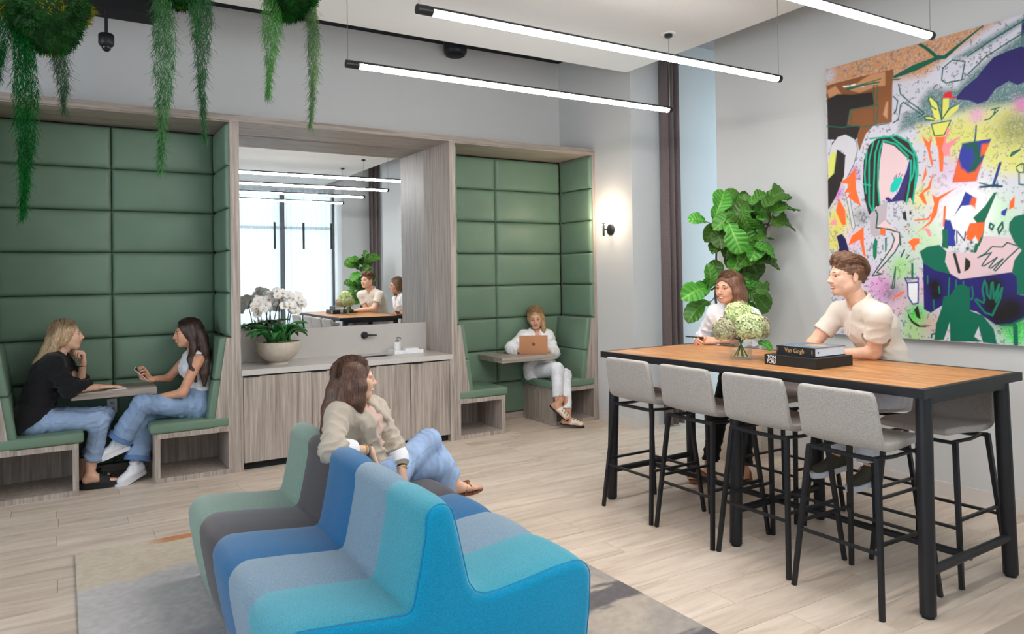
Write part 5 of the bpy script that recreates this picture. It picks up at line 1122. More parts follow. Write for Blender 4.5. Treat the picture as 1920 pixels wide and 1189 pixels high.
def creases(V, Q, sites, seed=0):
    rs = np.random.RandomState(seed); N = vnormals(V, Q); d = np.zeros(len(V))
    for c, ax, r, amp, fq in sites:
        P = V-np.asarray(c); a = unit(ax); b = unit(np.cross(a, rs.normal(size=3))); g = np.cross(a, b)
        s = P @ a+.35*(P @ b)+.012*np.sin((P @ b)*40+rs.rand()*6)+.010*np.sin((P @ g)*55+rs.rand()*6)
        w_ = np.exp(-(P*P).sum(1)/(r*r)); d += amp*w_*(1-2*np.abs(np.sin(s*fq*.5+rs.rand()*3))**.8)
    return V+N*d[:, None]
v3 = lambda *a: np.array(a, float)
def unit(v): v = np.array(v, float); return v/np.linalg.norm(v)

# ---- skin, cloth and hair materials
def skin_mat(name, rgb):
    m, N, L, b = nt_mat(name); f = noise(N, L, coords(N, L, rnd=False), 30, 3)
    L.new(ramp(N, L, f, [(.3, lin(*[c*.95 for c in rgb])), (.7, lin(*[min(255, c*1.04) for c in rgb]))]), b.inputs['Base Color'])
    b.inputs['Roughness'].default_value = .5; b.inputs['Subsurface Weight'].default_value = .12; b.inputs['Subsurface Radius'].default_value = (.012, .005, .003); b.inputs['Subsurface Scale'].default_value = 1.0
    return m
def cloth(name, rgb, var=.04, scale=480, bmp=.12): return fabric(name, rgb, var, scale, .9, bmp, .1)
def denim(name, rgb):
    m, N, L, b = nt_mat(name); v = coords(N, L, rnd=False); f = noise(N, L, v, 6, 4, .6); g = noise(N, L, v, 420, 2, .7)
    mx = N.new('ShaderNodeMath'); mx.operation = 'MULTIPLY_ADD'; mx.inputs[1].default_value = .35; L.new(g, mx.inputs[0]); L.new(f, mx.inputs[2])
    L.new(ramp(N, L, mx.outputs[0], [(.45, lin(*[c*.90 for c in rgb])), (.66, lin(*rgb)), (.85, lin(*[min(255, c*1.10) for c in rgb]))]), b.inputs['Base Color'])
    b.inputs['Roughness'].default_value = .85; b.inputs['Specular IOR Level'].default_value = .2; bump(N, L, g, b, .2, .001); return m
TONES = {}
def hair_mat(name, a, b_, c):
    TONES[name] = (a, b_, c)
    m, N, L, b = nt_mat(name); v = coords(N, L, (60, 60, 5), rnd=False); f = noise(N, L, v, 3.0, 4, .65)
    L.new(ramp(N, L, f, [(.3, lin(*a)), (.5, lin(*b_)), (.72, lin(*c))]), b.inputs['Base Color'])
    b.inputs['Roughness'].default_value = .45; b.inputs['Specular IOR Level'].default_value = .45; bump(N, L, f, b, .5, .003); return m
SKIN = {k: skin_mat('skin_'+k, c) for k, c in dict(fair=(226, 178, 150), warm=(216, 162, 132), tan=(206, 150, 120)).items()}
LIPS = plain('lip_colour', (196, 124, 110), .4); EYEW = plain('eye_white', (232, 228, 224), .25); IRIS = plain('iris_dark', (52, 38, 30), .2); TEETH = plain('teeth', (238, 234, 226), .3)
BROW = {k: plain('brow_'+k, c, .8) for k, c in dict(dark=(54, 38, 30), mid=(92, 66, 46)).items()}

# ---- head template (x forward, y left, z up, origin at head centre)
def head_template(male):
    f = Field((-.13, -.105, -.20), (.145, .105, .135), .0034); g = 1.0
    f.ell((-.014, 0, .030), (.098, .076, .086), k=.02); f.ell((.028, 0, -.028), (.064, .0585 if not male else .062, .078), k=.03)
    f.ell((.020, 0, -.064), (.056, .050 if not male else .057, .042), k=.03)
    f.cap((.066, -.008, -.093), (.066, .008, -.093), .0175 if not male else .020, k=.022)
    for s in (-1, 1):
        f.cap((-.005, s*.052, -.050), (.058, s*.018, -.092), .017 if not male else .021, .015, k=.022)
        f.ell((.056, s*.040, -.022), (.024, .020, .020), k=.02); f.ell((.066, s*.033, -.046), (.018, .017, .016), k=.016)
        f.ell((.103, s*.031, .001), (.0175, .0165, .0125), k=.012, op='s')
        f.cap((.079, s*.046, .018), (.088, s*.012, .019), .0085, .0085, k=.014)
        f.cap((.0795, s*.042, .0085), (.0835, s*.021, .0095), .0048, k=.006)
        f.cap((.0775, s*.041, -.0075), (.0815, s*.022, -.0085), .0040, k=.006)
        f.ell((.0975, s*.0115, -.0345), (.0095, .0075, .0075), k=.007)
        f.ell((-.010, s*.0815, -.008), (.020, .0085, .032), np.array(Matrix.Rotation(s*.35, 3, 'Z') @ Matrix.Rotation(-.15, 3, 'Y')), k=.006)
        f.ell((-.002, s*.0905, -.005), (.010, .0065, .018), k=.004, op='s')
    f.cap((.088, 0, .016), (.1085, 0, -.029), .0078, .0105, k=.013); f.ell((.1105, 0, -.031), (.0105, .010, .0095), k=.008)
    f.cap((.089, 0, -.040), (.090, 0, -.062), .010, k=.012)
    for s in (-1, 1):
        f.cap((.0815, s*.0235, -.0575), (.0955, s*.003, -.0590), .0038, .0060, k=.005); f.cap((.0815, s*.0225, -.0625), (.0935, s*.003, -.0705), .0040, .0066, k=.005)
    f.cap((.088, -.0195, -.0630), (.1005, 0, -.0650), .0030, k=.003, op='s'); f.cap((.088, .0195, -.0630), (.1005, 0, -.0650), .0030, k=.003, op='s')
    r = .046 if not male else .056
    f.cap((-.022, 0, -.06), (-.036, 0, -.17), r, r*.62, k=.03)
    V, Q = f.mesh(); V = relax(V, Q, 1, .3)
    C_ = V[Q].mean(1)
    lip = (C_[:, 0] > .083) & (abs(C_[:, 1]) < .024) & (C_[:, 2] < -.0545) & (C_[:, 2] > -.0765) & (C_[:, 0] > .0925-.0095*(abs(C_[:, 1])/.024)**1.6)
    ok = C_[:, 2] > -.130
    return V, Q[ok], lip[ok].astype(int)
HEAD = {False: head_template(False), True: head_template(True)}
def lid(f): pass
def head_matrix(c, yaw, pitch=0, roll=0, s=1.0):
    return Matrix.Translation(Vector(c)) @ Matrix.Rotation(math.radians(yaw), 4, 'Z') @ Matrix.Rotation(-math.radians(pitch), 4, 'Y') @ Matrix.Rotation(math.radians(roll), 4, 'X') @ Matrix.Scale(s, 4)
def xf(Mx, P): A = np.array(Mx); return np.asarray(P, float) @ A[:3, :3].T+A[:3, 3]

# ---- hand template (x along fingers, z back of hand, y thumb side)
def hand_mesh(curl, spread=0.0, thumb=(.55, .75, -.25), thumb_curl=20, h=.0028):
    f = Field((-.07, -.085, -.125), (.21, .10, .06), h)
    ys_ = (.029, .010, -.0095, -.028); xs_ = (.086, .090, .086, .078); ln = ((.042, .025, .021), (.046, .029, .022), (.043, .026, .021), (.033, .020, .018))
    f.cap((-.06, 0, 0), (.012, 0, 0), .020, .019, k=.012, w=(0, 1, 0), fa=1.3, fb=1.45)
    for i in range(4):
        f.cap((.010, ys_[i]*.62, 0), (xs_[i], ys_[i], 0), .0150, .0118, k=.012)
        p = v3(xs_[i], ys_[i], 0.0); ang = 0; sp = (1.5-i)*spread; r = (.0092, .0094, .009, .0080)[i]
        cv = curl[i] if isinstance(curl[0], (list, tuple)) else curl
        for j in range(3):
            ang += math.radians(cv[j]); d = v3(math.cos(ang)*math.cos(sp), math.sin(sp)*math.cos(ang), -math.sin(ang)); q = p+d*ln[i][j]
            f.cap(p, q, r, r*.90, k=.0035); p = q; r *= .90
    p = v3(.022, .024, -.006); d = unit(thumb); ax = unit(np.cross(d, v3(0, 0, 1)))
    r = .0135; tl = (.038, .033, .026)
    for j in range(3):
        q = p+d*tl[j]; f.cap(p, q, r, r*.88, k=.009 if j == 0 else .004); p = q; r *= .86
        a = math.radians(thumb_curl); d = unit(d*math.cos(a)+unit(v3(.8, -.5, -.3))*math.sin(a))
    V, Q = f.mesh(); V = relax(V, Q, 1, .3); ok = V[Q].mean(1)[:, 0] > -.022
    return V, Q[ok]
HANDS = {'flat': hand_mesh((6, 8, 6), .06, (.75, .62, -.15), 8), 'relaxed': hand_mesh(((14, 24, 16), (20, 30, 18), (26, 34, 20), (30, 36, 22)), .05, (.75, .5, -.35), 14),
         'fist': hand_mesh(((70, 80, 40), (72, 85, 45), (74, 85, 45), (76, 85, 45)), .02, (.75, .35, -.5), 30), 'grip': hand_mesh(((35, 50, 30), (45, 60, 30), (55, 62, 30), (62, 62, 30)), .03, (.7, .6, -.55), 20),
         'hang': hand_mesh(((10, 16, 10), (14, 20, 12), (20, 24, 14), (26, 26, 14)), .04, (.85, .35, -.35), 10)}
def hand_at(pose, side, wrist, dirv, back):
    """side +1 left hand, -1 right hand"""
    V, Q = HANDS[pose]; x = unit(dirv); z = np.array(back, float); z = unit(z-x*(z @ x)); y = np.cross(z, x)
    W = V.copy()
    # right hand palm down: thumb points to its left (+y); left hand is mirrored
    if side > 0: W[:, 1] *= -1; Q = Q[:, ::-1]
    return np.asarray(wrist)+W @ np.stack([x, y, z]), Q
# ---- bare foot template (x to toes, z up, origin at ankle 72 mm above the sole)
def foot_mesh():
    f = Field((-.09, -.07, -.085), (.21, .07, .10), .0034)
    f.cap((0, 0, .09), (0, 0, -.005), .036, .034, k=.02); f.cap((-.030, 0, -.045), (.0, 0, -.02), .030, .034, k=.02)
    f.cap((.0, 0, -.022), (.105, 0, -.050), .034, .022, k=.025, w=(0, 1, 0), fa=.9, fb=1.65); f.cap((-.02, 0, -.052), (.11, 0, -.055), .022, .018, k=.02, w=(0, 1, 0), fa=1.1, fb=1.9)
    for y, l, r in ((.030, .052, .0125), (.010, .050, .0095), (-.006, .044, .009), (-.021, .036, .0085), (-.035, .026, .0085)):
        f.cap((.125-abs(y-.01)*.25, y, -.057), (.125+l-abs(y-.01)*.3, y*.92, -.062), r, r*.9, k=.005)
    V, Q = f.mesh(); return relax(V, Q, 1, .3), Q
FOOT = foot_mesh()
def foot_frame(ankle, toe, upv=(0, 0, 1)):
    x = unit(toe); z = np.array(upv, float); z = unit(z-x*(z @ x)); return np.stack([x, np.cross(z, x), z]), np.asarray(ankle, float)
def at_foot(V, side, fr): W = np.array(V, float).copy(); W[:, 1] *= side; return fr[1]+W @ fr[0]

def add_mesh(name, parts, mats, parent, fm=None, **kw):
    """parts: list of (V, Q, material index or array)"""
    vs = []; fs = []; mi = []; n = 0
    for V, Q, m in parts:
        vs.append(V); fs.append(Q+n); n += len(V); mi.append(np.full(len(Q), m) if np.isscalar(m) else np.asarray(m))
    return obj(name, np.concatenate(vs), np.concatenate(fs), None, parent, smooth=True, mats=mats, fmat=np.concatenate(mi), **kw)
def bounds(P, m): P = np.array([p for p in P]); return P.min(0)-m, P.max(0)+m

def strands(name, locks, n, mat, parent, seed, r=.0016, curl=.006, tones=None):
    """thin locks of hair that follow guide polylines [(points, radius)]"""
    rs = np.random.RandomState(seed); vs = []; fs = []; cl = []
    for k in range(n):
        tn = L3(tones[rs.randint(3)])*(.82+.36*rs.rand())
        pts, rad = locks[k % len(locks)]; P = np.array(pts, float); off = rs.normal(size=3); off = off/np.linalg.norm(off)*rad*(.80+.36*rs.rand())
        m = 9; t = np.linspace(0, 1*(.72+.28*rs.rand()), m)*(len(P)-1); i = np.minimum(t.astype(int), len(P)-2); f = (t-i)[:, None]
        C_ = P[i]*(1-f)+P[i+1]*f; ph = rs.rand(3)*6
        C_ = C_+off*(1-.25*np.linspace(0, 1, m))[:, None]+curl*np.sin(np.linspace(0, 5, m)[:, None]*1.3+ph)*np.linspace(.2, 1, m)[:, None]
        d = unit(C_[-1]-C_[0]); s = unit(np.cross(d, rs.normal(size=3))); q = np.cross(d, s); b = len(vs)
        for j in range(m):
            rr = r*(1.1-.8*j/(m-1))
            for a in range(3): vs.append(C_[j]+(s*math.cos(2.094*a)+q*math.sin(2.094*a))*rr); cl.append(tn)
        for j in range(m-1):
            for a in range(3): fs.append((b+3*j+a, b+3*j+(a+1) % 3, b+3*j+3+(a+1) % 3, b+3*j+3+a))
    if 'hair_strand' not in bpy.data.materials: vcol('hair_strand', .42, spec=.4)
    o = obj(name, vs, fs, bpy.data.materials['hair_strand'], parent, smooth=True); set_cols(o, np.array(cl)); return o

def person(spec):
    J = {k: np.array(v, float) for k, v in spec['J'].items()}; male = spec.get('male', False); sk = SKIN[spec['skin']]
    fwd = unit(np.array(spec['facing']+[0.0]) if len(spec['facing']) == 2 else spec['facing'])
    base = (J['pel'][0], J['pel'][1], spec.get('base_z', 0.0))
    t = empty('person', base, spec['label'], 'person')
    upt = unit(J['nk']-J['pel']); lat = unit(J['sl']-J['sr']); lath = unit(J['hl']-J['hr'])
    g = 1.14 if male else 1.0
    wst = J['pel']+(J['nk']-J['pel'])*.40+fwd*spec.get('slump', 0.0)*-1; cht = J['pel']+(J['nk']-J['pel'])*.72+fwd*spec.get('slump', 0.0)*-.6
    fwd_t = unit(np.cross(lat, upt)) * (1 if np.cross(lat, upt) @ fwd > 0 else -1)
    def torso(f, d=0.0, k=.05, hem=None):
        f.cap(J['pel']-upt*.03, J['pel']+upt*.04, (.108+d)*g, (.102+d)*g, k, w=lath, fa=1.45 if not male else 1.28)
        f.cap(J['pel']+upt*.04, wst, (.100+d)*g, (.088+d)*g, k, w=(lat+lath)/2, fa=1.42, fb=1.32)
        f.cap(wst, cht, (.088+d)*g, (.104+d)*g, k, w=lat, fa=1.34, fb=1.38)
        f.cap(cht, J['nk']-upt*.065, (.102+d)*g, (.070+d)*g, k, w=lat, fa=1.38, fb=1.65)
        if not male:
            for s in (-1, 1): f.ell(cht+fwd_t*.062+lat*s*.062-upt*.005, (.058+d,)*3, k=.03)
        for a, b in (('nk', 'sl'), ('nk', 'sr')): f.cap(J[a]-upt*.035, J[b], (.046+d)*g, (.050+d)*g, k=.04)
    def arm(f, s, d=0.0, k=.025, flare=0.0, upto=1.0):
        S, E, W = J['s'+s], J['e'+s], J['w'+s]
        f.cap(S, E, (.049+d)*g, (.038+d)*g, k)
        f.cap(E, E+(W-E)*upto, (.038+d)*g, (.038+(.026-.038)*upto+d+flare)*g, k)
    def leg(f, s, d=0.0, k=.03, flare=0.0, upto=1.0, bag=0.0):
        H, K, A = J['h'+s], J['k'+s], J['a'+s]
        f.cap(H, K, (.084+d)*g, (.058+d+bag)*g, k); e = K+(A-K)*upto
        f.cap(K, e, (.057+d+bag)*g, (.057+(.036-.057)*upto+d+flare)*g, k)
        if d < .005: f.cap(K+(A-K)*.12, K+(A-K)*.6, .050*g, .044*g, k)
    JP = list(J.values())
    # --- body: one continuous skin (limbs, trunk, neck) joined with head, hands and feet
    lo, hi = bounds(JP, .16); f = Field(lo, hi, .0095)
    torso(f, -.012)
    for s in 'lr': arm(f, s, -.002); leg(f, s, -.006)
    HM = head_matrix(J['hd'], spec['yaw'], spec.get('pitch', 0), spec.get('roll', 0), spec.get('hs', 1.04 if male else .97))
    nb = xf(HM, [(-.034, 0, -.095)])[0]; f.cap(J['nk']-upt*.05, nb, .062 if male else .048, .0575 if male else .0445, k=.03)
    V, Q = f.mesh(); V = relax(V, Q, 1, .4); parts = [(V, Q, 0)]
    hv, hq, hl = HEAD[male]; hv2 = hv.copy()
    parts.append((xf(HM, hv2), hq, hl))
    for s, sd in (('l', 1), ('r', -1)):
        if s in spec['hands']:
            ps, d, bk_ = spec['hands'][s]; parts.append((*hand_at(ps, sd, J['w'+s], d, bk_), 0))
    feet = spec.get('feet', {})
    for s, sd in (('l', -1), ('r', 1)):
        if s in feet: W = at_foot(FOOT[0], -sd, foot_frame(J['a'+s], *feet[s])); parts.append((W, FOOT[1] if -sd > 0 else FOOT[1][:, ::-1], 0))
    body = add_mesh('body', parts, [sk, LIPS], t)
    # --- face details
    smile = spec.get('smile', 0)
    for s in (-1, 1):
        e = MB().lathe([(.0128*math.sin(PI*k/8), -.0128*math.cos(PI*k/8)) for k in range(9)], (0, 0, 0), 14)
        e.v = [tuple(q) for q in xf(HM, np.array(e.v)*np.array([1, 1.15, .9])+v3(.0735, s*.031, .0005))]; eo = e.build('eye', EYEW, t, True)
        ir = MB().lathe([(.0062, .0), (.0055, .0012), (0, .0016)], (0, 0, 0), 12, 'x'); gz = spec.get('gaze', 0.0)*.006
        ir.v = [tuple(q) for q in xf(HM, np.array(ir.v)+v3(.0855, s*.031+gz, .0))]; ir.build('iris', IRIS, eo, True)
        br = MB().tube([(.0945, s*.012, .0220), (.0925, s*.027, .0260), (.0850, s*.044, .0230)], [.0030, .0030, .0014], 6, flat=1.2); br.v = [tuple(q) for q in xf(HM, br.v)]; br.build('eyebrow', BROW[spec.get('brow', 'dark')], t, True)
        la = MB().tube([(.0885, s*.020, .0068), (.0890, s*.031, .0088), (.0840, s*.044, .0052)], [.0010, .0016, .0014], 5); la.v = [tuple(q) for q in xf(HM, la.v)]; la.build('eyelash', BROW['dark'], t, True)
    if smile:
        te = MB().tube([(.0860, -.0165, -.0632), (.0955, -.008, -.0648), (.0978, 0, -.0652), (.0955, .008, -.0648), (.0860, .0165, -.0632)], [.0016, .0030, .0034, .0030, .0016], 8); te.v = [tuple(q) for q in xf(HM, te.v)]; te.build('teeth', TEETH, t, True)
    # --- garments
    for gm in spec['wear']:
        kind = gm['kind']; mat = gm['mat']; nm_ = gm['name']; d = gm.get('d', .012)
        lo, hi = bounds(JP, .2); f = Field(lo, hi, gm.get('h', .007))
        if kind == 'top':
            torso(f, d, gm.get('k', .05))
            if gm.get('tail'):
                f.cap(J['pel']-upt*.02+fwd*gm.get('tf', 0), J['pel']-upt*gm['tail']+fwd*gm.get('tf', 0), .118+d, .125+d, k=.05, w=lath, fa=1.4)
            # neckline
            nkp = J['nk']; f.cap(nkp-upt*.005, nkp+upt*.16, (.058 if not male else .066), .075, k=.01, op='s')
            if gm.get('vneck'): f.cap(nkp+fwd_t*.09+upt*.02, nkp+fwd_t*.12-upt*gm['vneck'], gm.get('vw', .045), .006, k=.01, op='s', w=fwd_t, fa=2.2)
            if gm.get('open'):      # open jacket front
                f.cap(nkp+fwd_t*.10+lat*.0, J['pel']+fwd_t*.16, gm['open']*.6, gm['open'], k=.012, op='s', w=fwd_t, fa=2.0)
                for s in (-1, 1):
                    e0 = nkp+lat*s*.050+fwd_t*.070-upt*.01; e1 = wst+fwd_t*.118+lat*s*(gm['open']*.95); e2 = J['pel']+upt*.02+fwd_t*.135+lat*s*(gm['open']*1.15)
                    f.cap(e0, e1, .010, .010, k=.006, w=lat, fa=2.4, fb=1.6); f.cap(e1, e2, .009, .009, k=.006)
            for s in 'lr':
                sl = gm.get('sleeve', {}).get(s, gm.get('sleeve_all', 1.0))
                if sl is None:
                    oo = lat*(1 if s == 'l' else -1); f.trim(J['s'+s]-oo*.030, oo+upt*-.15, .10); continue
                if sl <= 1.0:     # short sleeve, part of the upper arm
                    S, E = J['s'+s], J['e'+s]; e = S+(E-S)*sl; f.cap(S, e, (.046+d)*g, (.043+d+gm.get('flare', .006))*g, k=.03); f.trim(S+(E-S)*(sl-.03), E-S, .09)
                else:             # sleeve reaching sl-1 of the forearm
                    S, E, W = J['s'+s], J['e'+s], J['w'+s]; u = sl-1; f.cap(S, E, (.052+d)*g, (.044+d)*g, k=.03)
                    e = E+(W-E)*u; f.cap(E, e, (.044+d)*g, (.034+d+gm.get('flare', .006))*g, k=.025); f.trim(E+(W-E)*(u-.04), W-E, .075)
                    if gm.get('cuffs'):
                        c0 = E+(W-E)*(u-.16); f.cap(c0, e, (.040+d)*g, (.040+d)*g, k=.004)
                        f.trim(E+(W-E)*(u-.04), W-E, .075)
            if gm.get('collar'):
                R0 = .060 if not male else .072; nn = 26
                for q in range(nn):
                    a0, a1 = [math.radians(38+(360-76)*w_/nn) for w_ in (q, q+1)]
                    P = [nkp+(fwd_t*math.cos(a)*1.05+lat*math.sin(a))*R0+upt*(.012+.012*-math.cos(a)-.012*math.cos(a))+fwd_t*.008 for a in (a0, a1)]
                    f.cap(P[0]-upt*.014, P[1]+upt*.012, .0095, .0085, k=.008)
                for s in (-1, 1):
                    a = math.radians(38)*s; p = nkp+(fwd_t*math.cos(a)*1.05+lat*math.sin(a))*R0+upt*(-.012)+fwd_t*.012; f.cap(p+upt*.012, p-upt*.045+fwd_t*.014+lat*s*.022, .010, .006, k=.006)
            hz = gm.get('hem')
            if hz is not None: f.plane(J['pel']+upt*hz, -(upt-fwd*gm.get('hemtilt', 0)))
        else:
            f.cap(J['pel']-upt*.03, J['pel']+upt*.045, (.112+d)*g, (.104+d)*g, .04, w=lath, fa=1.45 if not male else 1.28)
            f.cap(J['pel']+upt*.04, wst, (.104+d)*g, (.092+d)*g, .04, w=lath, fa=1.42, fb=1.34)
            for s in 'lr': leg(f, s, d, .035, gm.get('flare', 0), gm.get('upto', {}).get(s, .9) if isinstance(gm.get('upto'), dict) else gm.get('upto', .9), gm.get('bag', 0))
            for s in 'lr':
                u = gm['upto'][s] if isinstance(gm.get('upto'), dict) else gm.get('upto', .9); K, A = J['k'+s], J['a'+s]; f.trim(K+(A-K)*(u-.03), A-K, .11)
            f.trim(J['pel']+upt*gm.get('rise', .13), upt, .27)
        V, Q = f.mesh(); V = relax(V, Q, 1, .35); V = folds(V, Q, gm.get('amp', .0035), gm.get('sc', 24), gm.get('seed', 1), unit(gm.get('fd', (0, 0, 1)))); V = relax(V, Q, 1, .2)
        cs = gm.get('cs', 1.0); sites = []
        for s_ in 'lr':
            H, K, A, S, E, W = [J[q+s_] for q in 'hkasew']
            if kind == 'top': sites += [(E, W-S, .09, .0090*cs, 140), (S-lat*(.04 if s_ == 'l' else -.04)-upt*.06, (E-S)+lat*(.1 if s_ == 'l' else -.1), .10, .008*cs, 110), ((S+E)/2, E-S, .10, .006*cs, 100), ((W+E)/2, W-E, .08, .005*cs, 130)]
            else: sites += [(K, A-H, .10, .0090*cs, 130), (H+(K-H)*.12, (K-H), .12, .0085*cs, 105), (K+(A-K)*.75, A-K, .12, .007*cs, 95), ((H+K)/2, (K-H)+lath*.3, .12, .004*cs, 80)]
        if kind == 'top': sites += [(wst+fwd_t*.05, upt, .17, .0085*cs, 95), (J['pel'], upt+.4*lat, .17, .008*cs, 85), (cht+fwd_t*.08, lat+upt*.5, .14, .005*cs, 85)]
        V = creases(V, Q, sites, gm.get('seed', 1))
        go = add_mesh(nm_, [(V, Q, 0)], [mat], t, label=gm.get('label'))
        if kind == 'bottom' and gm.get('seam'):
            for s_ in 'lr':
                H, K, A = [J[q+s_] for q in 'hka']; u = gm['upto'][s_] if isinstance(gm.get('upto'), dict) else gm.get('upto', .9); o_ = lath*(1 if s_ == 'l' else -1); pts = []
                for k in range(14):
                    w_ = k/13*2; c = H+(K-H)*w_ if w_ < 1 else K+(A-K)*(w_-1)*(u-.05); pts.append(c)
                tree = V[np.unique(Q)]; out = []
                for i_, c in enumerate(pts):
                    ax_ = unit(pts[min(i_+1, 13)]-pts[max(i_-1, 0)]); oo = unit(o_-ax_*(o_ @ ax_)); P_ = tree-c; al_ = P_ @ oo; per = np.linalg.norm(P_-al_[:, None]*oo, axis=1); m_ = (per < .014) & (al_ > 0) & (al_ < .16)
                    if m_.any(): out.append(tuple(c+oo*(np.median(al_[m_])+.0008)))
                if len(out) > 3: MB().tube(out, .0009, 5).build('side_seam', gm['seam'], go, True)
    # --- hair
    hr = spec['hair']; hm = hr['mat']
    hl_ = [([xf(HM, [p])[0] if loc else np.array(p) for p in pts], r) for pts, r, loc in hr['locks']]
    allp = np.concatenate([np.array(p) for p, _ in hl_]+[xf(HM, [(-.13, -.1, -.1), (.13, .1, .15)])])
    lo, hi = allp.min(0)-.05, allp.max(0)+.05; f = Field(lo, hi, hr.get('h', .006)); R3 = np.array(HM.to_3x3().normalized()); sc = HM.to_scale()[0]
    tl_ = lambda p: xf(HM, [p])[0]
    f.ell(tl_((-.020, 0, .036)), np.array((.104, .086, .092))*sc*hr.get('vol', 1.0), R3, k=.02)
    if hr.get('sides', True):
        for s in (-1, 1): f.ell(tl_((-.032, s*.062, -.01)), np.array((.058, .030, .075))*sc, R3, k=.03)
    for pts, r in hl_:
        for i in range(len(pts)-1):
            q = lambda i: r*(.75+.35*math.sin(PI*min(1, (i+.6)/(len(pts)))))*(1 if i < len(pts)-1 else .55)
            f.cap(pts[i], pts[i+1], q(i), q(i+1), k=.022)
    for p, rr in hr.get('cut', [((.085, 0, -.030), (.078, .066, .084))]): f.ell(tl_(p), np.array(rr)*sc, R3, k=.008, op='s')
    for pts, r, loc in hr.get('fringe', []):
        P = [tl_(p) if loc else np.array(p) for p in pts]
        for i in range(len(P)-1): f.cap(P[i], P[i+1], r, r*.85, k=.012)
    V, Q = f.mesh(); V = folds(V, Q, hr.get('amp', .0007), hr.get('sc', 110), 3, unit(np.array(hl_[0][0][-1])-np.array(hl_[0][0][0]))); V = relax(V, Q, 1, .2)
    ho = add_mesh('hair', [(V, Q, 0)], [hm], t)
    if hr.get('n', 260): strands('hair_strands', hl_+[([tl_(q) for q in pp], .008) for pp in (GUIDES_M if male else GUIDES)], hr.get('n', 260)*5, hm, ho, 5, hr.get('r', .0010), hr.get('curl', .006), TONES[hm.name])
    return t, J, HM
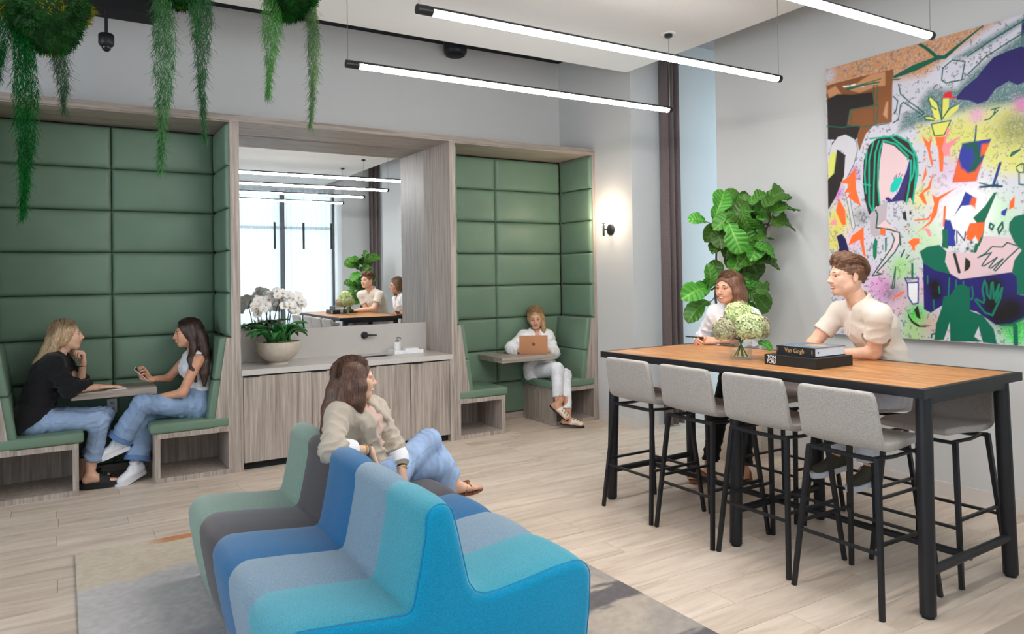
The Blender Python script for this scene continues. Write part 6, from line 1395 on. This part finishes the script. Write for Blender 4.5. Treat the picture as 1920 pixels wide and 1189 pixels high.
# ---- footwear in the foot frame
def sole_outline(grow=0.0, L0=-.066, L1=.188):
    P = []
    for k in range(40):
        a = 2*PI*k/40; c, s = math.cos(a), math.sin(a); x = (L0+L1)/2+(L1-L0)/2*math.copysign(abs(c)**.85, c)
        u = (x-L0)/(L1-L0); hw = .031+.004*math.cos(u*7)+.014*math.exp(-((u-.68)/.25)**2); P.append((x+grow*c, math.copysign(abs(s)**.7, s)*hw+grow*s))
    return P
def fpart(mb, name, mat, parent, side, fr, smooth=True):
    mb.v = [tuple(p) for p in at_foot(np.array(mb.v), side, fr)]; return mb.build(name, mat, parent, smooth)
def shoe(kind, side, J_a, toe, upv, parent, mats, name):
    fr = foot_frame(J_a, toe, upv)
    if kind == 'sneaker':
        f = Field((-.10, -.07, -.09), (.22, .07, .06), .004)
        f.cap((-.036, 0, -.030), (.02, 0, -.022), .036, .040, k=.02); f.cap((.02, 0, -.024), (.142, 0, -.046), .040, .030, k=.025, w=(0, 1, 0), fa=.95, fb=1.35)
        f.cap((-.035, 0, .004), (.02, 0, .0), .030, .034, k=.02); f.cap((-.006, 0, .02), (0, 0, .09), .030, .05, k=.006, op='s'); f.plane((0, 0, -.066), (0, 0, -1))
        V, Q = f.mesh(); so = add_mesh(name, [(at_foot(V, side, fr), Q if side > 0 else Q[:, ::-1], 0)], [mats[0]], parent)
        fpart(MB().prism(sole_outline(.006), 'z', -.088, -.055), 'sole', mats[1], so, side, fr)
        lc = MB()
        for k in range(5):
            x = .030+.018*k; z = .012-.0125*k+(.002 if k else 0); lc.tube([(x, -.026, z-.014), (x+.004, -.012, z+.001), (x, .012, z+.001), (x+.002, .026, z-.014)], .0028, 6)
        lc.tube([(.03, 0, .014), (.02, .03, .022), (.035, .045, .0), (.05, .05, -.02)], .0025, 6); lc.tube([(.03, 0, .014), (.04, -.03, .02), (.05, -.045, -.005)], .0025, 6)
        fpart(lc, 'laces', mats[2], so, side, fr)
        fpart(MB().lathe([(.034, .004), (.036, .03), (.037, .052), (.033, .053)], (-.004, 0, 0), 20), 'sock', mats[3], so, side, fr)
    elif kind == 'slide':
        so = fpart(MB().prism(sole_outline(.006), 'z', -.112, -.070), name, mats[0], parent, side, fr, False)
        st = MB()
        prof_ = [(-.050, -.076), (-.047, -.05), (-.036, -.030), (-.015, -.020), (.012, -.018), (.034, -.028), (.046, -.05), (.050, -.076)]
        for k in range(2):
            vs = []; fs = []; n = len(prof_)
            for x, dz in ((.062, .012), (.085, .003), (.11, -.006), (.132, -.014)):
                for y, z in prof_: vs.append((x, y*(1.03 if k else 1), max(-.078, z+dz*(1 if z > -.07 else 0))+.003*k))
            for i in range(3):
                for j in range(n-1): fs.append((i*n+j, i*n+j+1, (i+1)*n+j+1, (i+1)*n+j))
            st.add(vs, fs)
        fpart(st, 'strap', mats[1], so, side, fr)
        if kind == 'slide' and len(mats) > 2: fpart(MB().tube([(.10, -.02, -.012), (.11, 0, -.006), (.10, .02, -.012)], .010, 8), 'bow', mats[2], so, side, fr)
    elif kind == 'mule':
        so = fpart(MB().prism(sole_outline(.003), 'z', -.082, -.072), name, mats[1], parent, side, fr, False)
        f = Field((-.02, -.07, -.09), (.22, .07, .03), .0036)
        f.cap((.035, 0, -.036), (.145, 0, -.052), .042, .028, k=.03, w=(0, 1, 0), fa=1.0, fb=1.35); f.plane((0, 0, -.073), (0, 0, -1)); f.plane((.045, 0, -.02), (-1, 0, .45))
        V, Q = f.mesh(); add_mesh('vamp', [(at_foot(V, side, fr), Q if side > 0 else Q[:, ::-1], 0)], [mats[0]], so)
        rs = random.Random(2)
        for k in range(9):
            x = .07+.011*k; y = (-.028, .004, .030)[k % 3]; z = -.036-.0008*(x-.07)*100*.5+.036*math.sqrt(max(0, 1-(y/.047)**2))-.002
            fpart(MB().lathe([(.007, z-.008), (.006, z+.002), (0, z+.003)], (x, y, 0), 8), 'bee_motif', mats[2], so, side, fr)
    elif kind == 'sandal':
        so = fpart(MB().prism(sole_outline(.003), 'z', -.090, -.072), name, mats[0], parent, side, fr, False)
        for x0, x1, dz in ((.06, .115, 0), (.115, .06, 0), (-.01, -.03, .05)):
            st = MB(); st.tube([(x0, -.046, -.076), (x0*.8+x1*.2, -.036, -.034+dz*.4), ((x0+x1)/2, 0, -.012+dz), (x0*.2+x1*.8, .036, -.034+dz*.4), (x1, .046, -.076)], .0065, 6, flat=2.0); fpart(st, 'strap', mats[1], so, side, fr)
    return so

WHITE = cloth('white_poplin', (232, 231, 232)); BLK_ = cloth('black_satin_cotton', (26, 25, 28)); JEAN = denim('light_blue_denim', (140, 160, 188)); JEAN2 = denim('mid_blue_denim', (132, 154, 184)); JEAN3 = denim('pale_blue_denim', (150, 172, 204))
WJEAN = denim('white_denim', (222, 222, 226)); BEIGE = cloth('beige_linen_blazer', (184, 172, 156), .04, 420); PINKT = cloth('blush_top', (208, 178, 164)); CREAM = cloth('cream_pique_polo', (224, 212, 198), .035, 700); BLKT = cloth('black_trousers', (20, 20, 23)); LIGHTT = cloth('light_grey_trousers', (206, 206, 214)); TOPW = cloth('white_sleeveless_knit', (222, 225, 230))
STITCH = plain('denim_stitch', (96, 116, 150), .9)
BLOND = hair_mat('blonde_hair', (120, 92, 66), (176, 146, 112), (214, 190, 156)); DARKB = hair_mat('dark_brown_hair', (34, 23, 20), (58, 40, 34), (88, 62, 52)); BROWN = hair_mat('chestnut_hair', (50, 31, 24), (86, 56, 42), (126, 88, 66)); MIDB = hair_mat('mid_brown_hair', (72, 46, 32), (112, 76, 54), (150, 108, 80)); GOLDB = hair_mat('golden_blonde_hair', (118, 88, 56), (172, 134, 92), (208, 174, 128))
SNK = plain('white_leather', (232, 232, 236), .45); SOLE = plain('white_rubber', (222, 222, 228), .6); BLKR = plain('black_foam', (24, 24, 26), .7); TANL = plain('tan_leather', (142, 88, 58), .5); CREML = plain('cream_leather', (226, 216, 200), .5); SOCK = cloth('white_sock', (224, 226, 232)); OLIVE = plain('olive_suede', (74, 68, 52), .9); BEE = plain('gold_embroidery', (120, 88, 44), .6)

# ---- woman in black shirt, left booth
tA, JA, HA = person(dict(label='blonde woman in a black shirt and jeans resting her chin on her hand', skin='fair', facing=[1, 0], yaw=-3, pitch=4, brow='mid', slump=.02, base_z=0.0,
    J=dict(pel=(-.19, 6.72, .565), nk=(-.030, 6.72, 1.040), hd=(.030, 6.72, 1.190), sr=(-.060, 6.565, .985), sl=(-.015, 6.865, .985), er=(.045, 6.55, .790), wr=(.245, 6.665, .775), el=(.118, 6.82, .782), wl=(.140, 6.745, .965),
           hr=(-.172, 6.63, .550), kr=(.245, 6.60, .520), ar=(.180, 6.585, .118), hl=(-.163, 6.81, .550), kl=(.285, 6.74, .530), al=(.140, 6.73, .118)),
    hands=dict(r=('flat', (1, .12, -.04), (0, 0, 1)), l=('fist', (-.05, -.12, 1), (.9, .3, .1))), feet=dict(r=((1, -.06, 0),), l=((1, .05, 0),)),
    wear=[dict(kind='bottom', name='jeans', mat=JEAN, seam=STITCH, d=.010, upto=.80, flare=.012, amp=.004, rise=.15, seed=3), dict(kind='top', name='shirt', mat=BLK_, d=.022, sleeve=dict(r=1.72, l=1.45), flare=.012, collar=True, vneck=.10, tail=.10, tf=-.05, amp=.005, sc=20, seed=4, hem=-.02, hemtilt=.95, cuffs=True)],
    hair=dict(mat=BLOND, n=420, vol=1.0, locks=[([(-.06, 0, .07), (-.10, -.02, -.02), (-.135, -.03, -.10), (-.20, -.04, -.20), (-.26, -.04, -.31)], .043, True), ([(-.05, -.06, .06), (-.07, -.076, -.02), (-.10, -.075, -.10), (-.16, -.065, -.2), (-.23, -.05, -.31)], .026, True), ([(-.06, .06, .05), (-.08, .07, -.04), (-.12, .06, -.12), (-.18, .05, -.22)], .03, True), ([(.02, .066, .04), (.025, .072, -.06), (.03, .066, -.15), (.05, .055, -.23)], .014, True)])))
for s, sd, tp in (('r', -1, (1, -.06, 0)), ('l', 1, (1, .05, 0))): shoe('slide', sd, JA['a'+s], tp, (0, 0, 1), tA, [BLKR, BLKR, BLKR], 'sandal')
MB().lathe([(.0285, -.003), (.0300, 0), (.0285, .003)], (.138, 6.752, .940), 20).build('bracelet', M['black'], tA, True)
er_ = xf(HA, [(-.004, -.082, -.040)])[0]; MB().lathe([(.008*math.sin(PI*k/8), -.008*math.cos(PI*k/8)) for k in range(9)], tuple(er_), 12).build('earring', M['gold'], tA, True)

# ---- woman with phone, left booth
tB, JB, HB = person(dict(label='dark-haired woman in a white sleeveless top looking up from her phone', skin='tan', facing=[-1, 0], yaw=181, pitch=-2, smile=1, slump=.015,
    J=dict(pel=(.970, 6.72, .555), nk=(.955, 6.72, 1.000), hd=(.903, 6.72, 1.160), sl=(.962, 6.56, .945), sr=(.930, 6.86, .945), el=(.832, 6.52, .690), wl=(.640, 6.61, .655), er=(.770, 6.875, .775), wr=(.625, 6.735, .795),
           hl=(.965, 6.63, .535), kl=(.545, 6.57, .625), al=(.372, 6.62, .330), hr=(.970, 6.81, .520), kr=(.590, 6.72, .530), ar=(.492, 6.62, .118)),
    hands=dict(r=('grip', (-.80, -.05, .30), (-.25, .45, -.85)), l=('relaxed', (-1, .2, -.1), (0, -.3, 1))), feet={},
    wear=[dict(kind='bottom', name='jeans', mat=JEAN2, seam=STITCH, d=.012, upto=dict(l=.93, r=.90), flare=.040, bag=.006, amp=.004, rise=.16, seed=5), dict(kind='top', name='sleeveless_top', mat=TOPW, d=.010, sleeve=dict(l=None, r=None), vneck=.06, amp=.003, cs=.6, seed=6, hem=.125)],
    hair=dict(mat=DARKB, n=460, vol=1.0, locks=[([(-.02, .066, .06), (-.03, .083, -.03), (-.025, .095, -.12), (.005, .150, -.21), (.0, .190, -.30), (-.015, .195, -.40)], .028, True), ([(-.07, .05, .05), (-.10, .06, -.05), (-.115, .085, -.15), (-.105, .150, -.25), (-.09, .185, -.34), (-.085, .185, -.44)], .036, True), ([(-.08, -.02, .05), (-.115, 0, -.05), (-.13, .0, -.18), (-.13, .02, -.31)], .045, True), ([(.01, -.066, .05), (.0, -.078, -.05), (.0, -.08, -.14)], .02, True)])))
shoe('sneaker', 1, JB['al'], (-.93, -.1, -.28), (-.28, 0, .95), tB, [SNK, SOLE, SOLE, SOCK], 'sneaker'); shoe('sneaker', -1, JB['ar'], (-.80, -.45, -.25), (-.2, -.1, .95), tB, [SNK, SOLE, SOLE, SOCK], 'sneaker')
for s, u in (('l', .93), ('r', .90)):
    K, A = JB['k'+s], JB['a'+s]; d = unit(A-K); c = K+(A-K)*(u-.055); q = Vector(d).to_track_quat('Z', 'Y').to_matrix()
    mb = MB().lathe([(.089, -.018), (.0955, -.016), (.0975, .016), (.092, .020)], (0, 0, 0), 28); mb.v = [tuple(Vector(c)+q @ Vector(p)) for p in mb.v]; mb.build('jean_cuff', denim('cuff_denim_'+s, (92, 122, 164)), tB, True)
def phone(name, c, long_, face, label, case):
    x = Vector(long_).normalized(); z = Vector(face); z = (z-x*z.dot(x)).normalized(); R = Matrix((x, z.cross(x), z)).transposed()
    t = empty('smartphone', tuple(c), label, 'phone')
    def T(mb): mb.v = [tuple(Vector(c)+R @ Vector(p)) for p in mb.v]; return mb
    T(MB().box((-.073, -.036, -.0045), (.073, .036, .0040), .003)).build('case', case, t); T(MB().box((-.069, -.033, .0040), (.069, .033, .0046))).build('screen', plain('phone_glass', (10, 10, 14), .08), t)
    T(MB().box((.045, .008, -.0062), (.067, .030, -.0045), .0008)).build('camera_bump', M['black'], t); return t
phone('p', (.553, 6.722, .845), (-.70, .02, .70), (.66, -.28, .70), 'smartphone in a pale case held by the dark-haired woman', plain('silver_pink_case', (190, 180, 178), .35))
pt = empty('notepad', (.36, 6.69, .7425), 'thin white notepad and pen under the blonde woman\'s hand', 'notepad'); bx('pad', (.30, 6.645, .743), (.44, 6.735, .747), M['white'], pt); MB().tube([(.10, 6.65, .748), (.24, 6.665, .748)], .005, 8).build('pen', M['steel'], pt, True)

# ---- woman with laptop, right booth
tC, JC, HC = person(dict(label='blonde woman in a white shirt working on the laptop', skin='warm', facing=[-.45, -.9], yaw=237, pitch=-16, roll=4, brow='mid',
    J=dict(pel=(4.575, 6.86, .560), nk=(4.528, 6.895, .975), hd=(4.512, 6.862, 1.132), sr=(4.385, 6.91, .925), sl=(4.665, 6.85, .920), er=(4.150, 6.80, .825), wr=(4.215, 6.72, .790), el=(4.680, 6.74, .735), wl=(4.530, 6.66, .770),
           hr=(4.515, 6.86, .535), kr=(4.480, 6.41, .605), ar=(4.430, 6.33, .255), hl=(4.63, 6.83, .530), kl=(4.590, 6.43, .530), al=(4.510, 6.28, .110)),
    hands=dict(r=('relaxed', (.75, -.2, -.1), (0, 0, 1)), l=('relaxed', (-.7, .1, -.1), (0, 0, 1))), feet=dict(r=((.35, -.75, -.55),), l=((.80, -.55, -.12),)),
    wear=[dict(kind='bottom', name='white_jeans', mat=WJEAN, cs=.35, d=.010, upto=dict(r=.84, l=.84), flare=.004, amp=.0025, rise=.14, seed=7), dict(kind='top', name='white_shirt', mat=WHITE, d=.016, sleeve_all=1.86, flare=.010, collar=True, vneck=.12, tail=.05, amp=.006, sc=22, seed=8)],
    hair=dict(mat=GOLDB, n=320, vol=.98, locks=[([(-.02, .055, .07), (.005, .078, .0), (.02, .083, -.07), (.04, .085, -.13), (.055, .08, -.19)], .022, True), ([(-.07, 0, .04), (-.09, .02, -.04), (-.05, .06, -.10), (.0, .08, -.15)], .04, True), ([(0, -.062, .05), (.012, -.074, -.01), (.0, -.074, -.05)], .014, True)])))
shoe('mule', -1, JC['ar'], (.35, -.75, -.55), (.1, -.3, .9), tC, [CREML, BLKR, BEE], 'mule'); shoe('mule', 1, JC['al'], (.80, -.55, -.12), (0, 0, 1), tC, [CREML, BLKR, BEE], 'mule')

# ---- woman on the sofa
tD, JD, HD = person(dict(label='smiling woman in a beige blazer leaning on the striped sofa back', skin='fair', facing=[.75, -.65], yaw=-8, pitch=2, smile=1, slump=.03,
    J=dict(pel=(1.520, 3.87, .525), nk=(1.362, 3.86, .905), hd=(1.356, 3.855, 1.052), sr=(1.232, 3.765, .885), sl=(1.487, 3.945, .868), er=(1.135, 3.585, .745), wr=(1.352, 3.630, .712), el=(1.560, 3.800, .665), wl=(1.555, 3.700, .565),
           hr=(1.52, 3.79, .520), kr=(1.850, 4.00, .618), ar=(2.045, 4.06, .335), hl=(1.56, 3.97, .510), kl=(1.905, 3.93, .480), al=(1.955, 3.99, .100)),
    hands=dict(r=('hang', (.42, .05, -.9), (.85, -.25, .4)), l=('hang', (.12, -.25, -.95), (.75, -.6, .2))), feet=dict(r=((.90, -.15, .10),), l=((1, 0, 0),)),
    wear=[dict(kind='top', name='blush_top', mat=PINKT, d=.006, sleeve=dict(l=None, r=None), vneck=.02, amp=.002, seed=9), dict(kind='bottom', name='jeans', mat=JEAN3, seam=STITCH, d=.012, upto=dict(r=.90, l=.92), flare=.026, bag=.004, amp=.004, rise=.12, seed=10), dict(kind='top', name='blazer', mat=BEIGE, d=.017, sleeve=dict(r=1.36, l=1.42), flare=.012, cuffs=False, vneck=.16, vw=.055, open=.060, collar=True, amp=.006, sc=21, seed=11)],
    hair=dict(mat=BROWN, n=520, vol=1.03, locks=[([(-.01, -.070, .06), (0, -.086, -.03), (-.01, -.095, -.11), (0.0, -.095, -.17)], .040, True), ([(-.05, -.06, .06), (-.07, -.082, -.05), (-.10, -.085, -.15), (-.15, -.075, -.23), (-.205, -.06, -.31)], .042, True), ([(-.07, 0, .06), (-.11, -.02, -.05), (-.145, -.03, -.15), (-.19, -.03, -.26)], .048, True), ([(.025, .070, .04), (.03, .078, -.06), (.03, .08, -.15)], .022, True)])))
for s, u in (('r', .40), ('l', .46)):
    E_, W = JD['e'+s], JD['w'+s]; d = unit(W-E_); c = E_+(W-E_)*u; q = Vector(d).to_track_quat('Z', 'Y').to_matrix()
    mb = MB().lathe([(.044, .042), (.052, .040), (.058, .018), (.060, -.012), (.054, -.040), (.046, -.042)], (0, 0, 0), 26); mb.v = [tuple(Vector(c)+q @ Vector(p)) for p in mb.v]; mb.build('rolled_cuff', WHITE, tD, True, label='white rolled blazer cuff')
for k, (s, u, r, m) in enumerate((('r', .86, .0275, M['gold']), ('r', .93, .0285, M['steel']), ('l', .80, .030, M['gold']), ('l', .88, .0305, M['black']), ('l', .95, .030, M['gold']))):
    E_, W = JD['e'+s], JD['w'+s]; c = E_+(W-E_)*u; q = Vector(unit(W-E_)).to_track_quat('Z', 'Y').to_matrix()
    mb = MB().lathe([(r, -.005), (r+.0025, 0), (r, .005)], (0, 0, 0), 22); mb.v = [tuple(Vector(c)+q @ Vector(p)) for p in mb.v]; mb.build('bracelet', m, tD, True)
shoe('sandal', -1, JD['ar'], (.90, -.15, .10), (0, -.2, 1), tD, [TANL, TANL], 'sandal'); shoe('sandal', 1, JD['al'], (1, 0, 0), (0, 0, 1), tD, [TANL, TANL], 'sandal')
fwt = unit(np.cross(unit(JD['sl']-JD['sr']), unit(JD['nk']-JD['pel']))); nkc = JD['nk']; latD = unit(JD['sl']-JD['sr'])
MB().tube([tuple(nkc+latD*.055+v3(0, 0, .01)), tuple(nkc+fwt*.085+latD*.04-v3(0, 0, .06)), tuple(nkc+fwt*.118-v3(-.01, 0, .17)), tuple(nkc+fwt*.085-latD*.04-v3(0, 0, .06)), tuple(nkc-latD*.055+v3(0, 0, .01))], .0012, 5).build('necklace', M['gold'], tD, True)

# ---- woman standing at the far end of the high table
tE, JE, HE = person(dict(label='brown-haired woman in a white shirt leaning on the high table with a phone', skin='warm', facing=[-.95, -.1], yaw=187, pitch=-3, roll=-3, smile=1, slump=.0,
    J=dict(pel=(4.470, 3.90, .900), nk=(4.318, 3.84, 1.335), hd=(4.262, 3.845, 1.487), sr=(4.300, 3.995, 1.280), sl=(4.325, 3.690, 1.270), er=(4.34, 4.17, 1.085), wr=(4.235, 4.095, 1.084), el=(4.375, 3.745, 1.092), wl=(4.235, 3.935, 1.086),
           hr=(4.46, 3.98, .875), kr=(4.33, 4.02, .50), ar=(4.245, 4.05, .100), hl=(4.47, 3.81, .875), kl=(4.40, 3.83, .48), al=(4.42, 3.86, .100)),
    hands=dict(r=('grip', (-.9, -.25, .0), (.2, .8, .5)), l=('relaxed', (-.62, .78, .02), (-.3, -.5, .8))), feet=dict(r=((-1, .1, 0),), l=((-1, 0, 0),)),
    wear=[dict(kind='bottom', name='black_trousers', mat=BLKT, d=.010, upto=.90, flare=.014, amp=.003, rise=.13, seed=12), dict(kind='top', name='white_shirt', mat=WHITE, d=.022, sleeve=dict(r=1.75, l=1.35), flare=.010, cuffs=True, collar=True, vneck=.13, tail=.10, amp=.006, sc=20, seed=13)],
    hair=dict(mat=MIDB, n=360, vol=1.02, locks=[([(-.0, .066, .06), (.0, .084, -.03), (.0, .088, -.12), (.015, .085, -.20)], .030, True), ([(-.06, .04, .05), (-.09, .05, -.05), (-.095, .055, -.16), (-.08, .06, -.2)], .045, True), ([(-.06, -.03, .05), (-.09, -.03, -.05), (-.09, -.03, -.14)], .04, True), ([(.01, -.066, .05), (.015, -.078, -.03), (.01, -.076, -.10)], .018, True)])))
for s, sd in (('r', -1), ('l', 1)): shoe('sandal', sd, JE['a'+s], (-1, .05, 0), (0, 0, 1), tE, [TANL, TANL], 'sandal')
phone('p', (4.165, 4.085, 1.108), (-.3, .95, .03), (.15, -.1, 1), 'black smartphone held by the woman at the high table', M['black'])

# ---- man at the high table
tF, JF, HF = person(dict(label='smiling man in a cream polo shirt seated at the high table', skin='fair', male=True, facing=[-.88, .45], yaw=152, pitch=0, smile=1, brow='mid', slump=.02,
    J=dict(pel=(4.470, 2.700, .880), nk=(4.270, 2.785, 1.400), hd=(4.185, 2.812, 1.568), sl=(4.165, 2.590, 1.330), sr=(4.330, 2.965, 1.335), el=(4.225, 2.672, 1.098), wl=(4.010, 2.810, 1.092), er=(4.190, 3.075, 1.120), wr=(3.990, 2.925, 1.094),
           hl=(4.430, 2.60, .855), kl=(4.010, 2.640, .830), al=(4.060, 2.600, .430), hr=(4.480, 2.80, .855), kr=(4.060, 2.860, .830), ar=(4.110, 2.86, .440)),
    hands=dict(l=('relaxed', (-.85, .5, -.04), (0, 0, 1)), r=('relaxed', (-.75, -.6, -.02), (0, 0, 1))), feet={},
    wear=[dict(kind='bottom', name='trousers', mat=LIGHTT, d=.012, upto=.90, flare=.012, amp=.003, rise=.13, seed=14), dict(kind='top', name='polo_shirt', mat=CREAM, d=.012, sleeve_all=.66, flare=.004, collar=True, vneck=.06, vw=.028, cs=.4, amp=.0025, sc=17, seed=15, hem=-.10)],
    hair=dict(mat=MIDB, n=260, vol=.995, sides=False, h=.0044, r=.0022, curl=.008, amp=.004, sc=120, cut=[((.090, 0, -.040), (.078, .080, .092)), ((-.02, 0, -.120), (.14, .12, .075)), ((.02, .09, -.045), (.045, .045, .052)), ((.02, -.09, -.045), (.045, .045, .052))],
        locks=[([(-.06, .03, .10), (0, .035, .125), (.05, .03, .118), (.082, .02, .09)], .020, True), ([(-.06, -.02, .10), (.0, -.02, .128), (.055, -.02, .122), (.088, -.02, .088)], .021, True), ([(-.03, -.05, .09), (.03, -.055, .105), (.07, -.05, .075)], .016, True), ([(-.03, .055, .09), (.03, .058, .10), (.07, .05, .07)], .016, True), ([(-.09, 0, .07), (-.105, 0, .02), (-.10, 0, -.035)], .02, True)])))
for s, sd, tp in (('l', 1, (-.9, .2, -.15)), ('r', -1, (-.9, .3, -.15))): shoe('sneaker', sd, JF['a'+s], tp, (0, 0, 1), tF, [OLIVE, SOLE, OLIVE, OLIVE], 'shoe')

ft_ = unit(np.cross(unit(JF['sl']-JF['sr']), unit(JF['nk']-JF['pel']))); lt_ = unit(JF['sl']-JF['sr']); ut_ = unit(JF['nk']-JF['pel'])

pk = MB()
for o_ in (-.014, .014): pk.tube([tuple(JF['nk']+ft_*(.098+.02*k)+lt_*o_-ut_*(.050+.035*k)) for k in range(4)], .0012, 5)
pk.build('placket', CREAM, tF, True)
